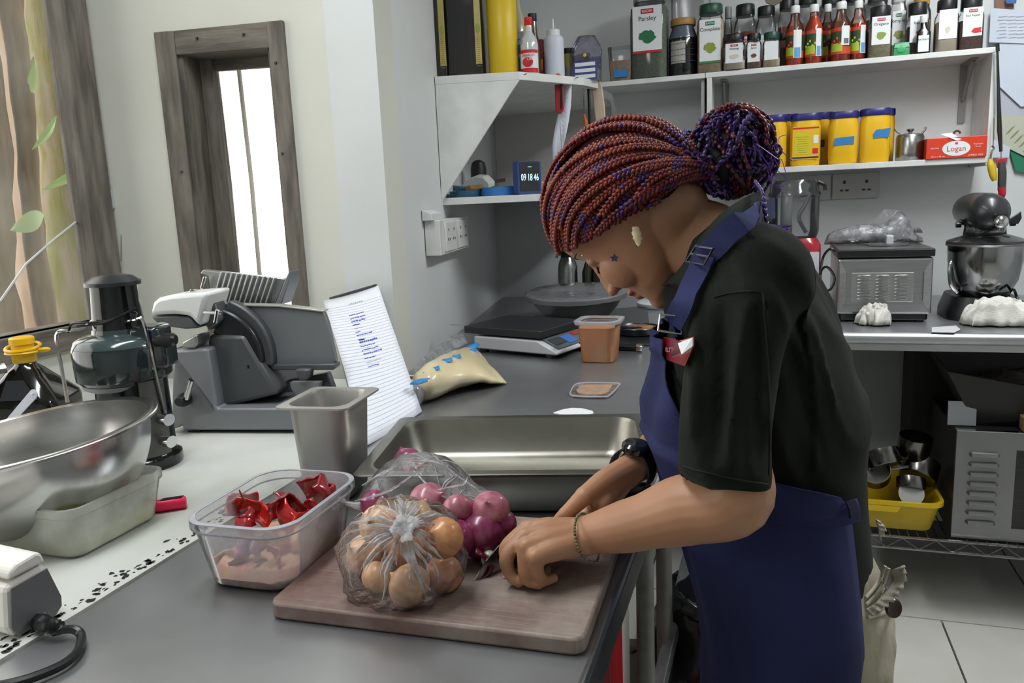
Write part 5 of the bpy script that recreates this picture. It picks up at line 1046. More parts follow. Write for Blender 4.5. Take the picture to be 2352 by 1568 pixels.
a_ = onlow(1265, 2.5); bm = NB(); G = [[bm.verts.new((a_.x+.11*i-.0, a_.y-.10+.09*j+.05*i, LZ2+.002+.004*math.sin(i*1.4)-.006*(j == 0))) for i in range(3)] for j in range(3)]
for j in range(2):
    for i in range(2): bm.faces.new((G[j][i], G[j][i+1], G[j+1][i+1], G[j+1][i]))
o = obj('paper_sheet', bm, mat('plain_paper', '#dcdcda', .7), None); o.modifiers.new('s', 'SOLIDIFY').thickness = .0008; tag(o, 'white paper sheet overhanging the lower corner shelf board', 'paper')

# things hung from the corner shelf edge
def he(px, py, d=0): return plp(px, py, cC+V((0, 0, 0)), V((cD-cB_).cross(V((0, 0, 1)))).normalized()) if 0 else yp(px, py, 2.56+d)
m_therm = mat('thermo_red', '#a0161c', .3)
t = thing('probe_thermometer', 'red folding probe thermometer hanging from the shelf edge', 'thermometer', he(1284, 262, -.03)); 
bm = NB(); P = [he(x, y, -.035) for x, y in ((1273, 178), (1277, 172), (1287, 172), (1292, 180), (1294, 250), (1288, 260), (1284, 262), (1279, 258), (1275, 250))]; extr(bm, P, (0, .014, 0)); obj('case', bm, m_therm, t, True, .003, world=True)
bm = NB(); P = [he(x, y, -.036) for x, y in ((1285, 184), (1292, 190), (1292, 246), (1287, 252))]; extr(bm, P, (0, -.001, 0)); obj('display', bm, mat('thermo_black', '#191416', .2), t, False, world=True)
bm = NB(); tube(bm, [he(1285, 258, -.03), he(1291, 365, -.03)], .0013, 5); obj('probe', bm, m_chrome, t, world=True)
bm = NB(); tube(bm, spl([he(1277, 178, -.035), he(1280, 170, -.035), he(1287, 172, -.035)], 4), .003, 6); obj('hook', bm, mat('orange_hook', '#c9762a', .3), t, world=True)
def sheetp(name, label, P, m, cat='paper', n=8, wav=.006):
    """P: left edge then right edge as point lists of equal length"""
    l, r = P; l = spl(l, 4); r = spl(r, 4); bm = NB(); G = [[bm.verts.new(a.lerp(b, i/4)+V((0, wav*math.sin(j*.7+i), 0))) for i in range(5)] for j, (a, b) in enumerate(zip(l, r))]
    for j in range(len(G)-1):
        for i in range(4): bm.faces.new((G[j][i], G[j][i+1], G[j+1][i+1], G[j+1][i]))
    o = obj(name, bm, m, None); o.modifiers.new('s', 'SOLIDIFY').thickness = .0006; return tag(o, label, cat)
nt_ = sheetp('receipt', 'long narrow paper strip hanging behind the red thermometer', ([he(1292, 176), he(1284, 250), he(1270, 330), he(1270, 398)], [he(1315, 178), he(1311, 240), he(1298, 320), he(1280, 402)]), mat('receipt_paper', '#d3d6e0', .7))
bm = NB(); random.seed(8)
for k in range(13): a_ = he(1304-k*1.2, 190+k*11, -.012); box(bm, a_, (random.uniform(.006, .014), .0006, .0016), RY(.6))
o = obj('scribble', bm, m_pen, nt_, False); o['kind'] = 'stuff'
bm = NB()
for px, py in ((1203, 172), (1321, 180)): a_ = he(px, py, -.25 if px < 1300 else 0); tube(bm, [a_, a_+V((.012, -.01, .001))], .0014, 5)
o = obj('nail', bm, mat('rusty', '#5a2c26', .6), cs, world=True)
t = thing('peeler', 'slim tool with an orange handle hanging by a string from the shelf', 'utensil', he(1343, 330)); bm = NB(); tube(bm, spl([he(1341, 262, .1), he(1345, 280, .1), he(1346, 310, .1), he(1350, 345, .1)], 5), [.005]*4+[.0075]*8+[.006]*4, 8); obj('handle', bm, mat('orange_handle', '#b25f28', .4), t, world=True)
bm = NB(); tube(bm, [he(1339, 200, .1), he(1342, 262, .1)], .0018, 5); tube(bm, [he(1343, 205, .1), he(1345, 262, .1)], .0012, 5); tube(bm, spl([he(1338, 202, .1), he(1345, 200, .1), he(1352, 202, .1)], 4), .002, 5); obj('shank', bm, m_chrome, t, world=True)
bm = NB(); extr(bm, [he(x, y, .14) for x, y in ((1352, 178), (1362, 175), (1374, 180), (1382, 195), (1388, 240), (1393, 320), (1396, 360), (1372, 360), (1370, 300), (1362, 230))], (0, .012, 0)); o = obj('wooden_paddle', bm, mat('pale_wood', '#c3b19c', .6, col2='#b5a189', scale=20, stretch=(8, 8, 1)), None, True, .003); tag(o, 'pale wooden paddle hanging from the shelf behind the braided hair', 'paddle')
o_t = thing('ladle', 'dark ladle with a clear round bowl hanging beside the wooden paddle', 'ladle', he(1362, 320, .12)); bm = NB(); lathe(bm, [(.001, 0), (.02, .001), (.03, .006), (.032, .01)], 20, he(1362, 322, .12), M=RX(PI/2)); obj('bowl', bm, film('clear_ladle', haze=.3, hvar=False, bump=0), o_t, world=True); bm = NB(); tube(bm, [he(1352, 200, .13), he(1356, 310, .13)], .006, 6); obj('handle', bm, m_dark, o_t, world=True)
# ------------------------------------------------------------------ rear end of the prep table
CT = CZ+.0008
bw = zp(1317, 742, CZ); R_ = .166
t = thing('covered_bowl', 'wide steel bowl covered with cling film in the corner of the table', 'bowl', (bw.x, 2.63, CT+.004)); t.rotation_euler = (math.radians(3), 0, 0)
c0 = t.location; rim_z = yp(1318, 674, c0.y).z-CT; R_ = (yp(1436, 690, c0.y).x-yp(1205, 690, c0.y).x)/2*.98
bm = NB(); prof = [(.001, 0), (R_*.5, 0), (R_*.62, rim_z*.12), (R_*.8, rim_z*.5), (R_*.93, rim_z*.92), (R_, rim_z), (R_, rim_z+.004), (R_*.92, rim_z+.001), (R_*.78, rim_z*.5), (R_*.5, .003), (.001, .003)]
lathe(bm, prof, 48); obj('bowl_body', bm, mat('satin_bowl', '#cfcfcd', .36, .95), t)
bm = NB(); lathe(bm, [(R_*1.012, rim_z*.86), (R_*1.02, rim_z+.003), (R_*.96, rim_z+.009), (R_*.6, rim_z+.006), (R_*.2, rim_z+.005), (0.001, rim_z+.005)], 60); jitter(bm, .003, 40); obj('cling_film', bm, film('cling', (1, 1, 1), haze=.30, gloss=.25, rough=.1, bump=.35, bscale=22, hvar=False), t)
P = [zp(*q, CT+.006) for q in ((1228, 724), (1485, 702), (1500, 790), (1290, 788))]
bm = NB(); extr(bm, P, (0, 0, -.006)); o = obj('baking_sheet', bm, mat('dark_sheet', '#26282a', .3, .3), None, False, .002); tag(o, 'flat black sheet lying under the covered steel bowl', 'baking sheet')
# black pan with nuts
pc = zp(1465, 756, CT+.02); r = (zp(1514, 756, CT+.02)-zp(1416, 756, CT+.02)).length/2
t = thing('black_dish', 'round black dish with a tan crust beside the orange tub', 'dish', (pc.x, pc.y, CT+.006))
bm = NB(); lathe(bm, [(r*.8, 0), (r*.95, .004), (r*1.02, .022), (r*1.0, .024), (r*.92, .016), (r*.85, .012), (.001, .012)], 32); obj('dish_body', bm, mat('black_enamel', '#1f2524', .25), t)
bm = NB(); lathe(bm, [(r*.9, .0125), (r*.86, .02), (r*.5, .021), (0.001, .019)], 28); jitter(bm, .002, 80); obj('crust', bm, mat('tan_crust', '#a87c52', .6, col2='#7a4f30', scale=40), t)
bm = NB(); ball(bm, (-.02, -.02, .022), .03, (1.2, .6, .2)); jitter(bm, .004, 60); obj('black_scoop', bm, mat('wet_black', '#17191b', .15), t)
a_, b_ = zp(1405, 797, CT+.012), zp(1477, 799, CT+.012); L = (b_-a_).length
t = thing('sharpening_steel', 'black handled sharpening steel with a silver end cap behind the orange tub', 'sharpener', a_, math.atan2((b_-a_).y, (b_-a_).x)); My = Matrix.Rotation(PI/2, 3, 'Y')
bm = NB(); lathe(bm, [(.008, -.10), (.011, -.09), (.0105, L*.8), (0.0, L*.8)], 12, M=My); obj('handle', bm, m_dark, t)
bm = NB(); lathe(bm, [(.0112, L*.8), (.0118, L*.82), (.0118, L*.98), (.009, L), (0, L)], 12, M=My); obj('end_cap', bm, m_chrome, t)
bm = NB(); tube(bm, [(-.09, 0, 0), (-.2, 0, 0)], .004, 8); obj('rod', bm, m_steel, t)
# round white scale
pc = zp(1530, 690, CT+.02); t = thing('round_scale', 'round white kitchen scale with a lit square display, below the bowed face', 'scale', (pc.x, pc.y, CT))
bm = NB(); lathe(bm, [(.105, 0), (.11, .006), (.11, .016), (.10, .022), (.001, .023)], 40); obj('scale_body', bm, mat('pale_blue_white', '#dfe6ee', .25), t)
bm = NB(); prism(bm, rrect(.06, .045, .004, 2, 0, (-.02, -.062)), .0222, .025); obj('bezel', bm, mat('display_frame', '#aab4bd', .3), t, False)
bm = NB(); prism(bm, rrect(.046, .03, .002, 2, 0, (-.018, -.062)), .025, .0256); obj('display', bm, mat('lit_display', '#e8f3fb', .3, emit=.8), t, False)
# bottles in the corner behind
def bt(nm, lb, px, pyt, Y, wpx, prof, m, capm=None, capprof=None, cat='bottle'):
    a, b = yp(px-wpx/2, pyt, Y), yp(px+wpx/2, pyt, Y); r = (b.x-a.x)/2; h = yp(px, pyt, Y).z-CT; t = thing(nm, lb, cat, ((a.x+b.x)/2, Y, CT))
    bm = NB(); lathe(bm, [(p*r, q*h) for p, q in prof], 22); obj('bottle_body', bm, m, t)
    if capprof: bm = NB(); lathe(bm, [(p*r, q*h) for p, q in capprof], 22); obj('cap', bm, capm, t)
    return t, r, h
t, r, h = bt('cream_whipper', 'steel cream whipper bottle with a black collar behind the covered bowl', 1302, 552, 3.12, 44, [(1, 0), (1, .55), (.9, .64), (.62, .74)], m_steel, m_blk, [(.66, .73), (.68, .74), (.68, .83), (.6, .83)])
bm = NB(); lathe(bm, [(r*.5, h*.83), (r*.5, h*.9), (r*.25, h*.93), (r*.25, h), (0, h)], 16); obj('head', bm, m_steel_d, t)
bm = NB(); tube(bm, [(-r*.3, 0, h*.93), (-r*.9, 0, h*.9), (-r*1.15, 0, h*.72)], r*.12, 6); obj('lever', bm, m_steel_d, t)
bt('oil_bottle', 'dark olive bottle with a yellow seal beside the cream whipper', 1352, 560, 3.17, 34, [(1, 0), (1, .5), (.5, .7), (.42, .95), (.5, .95), (.5, 1), (0, 1)], mat('olive_glass', '#3c3c22', .15, coat=.5))
bt('syrup_bottle', 'brown jar partly hidden behind the bowed face', 1376, 612, 3.14, 30, [(1, 0), (1, .85), (.8, .9), (.8, 1), (0, 1)], mat('brown_jar', '#3f2f28', .2))
c = yp(1392, 640, 3.12); bm = NB(); box(bm, (c.x, 3.12, CT+.06), (.045, .03, .12)); tag(obj('white_carton', bm, mat('bluish_card', '#aeb3ba', .5), None, False, .002), 'small pale carton standing behind the bowed face', 'carton')
t = thing('hanging_pouch', 'black pouch with a yellow-green dot hanging below the corner shelf', 'pouch', yp(1298, 560, 3.0)); 
bm = NB(); P = [yp(x, y, 3.0) for x, y in ((1277, 462), (1345, 458), (1350, 558), (1300, 566), (1280, 560))]; extr(bm, P, (0, .02, 0)); obj('pouch_body', bm, mat('black_cloth', '#151517', .7), t, True, .003, world=True)
bm = NB(); ball(bm, yp(1286, 553, 2.995), .008, (1, .3, 1)); obj('dot', bm, mat('dot_lime', '#a5b31f', .5), t, world=True)
bm = NB(); tube(bm, [yp(1310, 465, 3.01), yp(1312, 440, 3.01)], .002, 5); obj('loop', bm, m_dark, t, world=True)

# bench scale
bl_, br_ = zp(1090, 808, CT), zp(1240, 822, CT); e1 = (br_-bl_).normalized(); e2 = V((-e1.y, e1.x, 0)); wS = (br_-bl_).length
t = thing('bench_scale', 'white bench scale with a black weighing plate behind the dough bag', 'scale', (bl_.x, bl_.y, CT), math.atan2(e1.y, e1.x))
zt = .052; bm = NB()
pr_ = [(0, .010), (0, zt-.006), (wS*.96, zt-.006), (wS*1.25, .018), (wS*1.25, .010)]
loft(bm, [[V((x, y, z)) for x, z in pr_] for y in (0, .22)]); obj('housing', bm, mat('scale_grey_white', '#c4c6c9', .35), t, True, .004)
bm = NB(); loft(bm, [[V((wS*.98, y0, zt-.006+.0012-.001)), V((wS*1.215, y0, .0235)), V((wS*1.215, y1, .0235)), V((wS*.98, y1, zt-.006))] for y0, y1 in ((.02, .2),)]+[[V((wS*.98, .02, zt-.004)), V((wS*1.215, .02, .0255)), V((wS*1.215, .2, .0255)), V((wS*.98, .2, zt-.004))]]); pn = obj('control_panel', bm, mat('panel_grey', '#5f666c', .35), t, False)
def onp(u, y, k=0): return V((wS*(.98+.235*u), y, (zt-.004)*(1-u)+.0255*u+.0008+k))
for nm, u0, u1, y0, y1, m in (('display', .2, .75, .03, .085, mat('lcd_dark', '#3d4446', .2)), ('blue_panel', .25, .9, .09, .135, mat('panel_blue', '#3f6fb5', .4)), ('red_badge', .15, .45, .15, .185, mat('badge_red', '#a8342e', .4))):
    bm = NB(); extr(bm, [onp(u0, y0), onp(u1, y0), onp(u1, y1), onp(u0, y1)], (.0005, 0, .0008)); obj(nm, bm, m, pn, False)
bm = NB(); prism(bm, rrect(.262, .225, .006, 3, 0, (wS*.42, .115)), zt, zt+.020); obj('weighing_plate', bm, mat('plate_black', '#242628', .32), t, True, .002)
bm = NB(); prism(bm, rrect(.15, .12, .006, 3, 0, (wS*.5, .115)), zt-.008, zt+.001); obj('plate_support', bm, mat('support_grey', '#6d6f70', .4), t, False)
bm = NB(); prism(bm, rrect(.035, .012, .005, 3, 0, (-.075, .01)), zt+.02, zt+.0206); obj('badge', bm, mat('badge_silver', '#8e9092', .3, .6), t, False)
for x, y in ((.02, .02), (wS*1.1, .02), (.02, .2), (wS*1.1, .2)): bm = NB(); lathe(bm, [(.014, 0), (.014, .011)], 12, (x, y, 0)); obj('foot', bm, m_dark, t)

# bag of dough
dA, dB = zp(985, 905, CT), zp(1150, 888, CT)
t = thing('dough_bag', 'clear piping bag of cream batter closed with blue tape strips', 'food bag', (dA.x, dA.y, CT))
m_bat = mat('cream_batter', '#d8c9a4', .3, col2='#cfbf98', scale=10, bump=.1, coat=.5)
tipp = zp(1163, 881, CT+.006); r0_ = zp(960, 895, CT+.03); rows = [((948, 882), (968, 930), .062), ((980, 856), (1000, 928), .078), ((1030, 826), (1050, 912), .074), ((1085, 806), (1100, 898), .060), ((1125, 842), (1130, 892), .034), ((1163, 879), (1163, 882), .004)]
bm = NB(); rings = []
for (ux, uy), (lx, ly), hh in rows:
    lo = zp(lx, ly, CT+.001); hi = zp(ux, uy, CT+hh*.55); mid = (lo+hi)/2; ring = []
    for k in range(20):
        a = 2*PI*k/20; s = math.cos(a); p = lo.lerp(hi, .5+.5*s); p = V((p.x, p.y, 0)); z = hh*.5+hh*.5*math.sin(a)*(1-.0*s)
        p.z = CT + max(.0005, z*(1)+.0*s); ring.append(p)
    rings.append(ring)
rr = []
for i in range(len(rings[0])):
    rr.append(spl([r[i] for r in rings], 5))
rings2 = [[rr[i][j] for i in range(20)] for j in range(len(rr[0]))]
loft(bm, rings2)
for v in bm.verts:
    v.co += mnoise.noise_vector(v.co*V((16, 30, 16)) if 0 else V((v.co.x*18, v.co.y*34, v.co.z*30)))*.004; v.co.z = max(v.co.z, CT+.0004)
obj('batter', bm, m_bat, t, world=True, angle=80)
random.seed(3)
for px, py, a, hz in ((964, 872, .2, .062), (990, 845, .5, .072), (1020, 826, .5, .076), (1040, 818, .6, .074), (1078, 804, .9, .064), (1086, 792, 1.2, .064)):
    p = zp(px, py, CT+hz); bm = NB(); G = [[bm.verts.new(p + RZ(a) @ V((.018*i, .011*j+.003*math.sin(i*2), .004*math.sin(i*1.5+j)-.003*j*j))) for i in (-1, 0, 1)] for j in (-1, 0, 1)]
    for j in range(2):
        for i in range(2): bm.faces.new((G[j][i], G[j][i+1], G[j+1][i+1], G[j+1][i]))
    o = obj('tape_strip', bm, mat('bag_tape', '#2b82c4', .5), t, world=True); o.modifiers.new('s', 'SOLIDIFY').thickness = .0015
bm = NB(); pts = [zp(x, y, CT+h_) for x, y, h_ in ((942, 890, .03), (950, 930, .012), (965, 935, .006), (948, 905, .02))]
ball(bm, zp(958, 908, CT+.022), .03, (.5, .7, .7)); jitter(bm, .006, 70); 
for v in bm.verts: v.co.z = max(v.co.z, CT+.0004)
obj('bag_end', bm, film('bag_end_film', haze=.25, gloss=.4, bump=.8), t, world=True)
bm = NB(); G = []
for i, (x, y) in enumerate(((958, 868), (985, 838), (1015, 812), (1040, 792), (1068, 780))):
    b0 = zp(x+6, y+8, CT+.045); G.append([bm.verts.new(b0), bm.verts.new(b0+V((-.02, .02, .022+.006*(i % 2)))), bm.verts.new(b0+V((-.035, .05, .02)))])
for i in range(4):
    for j in range(2): bm.faces.new((G[i][j], G[i+1][j], G[i+1][j+1], G[i][j+1]))
obj('bag_mouth', bm, film('bag_end_film', haze=.25, gloss=.4, bump=.8), t, world=True)

# orange tub, its lid, spoon rest
a_, b_ = zp(1334, 832, CT), zp(1408, 834, CT); e1 = (b_-a_).normalized(); e2 = V((-e1.y, e1.x, 0)); wd = (b_-a_).length
ht = yp(1368, 745, a_.y).z-CT
t = thing('deli_tub', 'square clear tub full of orange sauce on the steel table', 'tub', ((a_+b_)/2+e2*wd*.5), math.atan2(e1.y, e1.x)); t.location.z = CT
m_or = mat('orange_sauce', '#c47a45', .35, col2='#cb8850', scale=14, coat=.3)
bm = NB(); loft(bm, [rrect(wd*.94, wd*.94, .014, 4, 0), rrect(wd, wd, .016, 4, .003), rrect(wd*1.17, wd*1.17, .022, 4, ht*.9)]); obj('sauce', bm, m_or, t)
bm = NB(); rbox_shell(bm, wd*1.006, wd*1.006, wd*1.2, wd*1.2, ht+.008, .02, .001, 5, .012); obj('tub_wall', bm, film('clear_tub', (1, 1, 1), haze=.10, hcol='#f0e6dc', gloss=.10, bump=0, hvar=False), t)
bm = NB(); rr_ = [rrect(wd*1.2+k, wd*1.2+k, .026, 5, z) for k, z in ((.0, ht+.002), (.016, ht+.001), (.018, ht+.008), (.0, ht+.009))]; loft(bm, rr_+[rr_[0]], False, False); obj('rim', bm, bpy.data.materials['milky_rim'], t)
P = [zp(*q, CT+.004) for q in ((1309, 902), (1320, 884), (1345, 879), (1418, 880), (1420, 886), (1402, 906), (1385, 911), (1318, 909))]
bm = NB(); extr(bm, P, (0, 0, -.003)); lid = obj('tub_lid', bm, film('lid_plastic', haze=.4, hcol='#c9b7a5', gloss=.3, bscale=40), None, True, .001); tag(lid, 'clear tub lid smeared with sauce lying in front of the orange tub', 'lid')
bm = NB(); P2 = spl(P+[P[0]], 4); tube(bm, P2, .0018, 6); obj('lid_rim', bm, bpy.data.materials['milky_rim'], lid)
bm = NB(); ctr_ = sum(P, V())/8; extr(bm, [ctr_+(p-ctr_)*.72+mnoise.noise_vector(p*90)*.006*V((1, 1, 0)) for p in spl(P+[P[0]], 3)[:-1]], (0, 0, .0008)); obj('sauce_smear', bm, mat('sauce_smear', '#b58a68', .4, col2='#8d8279', scale=60), lid)
t = thing('spoon_rest', 'white oval plastic lid lying just behind the roasting pan', 'lid', zp(1318, 948, CT)); t.location.z = CT
bm = NB(); P = [zp(*q, CT+.003) for q in ((1270, 951), (1290, 944), (1312, 940), (1338, 941), (1362, 947), (1364, 951), (1350, 956), (1300, 957))]; extr(bm, P, (0, 0, .004)); obj('rest_body', bm, m_lab, t, True, .002, world=True)

# socket trunking on the side wall
t = thing('socket_strip', 'white surface mounted multi-socket strip on the wall below the corner shelf', 'socket', wallp(2.10)+V((0, 0, 1.18)))
y0 = 2.07; p0 = wallp(y0)
def wl(s, off, z): return p0 + dr*s + nr*off + V((0, 0, z))
zt0, zb0 = plp(990, 505, p0, nr).z, plp(990, 585, p0, nr).z
bm = NB(); extr(bm, [wl(0, 0, zb0), wl(0, .045, zb0), wl(0, .045, zt0), wl(0, 0, zt0)], dr*.40); obj('housing', bm, m_white, t, False, .002, world=True)
bm = NB(); extr(bm, [wl(-.02, 0, zt0), wl(-.02, .03, zt0), wl(-.02, .03, zt0+.02), wl(-.02, 0, zt0+.03)], dr*.12); obj('cover_piece', bm, m_white, t, False, .002, world=True)
for s in (.12, .29):
    bm = NB(); extr(bm, [wl(s-.07, .045, zb0+.008), wl(s+.07, .045, zb0+.008), wl(s+.07, .045, zt0-.008), wl(s-.07, .045, zt0-.008)], nr*.006); pl_ = obj('socket_plate', bm, mat('socket_white', '#dededb', .35), t, False, .001, world=True)
    for q in (-.035, .035):
        for a, b in ((0, .02), (-.011, -.008), (.011, -.008)):
            bm = NB(); zz = (zt0+zb0)/2+b; extr(bm, [wl(s+q+a-.003, .0512, zz-.004), wl(s+q+a+.003, .0512, zz-.004), wl(s+q+a+.003, .0512, zz+.004), wl(s+q+a-.003, .0512, zz+.004)], nr*.0006); obj('pin_hole', bm, m_dark, pl_, False, world=True)
# back wall sockets
m_sock = mat('socket_grey', '#c9c8c6', .35)
def wsock(lb, x0, x1, yt, yb, two):
    a, b = yp(x0, (yt+yb)/2, YB-.008), yp(x1, (yt+yb)/2, YB-.008); z1, z0 = yp((x0+x1)/2, yt, YB-.008).z, yp((x0+x1)/2, yb, YB-.008).z; cx = (a.x+b.x)/2; w_ = b.x-a.x; h = z1-z0
    t = thing('wall_socket', lb, 'socket', (cx, YB-.0005, z0)); bm = NB(); box(bm, (0, -.005, h/2), (w_, .010, h)); pl_ = obj('socket_plate', bm, m_sock, t, False, .002)
    for q in ((-.24, .24) if two else (.3,)):
        for dx, dz, s in ((0, .16, (.009, .012)), (-.06, -.16, (.012, .006)), (.06, -.16, (.012, .006))) if two else ((0, 0, (.008, .008)),):
            bm = NB(); box(bm, (w_*(q+dx), -.0104, h*(.5+dz)), (s[0], .001, s[1])); obj('pin_hole', bm, m_dark, pl_, False)
    if two: bm = NB(); box(bm, (0, -.0106, h*.6), (w_*.12, .002, h*.1)); box(bm, (-w_*.08, -.0106, h*.84), (.012, .001, .003)); obj('rocker_switch', bm, m_sock, pl_, False)
wsock('pale double wall socket directly under the lower shelf board', 1912, 2018, 397, 456, True)
wsock('pale single switch plate half hidden by the clear food processor', 1838, 1908, 402, 460, False)

# ------------------------------------------------------------------ back counter
# food processor
fc = yp(1822, 560, 2.85); t = thing('food_processor', 'food processor with a tall clear bowl and red base behind the shoulder', 'food processor', (fc.x, 2.85, CT)); Yf = 2.85
zz = lambda y: yp(1820, y, Yf).z-CT; hw = (yp(1878, 500, Yf).x-yp(1762, 500, Yf).x)/2
bm = NB(); loft(bm, [rrect(hw*2.2, .17, .03, 4, 0), rrect(hw*2.1, .16, .03, 4, zz(560)), rrect(hw*1.8, .14, .04, 4, zz(545))]); obj('base', bm, mat('processor_red', '#9c1322', .25, coat=.4), t)
bm = NB(); box(bm, (hw*.52, -.0865, (zz(655)+zz(575))/2), (hw*.9, .003, zz(575)-zz(655))); obj('front_label', bm, mat('pale_label', '#c9cbd2', .5), t, False)
m_fp = film('processor_clear', (.93, .94, .94), haze=.16, hcol='#8f9496', gloss=.35, rough=.08, bump=0, hvar=False)
bm = NB(); lathe(bm, [(hw*.92, zz(545)), (hw*1.0, zz(530)), (hw*1.0, zz(452)), (hw*1.04, zz(450)), (hw*1.04, zz(444)), (hw*.98, zz(440)), (hw*.96, zz(424)), (hw*.85, zz(414)), (0.001, zz(412))], 36); obj('clear_bowl', bm, m_fp, t)
bm = NB(); lathe(bm, [(hw*.25, zz(540)), (hw*.22, zz(440)), (0, zz(438))], 16, (-hw*.3, 0, 0)); obj('spindle', bm, mat('spindle_grey', '#77797b', .4), t)
bm = NB(); tube(bm, spl([(hw*.5, 0, zz(535)), (hw*.2, 0, zz(500)), (hw*.45, .0, zz(470)), (hw*.62, 0, zz(445))], 5), .007, 6); obj('blade_arm', bm, mat('blade_grey', '#5d6062', .3, .5), t)
bm = NB(); tube(bm, spl([(hw*.9, -.02, zz(420)), (hw*1.15, -.02, zz(428)), (hw*1.18, -.02, zz(440))], 4), .006, 6); obj('lid_latch', bm, m_dark, t)
# ice cream maker
Yi = 2.62; xa, xb = yp(1921, 700, Yi).x, yp(2140, 700, Yi).x; cx = (xa+xb)/2; W_ = xb-xa
t = thing('ice_cream_maker', 'brushed steel box-shaped ice cream maker with vents on the back counter', 'appliance', (cx, Yi, CT)); zi = lambda y: yp(2030, y, Yi).z-CT
h0, h1, h2 = zi(722), zi(592), zi(574); D = .30
m_ic = mat('brushed_panel', '#b3b4b4', .30, 1, col2='#a5a6a6', scale=10, stretch=(1, 10, 14), bump=.02, bscale=90)
bm = NB(); box(bm, (0, D/2, (h0+h1)/2), (W_, D, h1-h0)); obj('steel_body', bm, m_ic, t, False, .008, 3)
bm = NB(); box(bm, (0, D/2, (h1+h2)/2+.002), (W_*1.02, D*1.02, h2-h1)); obj('top_rim', bm, m_dark, t, False, .003)
bm = NB(); box(bm, (0, D/2, h2+.002), (W_*.98, D*.97, .003)); obj('top_plate', bm, m_ic, t, False)
bm = NB(); prism(bm, rrect(W_*.96, D*.95, .02, 3, 0, (0, D/2)), .006, h0+.001); obj('plinth', bm, m_dark, t, False, .003)
for x in (-1, 1): bm = NB(); lathe(bm, [(.014, 0), (.014, .008)], 10, (x*W_*.4, .04, 0)); obj('foot', bm, m_dark, t)
# raised front frame and vents
vx0, vx1 = yp(1955, 660, Yi).x-cx, yp(2098, 660, Yi).x-cx; vz0, vz1 = zi(693), zi(626)
bm = NB(); box(bm, ((vx0+vx1)/2, -.0005, (vz0+vz1)/2), (vx1-vx0, .003, vz1-vz0)); obj('vent_panel', bm, mat('vent_panel_steel', '#b8b8b8', .32, 1), t, False, .001)
for sx_ in (-1, 1):
    bm = NB(); extr(bm, [(sx_*W_*.48, -.002, h0+.004), (sx_*W_*.48, -.002, h1-.003), (sx_*W_*.40, -.008, (h0+h1)/2+.045), (sx_*W_*.40, -.008, (h0+h1)/2-.045)], (0, .004, 0)); obj('corner_facet', bm, m_ic, t, False, .002)
for i in range(3):
    for j in range(8):
        x0_ = vx0+(vx1-vx0)*(.09+.3*i); x1_ = x0_+(vx1-vx0)*.23; z = vz0+(vz1-vz0)*(.10+.112*j)
        bm = NB(); tube(bm, [(x0_, -.003, z), (x0_+.004, -.004, z), (x1_-.004, -.004, z), (x1_, -.003, z)], [.0015, .0034, .0034, .0015], 8); obj('vent_slat', bm, m_steel, t)
bm = NB(); lc = yp(2040, 566, Yi+.14); lathe(bm, [(.062, h2+.003), (.064, h2+.006), (.056, h2+.012), (.001, h2+.013)], 36, (lc.x-cx, .15, 0)); obj('lid', bm, film('smoky_lid', (.85, .86, .88), haze=.35, hcol='#9b9da0', gloss=.35, bump=0, hvar=False), t)
bm = NB(); box(bm, (lc.x-cx, .13, h2+.022), (.022, .05, .032)); obj('lid_handle', bm, mat('clear_handle', '#b9bcc0', .15), t, False, .004)
bm = NB(); xw = yp(1912, 600, Yi+.1).x-cx; tube(bm, spl([(-W_*.5, .1, zi(580)), (xw-.01, .1, zi(575)), (xw-.03, .1, zi(600)), (xw-.035, .06, zi(660)), (xw-.01, .04, zi(668)), (xw+.003, .04, zi(640)), (xw-.02, .06, zi(615)), (xw-.04, .08, zi(640)), (xw-.05, .1, .008), (xw-.09, .12, .005)], 6), .004, 6); obj('power_lead', bm, m_dark, t)
# bag of liners lying behind the ice cream maker on top
t = thing('liner_bag', 'shiny clear bag of folded liners lying on the ice cream maker', 'plastic bag', (cx, Yi+.24, CT+h2+.004))
bm = NB(); x0_, x1_ = yp(1895, 530, Yi+.24).x-cx, yp(2120, 530, Yi+.24).x-cx; n = 22; rings = []
for i in range(n+1):
    f = i/n; x = x0_+(x1_-x0_)*f; hh = .024*math.sin(PI*min(1, f*1.15))**.5+.008 + (.03*math.exp(-((f-.78)/.12)**2)); dd = .035*math.sin(PI*f)**.4+.006
    rings.append([V((x, dd*math.cos(a), max(0, hh*(1+math.sin(a))))) for a in np.linspace(0, 2*PI, 19)[:-1]])
loft(bm, rings)
for v in bm.verts: v.co += mnoise.noise_vector(v.co*40)*.006; v.co.z = max(.0005, v.co.z)
obj('bag_film', bm, film('liner_film', (.97, .97, .98), haze=.5, hcol='#c9cbd2', gloss=.45, rough=.12, bump=1, bscale=45), t)
bm = NB(); G = []
for i in range(8):
    x = x0_+(x1_-x0_)*(.5+.5*i/7); G.append([bm.verts.new(V((x+.004*math.sin(i*2.1)-.03*j/3*(1 if i < 4 else .3), .02+.012*math.sin(i*1.3+j), .03+(.075+.012*math.sin(i*2.3))*j/3*math.sin(PI*(i+.6)/8.2)))) for j in range(4)])
for i in range(7):
    for j in range(3): bm.faces.new((G[i][j], G[i+1][j], G[i+1][j+1], G[i][j+1]))
obj('loose_film', bm, film('liner_film2', haze=.10, gloss=.3, rough=.15, bump=1, bscale=30), t)
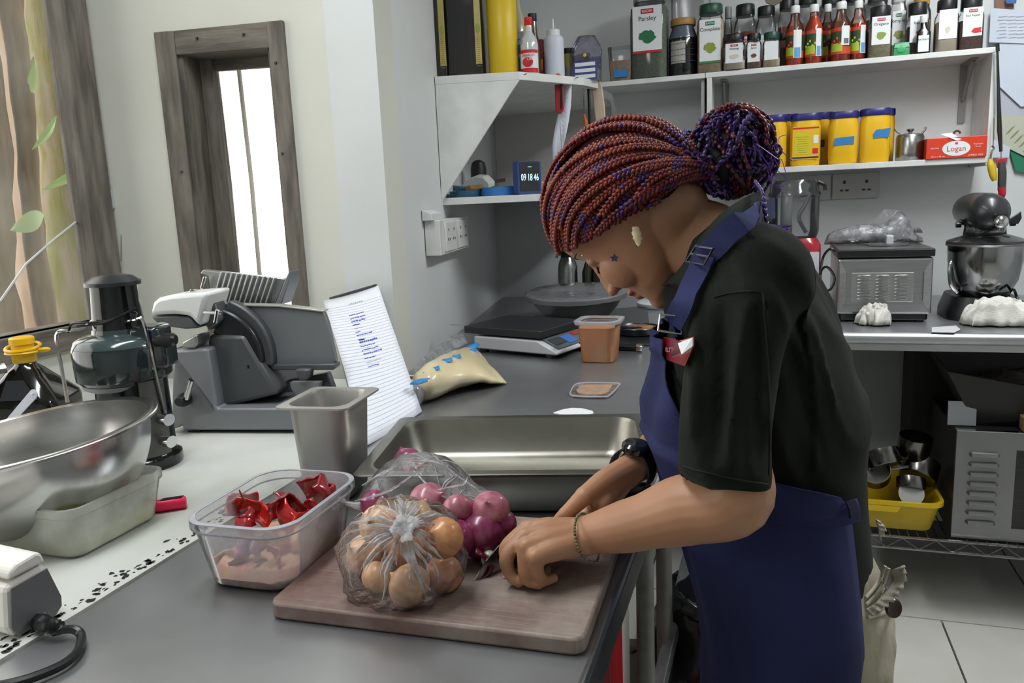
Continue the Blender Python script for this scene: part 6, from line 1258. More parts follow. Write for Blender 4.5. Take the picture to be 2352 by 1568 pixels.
# stand mixer
Ym = 2.72; mx_ = yp(2262, 600, Ym); t = thing('stand_mixer', 'black stand mixer with a polished steel bowl and clear splash ring', 'mixer', (mx_.x, Ym, CT)); zm = lambda y: yp(2262, y, Ym).z-CT; xm = lambda x, y=600: yp(x, y, Ym).x-mx_.x
m_mix = mat('mixer_black', '#26272a', .35, coat=.2)
bm = NB(); loft(bm, [rrect(xm(2350)*2.0, .26, .07, 6, 0, (0, .05)), rrect(xm(2350)*2.0, .26, .07, 6, .02, (0, .05)), rrect(xm(2350)*1.7, .22, .06, 6, zm(678), (0, .05))]); obj('base', bm, mat('mixer_base', '#121214', .4), t)
rb = (xm(2352)-xm(2174))/2; zb_, zt_ = zm(684), zm(560); bcx = .0
bm = NB(); prof = [(.001, zb_), (rb*.42, zb_), (rb*.66, zb_+.012), (rb*.88, zb_+(zt_-zb_)*.36), (rb*.98, zb_+(zt_-zb_)*.72), (rb, zt_), (rb*.97, zt_), (rb*.84, zb_+(zt_-zb_)*.4), (rb*.6, zb_+.016), (.001, zb_+.006)]
lathe(bm, prof, 48, (bcx, 0, 0)); obj('bowl', bm, mat('mixer_bowl_steel', '#a5a5a5', .14, 1), t)
bm = NB(); hx = xm(2186); tube(bm, spl([(-rb*.93, -.02, zm(605)), (hx-.006, -.03, zm(596)), (hx-.01, -.03, zm(612)), (hx-.004, -.03, zm(650)), (hx+.014, -.03, zm(668)), (-rb*.70, -.02, zm(668))], 6), .0065, 8); obj('bowl_handle', bm, m_chrome, t)
bm = NB(); lathe(bm, [(rb*1.0, zt_), (rb*1.04, zt_+.002), (rb*1.04, zt_+.010), (rb*.98, zt_+.014), (rb*.5, zm(537)), (rb*.48, zm(540)), (rb*.95, zt_+.008)], 48); obj('splash_ring', bm, film('splash_clear', (.85, .87, .88), haze=.2, hcol='#8a8c8e', gloss=.4, bump=0, hvar=False), t)
bm = NB(); lathe(bm, [(rb*1.03, zt_-.003), (rb*1.05, zt_+.001), (rb*1.03, zt_+.004), (rb*1.0, zt_)], 48); obj('rim_band', bm, m_steel_d, t)
rh = (xm(2310, 500)-xm(2207, 500))/2; hz = zm(485); rh *= .93; q_ = Matrix.Rotation(PI/2, 3, 'X')
bm = NB(); lathe(bm, [(.001, -.12), (rh*.6, -.11), (rh*.92, -.09), (rh*1.0, -.05), (rh*1.0, .1), (rh*.9, .17), (rh*.6, .2), (0.001, .205)], 36, (xm(2258, 490), .0, hz), M=Matrix.Rotation(-PI/2, 3, 'X')); obj('motor_head', bm, m_mix, t)
bm = NB(); lathe(bm, [(rh*.86, zm(545)), (rh*.9, zm(543)), (rh*.92, zm(533)), (rh*.5, zm(525))], 30, (xm(2262, 530), 0, 0)); obj('head_collar', bm, m_blk, t)
bm = NB(); lathe(bm, [(rh*.94, zm(533)), (rh*.96, zm(531)), (rh*.96, zm(520)), (rh*.8, zm(514))], 30, (xm(2262, 530), 0, 0)); obj('chrome_band', bm, m_steel, t)
text('badge_text', 'KitchenAid', .017, m_ink, t, front(xm(2262, 526), -rh*.965, (zm(531)+zm(520))/2))
kx, kz = xm(2271, 506), zm(506)
bm = NB(); ball(bm, (kx, -.135, kz), .020, (1, .7, .95), 18, 12); tube(bm, [(kx, -.12, kz), (kx, -.08, kz)], .008, 10); obj('hub_knob', bm, m_chrome, t)
bm = NB(); extr(bm, [(kx+.016, -.12, kz), (xm(2320, 488), -.11, zm(484)), (xm(2322, 500), -.11, zm(500)), (xm(2314, 514), -.11, zm(513))], (0, .008, 0)); obj('hub_cover', bm, m_blk, t, True, .003)
bm = NB(); tube(bm, [(kx-.002, -.10, kz-.018), (kx-.05, -.07, kz-.045)], .003, 6); obj('hinge_rod', bm, m_dark, t)
for sx_, px in ((-1, 2203), (1, 2322)):
    bm = NB(); tube(bm, spl([(xm(px, 510)+sx_*.0, 0, zm(508)), (xm(px, 520)-sx_*.02, -.0, zm(512)), (xm(px, 530)-sx_*.018, 0, zm(540))], 4), .008, 8); lathe(bm, [(.009, -.006), (.009, .008)], 10, (xm(px, 520)+sx_*.003, 0, zm(514)), M=Matrix.Rotation(PI/2, 3, 'Y')); obj('lock_lever', bm, m_dark, t)
bm = NB(); tube(bm, [(0, 0, zm(545)), (0, 0, zm(620))], .014, 8); ball(bm, (0, 0, zm(640)), .03, (1.2, 1, .9)); obj('beater', bm, m_steel_d, t)
bm = NB(); lp = yp(2333, 680, 2.66)-V(t.location); tube(bm, spl([(rb*.9, .16, .02), lp+V((-.01, 0, .02)), lp+V((.0, -.01, 0)), lp+V((.006, -.02, -.02))], 4), .004, 6); box(bm, lp+V((.006, -.02, -.024)), (.022, .02, .03), RY(.3)); obj('plug', bm, m_dark, t)
# cloths
def cloth(lb, px, py, sx, sy, hz, seed):
    c = zp(px, py, CT); t = None; bm = NB(); n = 40; G = []
    for j in range(n+1):
        row = []
        for i in range(n+1):
            u, v = i/n*2-1, j/n*2-1; r = math.hypot(u, v); edge = 1+.22*mnoise.noise((math.atan2(v, u)*1.1, seed, 0))
            p = V((u*sx*edge*(1-.25*abs(v)), v*sy*edge*(1-.2*abs(u)), 0))
            q = V((u*2.0+seed, v*2.0, seed*.37)); ridge = 1-abs(mnoise.noise(q*1.1)); ridge2 = 1-abs(mnoise.noise(q*2.3+V((4, 1, 2)))*1.2)
            z = hz*max(0, 1-max(abs(u), abs(v))**3)**.55*(.30+.50*ridge**1.5+.20*ridge2)
            p.x += .014*mnoise.noise(q*1.4+V((9, 0, 0))); p.y += .014*mnoise.noise(q*1.4+V((0, 9, 0))); p.z = max(.0008, z); row.append(bm.verts.new(p+V((c.x, c.y, CT))))
        G.append(row)
    for j in range(n):
        for i in range(n): bm.faces.new((G[j][i], G[j][i+1], G[j+1][i+1], G[j+1][i]))
    o = obj('dish_cloth', bm, mat('cloth_offwhite', '#d2cfc8', .85, bump=.4, bscale=300, sheen=.2), None, angle=80); q_ = o.modifiers.new('m', 'SMOOTH'); q_.iterations = 2; s = o.modifiers.new('s', 'SOLIDIFY'); s.thickness = .002; s.offset = -1
    return tag(o, lb, 'cloth', 'crumpled dish cloths')
cloth('crumpled off-white dish cloth before the ice cream maker', 2008, 744, .052, .045, .072, 3.3)
cloth('larger crumpled off-white dish cloth before the stand mixer', 2290, 746, .10, .048, .088, 8.1)
P = [zp(*q, CT+.0012) for q in ((2140, 752), (2196, 748), (2206, 757), (2192, 764), (2140, 763))]; bm = NB(); extr(bm, P, (0, 0, .001)); tag(obj('paper_scrap', bm, mat('pale_scrap', '#c9c9cc', .5), None, False), 'pale scrap of paper lying flat between the two cloths', 'paper')

# ------------------------------------------------------------------ under the back counter
YW = 2.47
t = thing('wire_shelf', 'low chrome wire shelf under the back counter', 'wire shelf', (.9, YW, 0)); wsx0, wsx1 = -.05, 1.9; wz1 = .268; wz0 = wz1-.036
m_wire = mat('chrome_wire', '#8d8d8b', .25, 1)
for z, nm in ((wz1, 'top_rail'), (wz0, 'bottom_rail')):
    bm = NB(); tube(bm, [(wsx0, YW, z), (wsx1, YW, z)], .0042, 8); obj(nm, bm, m_wire, t, world=True)
bm = NB(); n = int((wsx1-wsx0)/.045); tube(bm, [(wsx0+.045*i, YW, wz0 if i % 2 else wz1-.004) for i in range(n)], .0024, 5); obj('zigzag_truss', bm, m_wire, t, world=True)
bm = NB()
for i in range(int((wsx1-wsx0)/.026)): box(bm, (wsx0+.026*i, YW+.22, wz1+.001), (.003, .46, .003))
o = obj('shelf_wires', bm, m_wire, t, False, world=True); o['kind'] = 'stuff'
bm = NB(); tube(bm, [(wsx0, YW+.44, wz1-.004), (wsx1, YW+.44, wz1-.004)], .004, 6); obj('rear_rail', bm, m_wire, t, world=True)
for x in (wsx0, wsx1):
    for y in (YW, YW+.44): bm = NB(); lathe(bm, [(.0125, 0), (.0125, .42)], 12, (x, y, 0)); obj('post', bm, m_wire, t, world=True)
WZ = wz1+.0045
# yellow bin of pans
a_, b_ = yp(1996, 1220, 2.50), yp(2150, 1232, 2.50); t = thing('yellow_bin', 'yellow plastic bin of small steel cups on the wire shelf', 'bin', (yp(2072, 1200, 2.6).x-.04, 2.63, WZ)); wB = .40; hB = yp(2090, 1150, 2.5).z-WZ
m_bin = mat('bin_yellow', '#cfae12', .35)
tx = yp(2172, 1160, 2.5).x; wB = (tx-t.location.x)*2
bm = NB(); loft(bm, [rrect(wB*.78, .22, .03, 4, 0), rrect(wB*.80, .23, .035, 4, .004), rrect(wB*.94, .28, .04, 4, hB-.012), rrect(wB, .30, .045, 4, hB-.012), rrect(wB, .30, .045, 4, hB), rrect(wB*.93, .275, .04, 4, hB), rrect(wB*.78, .22, .03, 4, .006)]); obj('bin_body', bm, m_bin, t)
bm = NB(); loft(bm, [[V((x, -.151, z)) for x, z in ((-wB*.5, hB-.03), (wB*.02, hB-.03), (wB*.05, hB-.014), (-wB*.5, hB-.012))], [V((x, -.154, z)) for x, z in ((-wB*.5, hB-.03), (wB*.02, hB-.03), (wB*.05, hB-.014), (-wB*.5, hB-.012))]]); obj('rim_handle', bm, m_bin, t)
m_cup = mat('dull_cup_steel', '#7d7a76', .22, 1)
def cup(lb, px, py, Y, r, h, tilt, hdl=False):
    c = yp(px, py, Y); t = thing('steel_cup', lb, 'cup', c, 0, 'steel cups in the yellow bin'); t.rotation_euler = tilt
    bm = NB(); lathe(bm, [(.001, -h/2), (r*.94, -h/2), (r, -h/2+.004), (r, h/2), (r*.96, h/2), (r*.93, -h/2+.006), (.001, -h/2+.005)], 28); obj('cup_body', bm, m_cup, t)
    if hdl: bm = NB(); tube(bm, [(r, 0, h*.3), (r+.05, 0, h*.32)], .005, 6); obj('handle', bm, m_cup, t)
cup('upright steel cup at the top of the yellow bin heap', 2100, 1022, 2.62, .048, .062, (.15, .1, 0))
cup('wide tilted steel cup in the middle of the bin', 2030, 1052, 2.58, .05, .05, (-.5, -.3, 0))
cup('shiny steel cup lying against the apron side of the bin', 2010, 1085, 2.56, .045, .06, (.9, -.2, 0), True)
cup('dark steel cup behind the pale lid in the bin', 2112, 1080, 2.62, .055, .06, (-.7, .4, 0))
cup('brassy shallow cup at the near edge of the yellow bin', 2092, 1112, 2.54, .042, .035, (-.6, .1, 0))
c = yp(2093, 1133, 2.51); bm = NB(); lathe(bm, [(.001, 0), (.034, 0), (.036, .003), (.001, .004)], 24, c, M=RX(1.1)); tag(obj('round_disc', bm, mat('pale_disc', '#a3a5a3', .4), None), 'pale round lid leaning on the near rim of the yellow bin', 'disc')
# convection oven
Yo = 2.50; xo = yp(2189, 1120, Yo).x; zt_ = yp(2260, 990, Yo).z-WZ
t = thing('countertop_oven', 'steel countertop convection oven with louvred vents on the wire shelf', 'oven', (xo+.34, Yo, WZ)); m_ov = mat('oven_steel', '#8f8f90', .36, .9, col2='#868687', scale=6)
wO = .68; wx0 = yp(2328, 1100, Yo).x-xo-.34; wz_0, wz_1 = yp(2340, 1212, Yo).z-WZ, yp(2340, 1032, Yo).z-WZ
bm = NB(); box(bm, (0, .2, zt_/2), (wO, .40, zt_)); obj('oven_body', bm, mat('oven_dark_side', '#2b2a2a', .5, .4), t, False, .003)
bm = NB(); 
box(bm, ((-.34+wx0)/2, -.004, zt_/2), (.34+wx0, .012, zt_)); box(bm, ((wx0+.34)/2, -.004, (wz_1+zt_)/2), (.34-wx0, .012, zt_-wz_1)); box(bm, ((wx0+.34)/2, -.004, wz_0/2), (.34-wx0, .012, wz_0)); obj('front_panel', bm, m_ov, t, False)
bm = NB(); box(bm, ((wx0+.34)/2, -.0005, (wz_0+wz_1)/2), (.34-wx0, .003, wz_1-wz_0)); obj('window_cavity', bm, mat('oven_black', '#0c0c0d', .15), t, False)
for k in range(7): bm = NB(); z = wz_0+(wz_1-wz_0)*(.1+.13*k); tube(bm, [(wx0, -.004, z), (.33, -.006, z)], .0022, 5); obj('rack_wire', bm, m_chrome, t)
bm = NB(); box(bm, ((wx0+.34)/2, -.009, (wz_0+wz_1)/2), (.34-wx0, .002, wz_1-wz_0)); obj('window_pane', bm, film('oven_glass', (.6, .6, .6), haze=.03, gloss=.3, bump=0, hvar=False), t, False)
lx0, lx1 = yp(2222, 1100, Yo).x-xo-.34, yp(2288, 1100, Yo).x-xo-.34
for k in range(8):
    z = yp(2255, 1197-22.2*k, Yo).z-WZ; bm = NB(); bm2 = None
    tube(bm, [(lx0, -.011, z), (lx0+.004, -.014, z), (lx1-.004, -.014, z), (lx1, -.011, z)], [.004, .0075, .0075, .004], 8); obj('louvre', bm, m_ov, t)
bm = NB(); box(bm, (0, .0, zt_+.001), (wO, .02, .003)); obj('top_edge', bm, m_chrome, t, False)
OZ = WZ+zt_+.002
t = thing('dark_crate', 'dark grey box behind the oven, its top just under the tray', 'box', (xo+.03, 3.04, WZ)); bm = NB(); box(bm, (0, 0, .24), (.16, .22, .48)); obj('box_body', bm, mat('charcoal_box', '#2d2c2c', .6), t, False, .003)
t = thing('roasting_tray', 'black tray of wrapped food perched on top of the oven', 'tray', (yp(2330, 900, 2.6).x, 2.68, OZ)); zt2 = yp(2200, 850, 2.55).z-OZ; xl_ = yp(2172, 848, 2.55).x-t.location.x
bm = NB(); loft(bm, [[V((xl_*.55, -.12, .0)), V((.3, -.12, .0)), V((.3, .14, 0)), V((xl_*.55, .14, 0))], [V((xl_, -.15, zt2)), V((.32, -.17, zt2*.45)), V((.32, .17, zt2)), V((xl_, .17, zt2+.01))], [V((xl_*.97, -.14, zt2+.003)), V((.31, -.16, zt2*.45+.003)), V((.31, .16, zt2+.003)), V((xl_*.97, .16, zt2+.012))], [V((xl_*.5, -.1, .006)), V((.28, -.1, .006)), V((.28, .12, .006)), V((xl_*.5, .12, .006))]]); obj('tray_body', bm, mat('tray_black', '#161515', .4), t, False, .002)
bm = NB(); ball(bm, (.05, 0, zt2*.55), .12, (1.2, .8, .42), 26, 16); jitter(bm, .02, 18); obj('wrapped_food', bm, mat('wrap_dark', '#3c3836', .2, col2='#6a625c', scale=20, bump=1, coat=.5), t)
bm = NB(); rings = [rrect(.28, .1, .03, 4, z, (.14, -.17)) for z in (.004, .01, .04, .042)]; loft(bm, rings); obj('foil_dish', bm, mat('tan_dish', '#8a6a4c', .35, col2='#a5896a', scale=12), t)
c = yp(2210, 940, Yo+.05); t = thing('pale_card', 'pale card standing on the oven beside the black tray', 'card', (c.x, Yo+.05, OZ)); bm = NB(); box(bm, (0, 0, .036), (.075, .004, .072), RX(-.08)); obj('card_sheet', bm, mat('card_grey', '#8f9193', .6), t, False)
# red box, black bag below the prep table, pail
c = yp(1412, 1500, 1.5); t = thing('red_carton', 'red and white carton standing under the prep table edge', 'carton', (c.x-.042, 1.52, 0)); hR = yp(1412, 1412, 1.5).z
bm = NB(); box(bm, (-.01, .08, hR/2), (.09, .24, hR)); obj('carton_body', bm, mat('white_card', '#b9b4ac', .6), t, False, .002)
bm = NB(); box(bm, (.0355, .03, hR*.5), (.002, .135, hR*.99)); box(bm, (-.01, -.0405, hR*.5), (.09, .002, hR*.98)); obj('red_print', bm, mat('carton_red', '#9c1320', .4), t, False)
c = yp(1445, 1510, 1.9); t = thing('white_pail', 'pale plastic pail on the floor beyond the red carton', 'pail', (c.x, 1.95, 0)); zt3 = yp(1445, 1432, 1.9).z
bm = NB(); lathe(bm, [(.10, 0), (.115, zt3*.9), (.122, zt3*.9), (.122, zt3), (.001, zt3)], 28); obj('pail_body', bm, mat('pail_white', '#a8a79d', .5), t); bm = NB(); tube(bm, spl([(-.12, 0, zt3*.9), (0, -.125, zt3*.8), (.12, 0, zt3*.9)], 6), .003, 6); obj('bail_handle', bm, m_wire, t)
c = yp(1610, 1500, 1.75); t = thing('garbage_bag', 'black garbage bag bulging on the floor behind the apron', 'garbage bag', (c.x+.06, 1.85, 0)); zt4 = yp(1600, 1335, 1.8).z
bm = NB(); ball(bm, (0, 0, zt4*.5), 1, (.19, .19, zt4*.52), 40, 26); 
for v in bm.verts:
    n_ = 1-abs(mnoise.noise(v.co*9)); v.co += V((v.co.x, v.co.y, (v.co.z-zt4*.5)*.4)).normalized()*(.05*n_**2-.02)+mnoise.noise_vector(v.co*22)*.012; v.co.z = max(.001, v.co.z)
obj('bag_skin', bm, mat('bin_bag', '#17181a', .22, bump=.6, bscale=30), t, angle=80)
bm = NB(); tube(bm, spl([(-.02, -.1, zt4*.85), (-.08, -.14, zt4*.95), (-.12, -.12, zt4*1.0)], 5), [.05, .045, .04, .03, .03, .02, .02, .01, .01, .008, .005][:11], 10); jitter(bm, .012, 30); obj('gathered_top', bm, mat('bin_bag', '#17181a', .22), t)

# ------------------------------------------------------------------ papers and tools beyond the shelf end
Yp = YB-.012
def sheet(lb, P, m, Y=Yp, nm='paper_sheet', group='papers pinned beyond the shelf'):
    bm = NB(); pts = [yp(x, y, Y) for x, y in P]; extr(bm, pts, (0, .0008, 0)); return tag(obj(nm, bm, m, None, False), lb, 'paper', group)
m_pp = mat('paper_blue_white', '#cdd4e2', .7); m_pp2 = mat('paper_grey', '#b7bac4', .7); m_pp3 = mat('paper_cream', '#bfbfae', .7)
p1 = sheet('printed form pinned at the top beyond the shelf end', [(2276, 18), (2420, 30), (2420, 102), (2272, 97)], m_pp, Yp-.02)
bm = NB(); random.seed(6)
for k in range(7):
    for j in range(3): a_ = yp(2302+j*22+random.uniform(-3, 3), 38+k*8, Yp-.0212); box(bm, a_, (random.uniform(.015, .032), .0003, .0022))
o = obj('small_print', bm, m_pen, p1, False); o['kind'] = 'stuff'
sheet('big plain white sheet with a pointed corner under the printed form', [(2288, 100), (2420, 90), (2420, 235), (2345, 245), (2292, 195)], m_pp, Yp-.015)
sheet('grey sheet behind the pointed white one', [(2285, 190), (2420, 190), (2420, 280), (2286, 262)], m_pp2, Yp-.006)
p3 = sheet('cream printed leaflet slanting below the grey sheet', [(2284, 262), (2420, 270), (2420, 395), (2352, 358), (2284, 325)], m_pp3, Yp-.010)
bm = NB()
for k in range(9): a_ = yp(2318+5*k, 300+5*k-(k % 2)*8, Yp-.0112); box(bm, a_, (.03, .0003, .0025), RY(-.9))
o = obj('leaflet_print', bm, mat('print_sage', '#8a8d5c', .7), p3, False); o['kind'] = 'stuff'
sheet('small white card pinned beneath the cream leaflet', [(2278, 318), (2320, 338), (2318, 362), (2278, 362)], m_pp, Yp-.014)
sheet('green card showing at the bottom of the pinned papers', [(2318, 340), (2420, 375), (2420, 410), (2332, 392)], mat('green_card', '#1f7a58', .6), Yp-.004)
sheet('brown card peeking out above the printed form', [(2286, -20), (2330, -20), (2328, 20), (2286, 20)], mat('brown_card', '#8a6a58', .7), Yp-.002)
sheet('blue plastic tag above the printed form', [(2310, -10), (2336, -8), (2334, 8), (2312, 8)], mat('blue_tag', '#2f5fa8', .4), Yp-.024)
Yt = 3.02
t = thing('barbecue_lighter', 'long black gas lighter with red trigger hanging at the shelf end', 'lighter', yp(2302, 455, Yt)); s_ = lambda x, y: yp(x, y, Yt)
bm = NB(); tube(bm, [s_(2291, 118), s_(2293, 200), s_(2296, 300), s_(2299, 348)], [.0035, .005, .0075, .005], 8); tube(bm, [s_(2291, 100), s_(2292, 118)], .006, 8); obj('barrel', bm, m_dark, t, world=True)
bm = NB(); tube(bm, [s_(2299, 346), s_(2299, 366)], .0025, 6); obj('neck', bm, m_chrome, t, world=True)
bm = NB(); extr(bm, [s_(x, y) for x, y in ((2289, 364), (2312, 362), (2311, 385), (2291, 386))], (0, .012, 0)); obj('trigger_guard', bm, mat('lighter_red', '#b32030', .4), t, True, .003, world=True)
bm = NB(); tube(bm, spl([s_(2300, 372), s_(2302, 395), s_(2301, 430)], 4), [.009, .010, .011, .012, .0125, .0125, .0125, .0125, .012], 12); obj('handle', bm, mat('lighter_grey', '#3c3a3b', .45), t, world=True)
bm = NB(); tube(bm, spl([s_(2301, 430), s_(2302, 445), s_(2303, 457)], 4), [.0125, .0125, .012, .0115, .011, .010, .008, .006, .003], 12); obj('end_cap', bm, mat('lighter_red', '#b32030', .4), t, world=True)
t = thing('yellow_peeler', 'yellow handled tool hanging beside the gas lighter', 'utensil', yp(2280, 415, Yt)); bm = NB(); tube(bm, spl([s_(2274, 365), s_(2277, 385), s_(2284, 415)], 4), [.006, .008, .010, .0115, .012, .012, .012, .011, .007], 10); obj('handle', bm, mat('tool_yellow', '#cfae1c', .4), t, world=True)
bm = NB(); tube(bm, [s_(2283, 270), s_(2281, 335)], .0018, 5); tube(bm, spl([s_(2278, 335), s_(2283, 340), s_(2278, 348), s_(2275, 365)], 3), .003, 6); obj('shank', bm, m_steel_d, t, world=True)
# ------------------------------------------------------------------ the cook
YC = .975                                           # the plane the cook is centred on
pe = thing('person', 'cook in green shirt and navy apron with red braids, bent over cutting an onion', 'person', (.06, YC, 0))
def skin_mat():
    m = mat('skin', '#ab7c5d', .45, col2='#b98a6b', scale=6, bump=.04, bscale=220, sss=.18); return m
m_skin = skin_mat(); m_lip = mat('lip_rose', '#94544a', .35, sss=.1); m_nail = mat('nail', '#b98068', .25)
def solid(bm, vox, smooth_it=6, fac=.5):
    """merge overlapping closed pieces into one continuous surface"""
    me = bpy.data.meshes.new('tmp'); bmesh.ops.recalc_face_normals(bm, faces=bm.faces); bm.to_mesh(me); bm.free()
    o = bpy.data.objects.new('tmp', me); C.objects.link(o)
    r = o.modifiers.new('r', 'REMESH'); r.mode = 'VOXEL'; r.voxel_size = vox; r.use_smooth_shade = True
    s = o.modifiers.new('s', 'SMOOTH'); s.iterations = smooth_it; s.factor = fac
    dg = bpy.context.evaluated_depsgraph_get(); me2 = bpy.data.meshes.new_from_object(o.evaluated_get(dg))
    bpy.data.objects.remove(o); bpy.data.meshes.remove(me); return me2
def put(name, me, m, parent=None, fn=None):
    me.name = name; me.materials.clear()
    for mm in (m if isinstance(m, (list, tuple)) else [m]): me.materials.append(mm)
    o = bpy.data.objects.new(name, me); C.objects.link(o)
    par = parent or pe
    root = par if not par.parent else par.parent
    me.transform(Matrix.LocRotScale(root.location, root.rotation_euler, None).inverted()); o.parent = par; me.shade_smooth(); return o
def limb(bm, pts, r, seg=14, flat=None):
    """tapered closed tube with rounded ends"""
    pts = [V(p) for p in pts]; n = len(r); P = spl(pts, 6); R_ = []
    for i in range(len(P)):
        f = i/6; k = min(int(f), n-2); t_ = f-k; t_ = t_*t_*(3-2*t_); R_.append(r[k]*(1-t_)+r[k+1]*t_)
    d0 = (P[0]-P[1]).normalized(); d1 = (P[-1]-P[-2]).normalized()
    P = [P[0]+d0*R_[0]*.85, P[0]+d0*R_[0]*.5]+P+[P[-1]+d1*R_[-1]*.5, P[-1]+d1*R_[-1]*.85]; R_ = [R_[0]*.45, R_[0]*.86]+R_+[R_[-1]*.86, R_[-1]*.45]
    tube(bm, P, R_, seg)
# torso sections: (front px, back px, py, half width)
TS = [(1628, 1742, 505, .060), (1592, 1800, 548, .108), (1574, 1838, 590, .146), (1572, 1872, 640, .164), (1558, 1906, 710, .170), (1530, 1940, 800, .168), (1507, 1970, 890, .163), (1509, 1986, 960, .158), (1550, 1988, 1050, .150), (1580, 1990, 1130, .150), (1600, 1998, 1210, .156), (1618, 2004, 1290, .162)]
def sec_at(f):
    k = min(int(f), len(TS)-2); t_ = f-k; a, b = TS[k], TS[k+1]; return [a[i]*(1-t_)+b[i]*t_ for i in range(4)]
TZ = [yp(1700, s[2], YC).z for s in TS]
def torso(z, ang, off=0, ex=2.3):
    """point of the shirt surface at height z; ang 0 faces -X (front), 90 deg faces the camera"""
    f = float(np.interp(-z, [-q for q in TZ], range(len(TZ)))); xf, xb, py, hw = sec_at(f)
    a, b = yp(xf, py, YC).x, yp(xb, py, YC).x; cx = (a+b)/2; hx = (b-a)/2
    c, s = math.cos(ang), math.sin(ang); e = 2/ex
    return V((cx-(hx+off)*math.copysign(abs(c)**e, c), YC-(hw+off)*math.copysign(abs(s)**e, s), z))
def surf(px, py, off=.004):
    """point on the near torso surface under a photo pixel"""
    best = None
    for Y in np.arange(.76, 1.0, .004):
        p = yp(px, py, float(Y)); z = min(max(p.z, TZ[-1]), TZ[0]); f = float(np.interp(-z, [-q for q in TZ], range(len(TZ)))); xf, xb, pyy, hw = sec_at(f)
        a, b = yp(xf, pyy, YC).x, yp(xb, pyy, YC).x; u = (p.x-(a+b)/2)/((b-a)/2+off); v = (p.y-YC)/(hw+off)
        if abs(u)**2.3+abs(v)**2.3 <= 1: return p
        best = p
    return best
def ribbon(bm, pts, wid, th=.0016, side=None):
    pts = spl(pts, 6); rings = []; n = len(pts)
    for i in range(n):
        t_ = (pts[min(i+1, n-1)]-pts[max(i-1, 0)]).normalized(); nrm = (EYE-pts[i]).normalized() if side is None else V(side); s = t_.cross(nrm).normalized(); u = s.cross(t_).normalized()
        if side is None:
            nrm = V((pts[i].x-.02, pts[i].y-YC, 0)); nrm = nrm.normalized() if nrm.length > .01 else V((0, -1, 0)); s = t_.cross(nrm).normalized(); u = s.cross(t_).normalized()
        rings.append([pts[i]+s*wid/2+u*th, pts[i]-s*wid/2+u*th, pts[i]-s*wid/2-u*th, pts[i]+s*wid/2-u*th])
    loft(bm, rings)

# ---- body: head, neck, hidden trunk, arms and hands in one surface
yaw = math.radians(13)
E_ = yp(1452, 488, .972)
up_ = V((-.858, 0, .515)); f0 = V((-.515, 0, -.858)); fw_ = f0*math.cos(yaw)+V((0, 1, 0))*math.sin(yaw); lf_ = V((0, -1, 0))*math.cos(yaw)+f0*math.sin(yaw)
HM = Matrix((fw_, lf_, up_)).transposed()
def H(f, l, u): return E_ + HM @ V((f, l, u))
bm = NB()
HS = [(-.096, .074, .048, .012), (-.091, .082, .034, .024), (-.080, .085, .014, .036), (-.065, .085, -.012, .046), (-.048, .0845, -.034, .053), (-.030, .0845, -.054, .059), (-.010, .083, -.073, .0645), (.008, .080, -.087, .068), (.022, .083, -.091, .069), (.036, .0865, -.093, .070), (.052, .085, -.092, .069), (.068, .075, -.085, .063), (.083, .053, -.068, .050), (.093, .024, -.042, .030), (.097, .0, -.02, .010)]
rings = []
for u, ff, fb, w_ in HS:
    ring = []; c = (ff*.42+fb*.58)
    for k in range(36):
        a = 2*PI*k/36; cs_, sn = math.cos(a), math.sin(a); ext = (ff-c) if cs_ > 0 else (c-fb); e = 1.0
        ring.append(H(c+ext*math.copysign(abs(cs_)**e, cs_), w_*math.copysign(abs(sn)**.92, sn), u))
    rings.append(ring)
loft(bm, rings)
def hb(f, l, u, r, s=(1, 1, 1)): ball(bm, (0, 0, 0), r, s, 16, 11); q = bm.verts[-0:] if 0 else None
def hball(f, l, u, r, s=(1, 1, 1)):
    vs_ = bmesh.ops.create_uvsphere(bm, u_segments=16, v_segments=11, radius=r)['verts']
    for v in vs_: v.co = H(f+v.co.x*s[0], l+v.co.y*s[1], u+v.co.z*s[2])
# nose, lips, chin, cheeks, brows, eyelids, ears
rn = []
for u, ff, w_, bk in ((.026, .088, .006, .07), (.012, .0905, .0075, .07), (-.004, .099, .010, .07), (-.016, .107, .0135, .07), (-.0235, .110, .015, .072), (-.030, .104, .014, .074), (-.035, .092, .009, .076)):
    rn.append([H(bk+(ff-bk)*max(0, math.cos(a)), w_*math.sin(a), u) for a in np.linspace(-PI, PI, 17)[:-1]])
loft(bm, rn)
for s in (-1, 1):
    hball(.0965, s*.0125, -.0265, .0085, (1, .9, .8)); hball(.0545, s*.035, -.024, .026, (1, .8, 1.1)); hball(.0655, s*.030, .010, .0115, (.8, 1.3, .8))
    hball(.042, s*.030, -.056, .022, (1.2, .7, 1))
hball(.0865, 0, -.047, .009, (.8, 2.3, .75)); hball(.0855, 0, -.0575, .009, (.85, 2.0, .85)); hball(.079, 0, -.082, .0145, (.9, 1.2, 1))
# neck and hidden trunk
limb(bm, [H(-.022, 0, -.03), yp(1562, 535, .975), yp(1630, 566, .975), yp(1690, 620, .975)], [.054, .049, .052, .056], 20)
tr = []
for z in np.linspace(TZ[2]-.01, TZ[6], 8): tr.append([V((.02+(torso(z, a, -.022).x-.02)*1, torso(z, a, -.022).y, z)) for a in np.linspace(0, 2*PI, 29)[:-1]])
loft(bm, tr)
# near (her left) arm
sh_n = yp(1735, 640, .822); el = yp(1666, 1136, .748); wr = zp(1337, 1231, .962)
limb(bm, [sh_n+V((-.008, 0, 0)), yp(1690, 860, .793), yp(1690, 1040, .765), el+V((.010, 0, -.004)), yp(1575, 1170, .758), yp(1460, 1203, .762), wr], [.040, .034, .032, .0345, .0355, .028, .0205], 20)
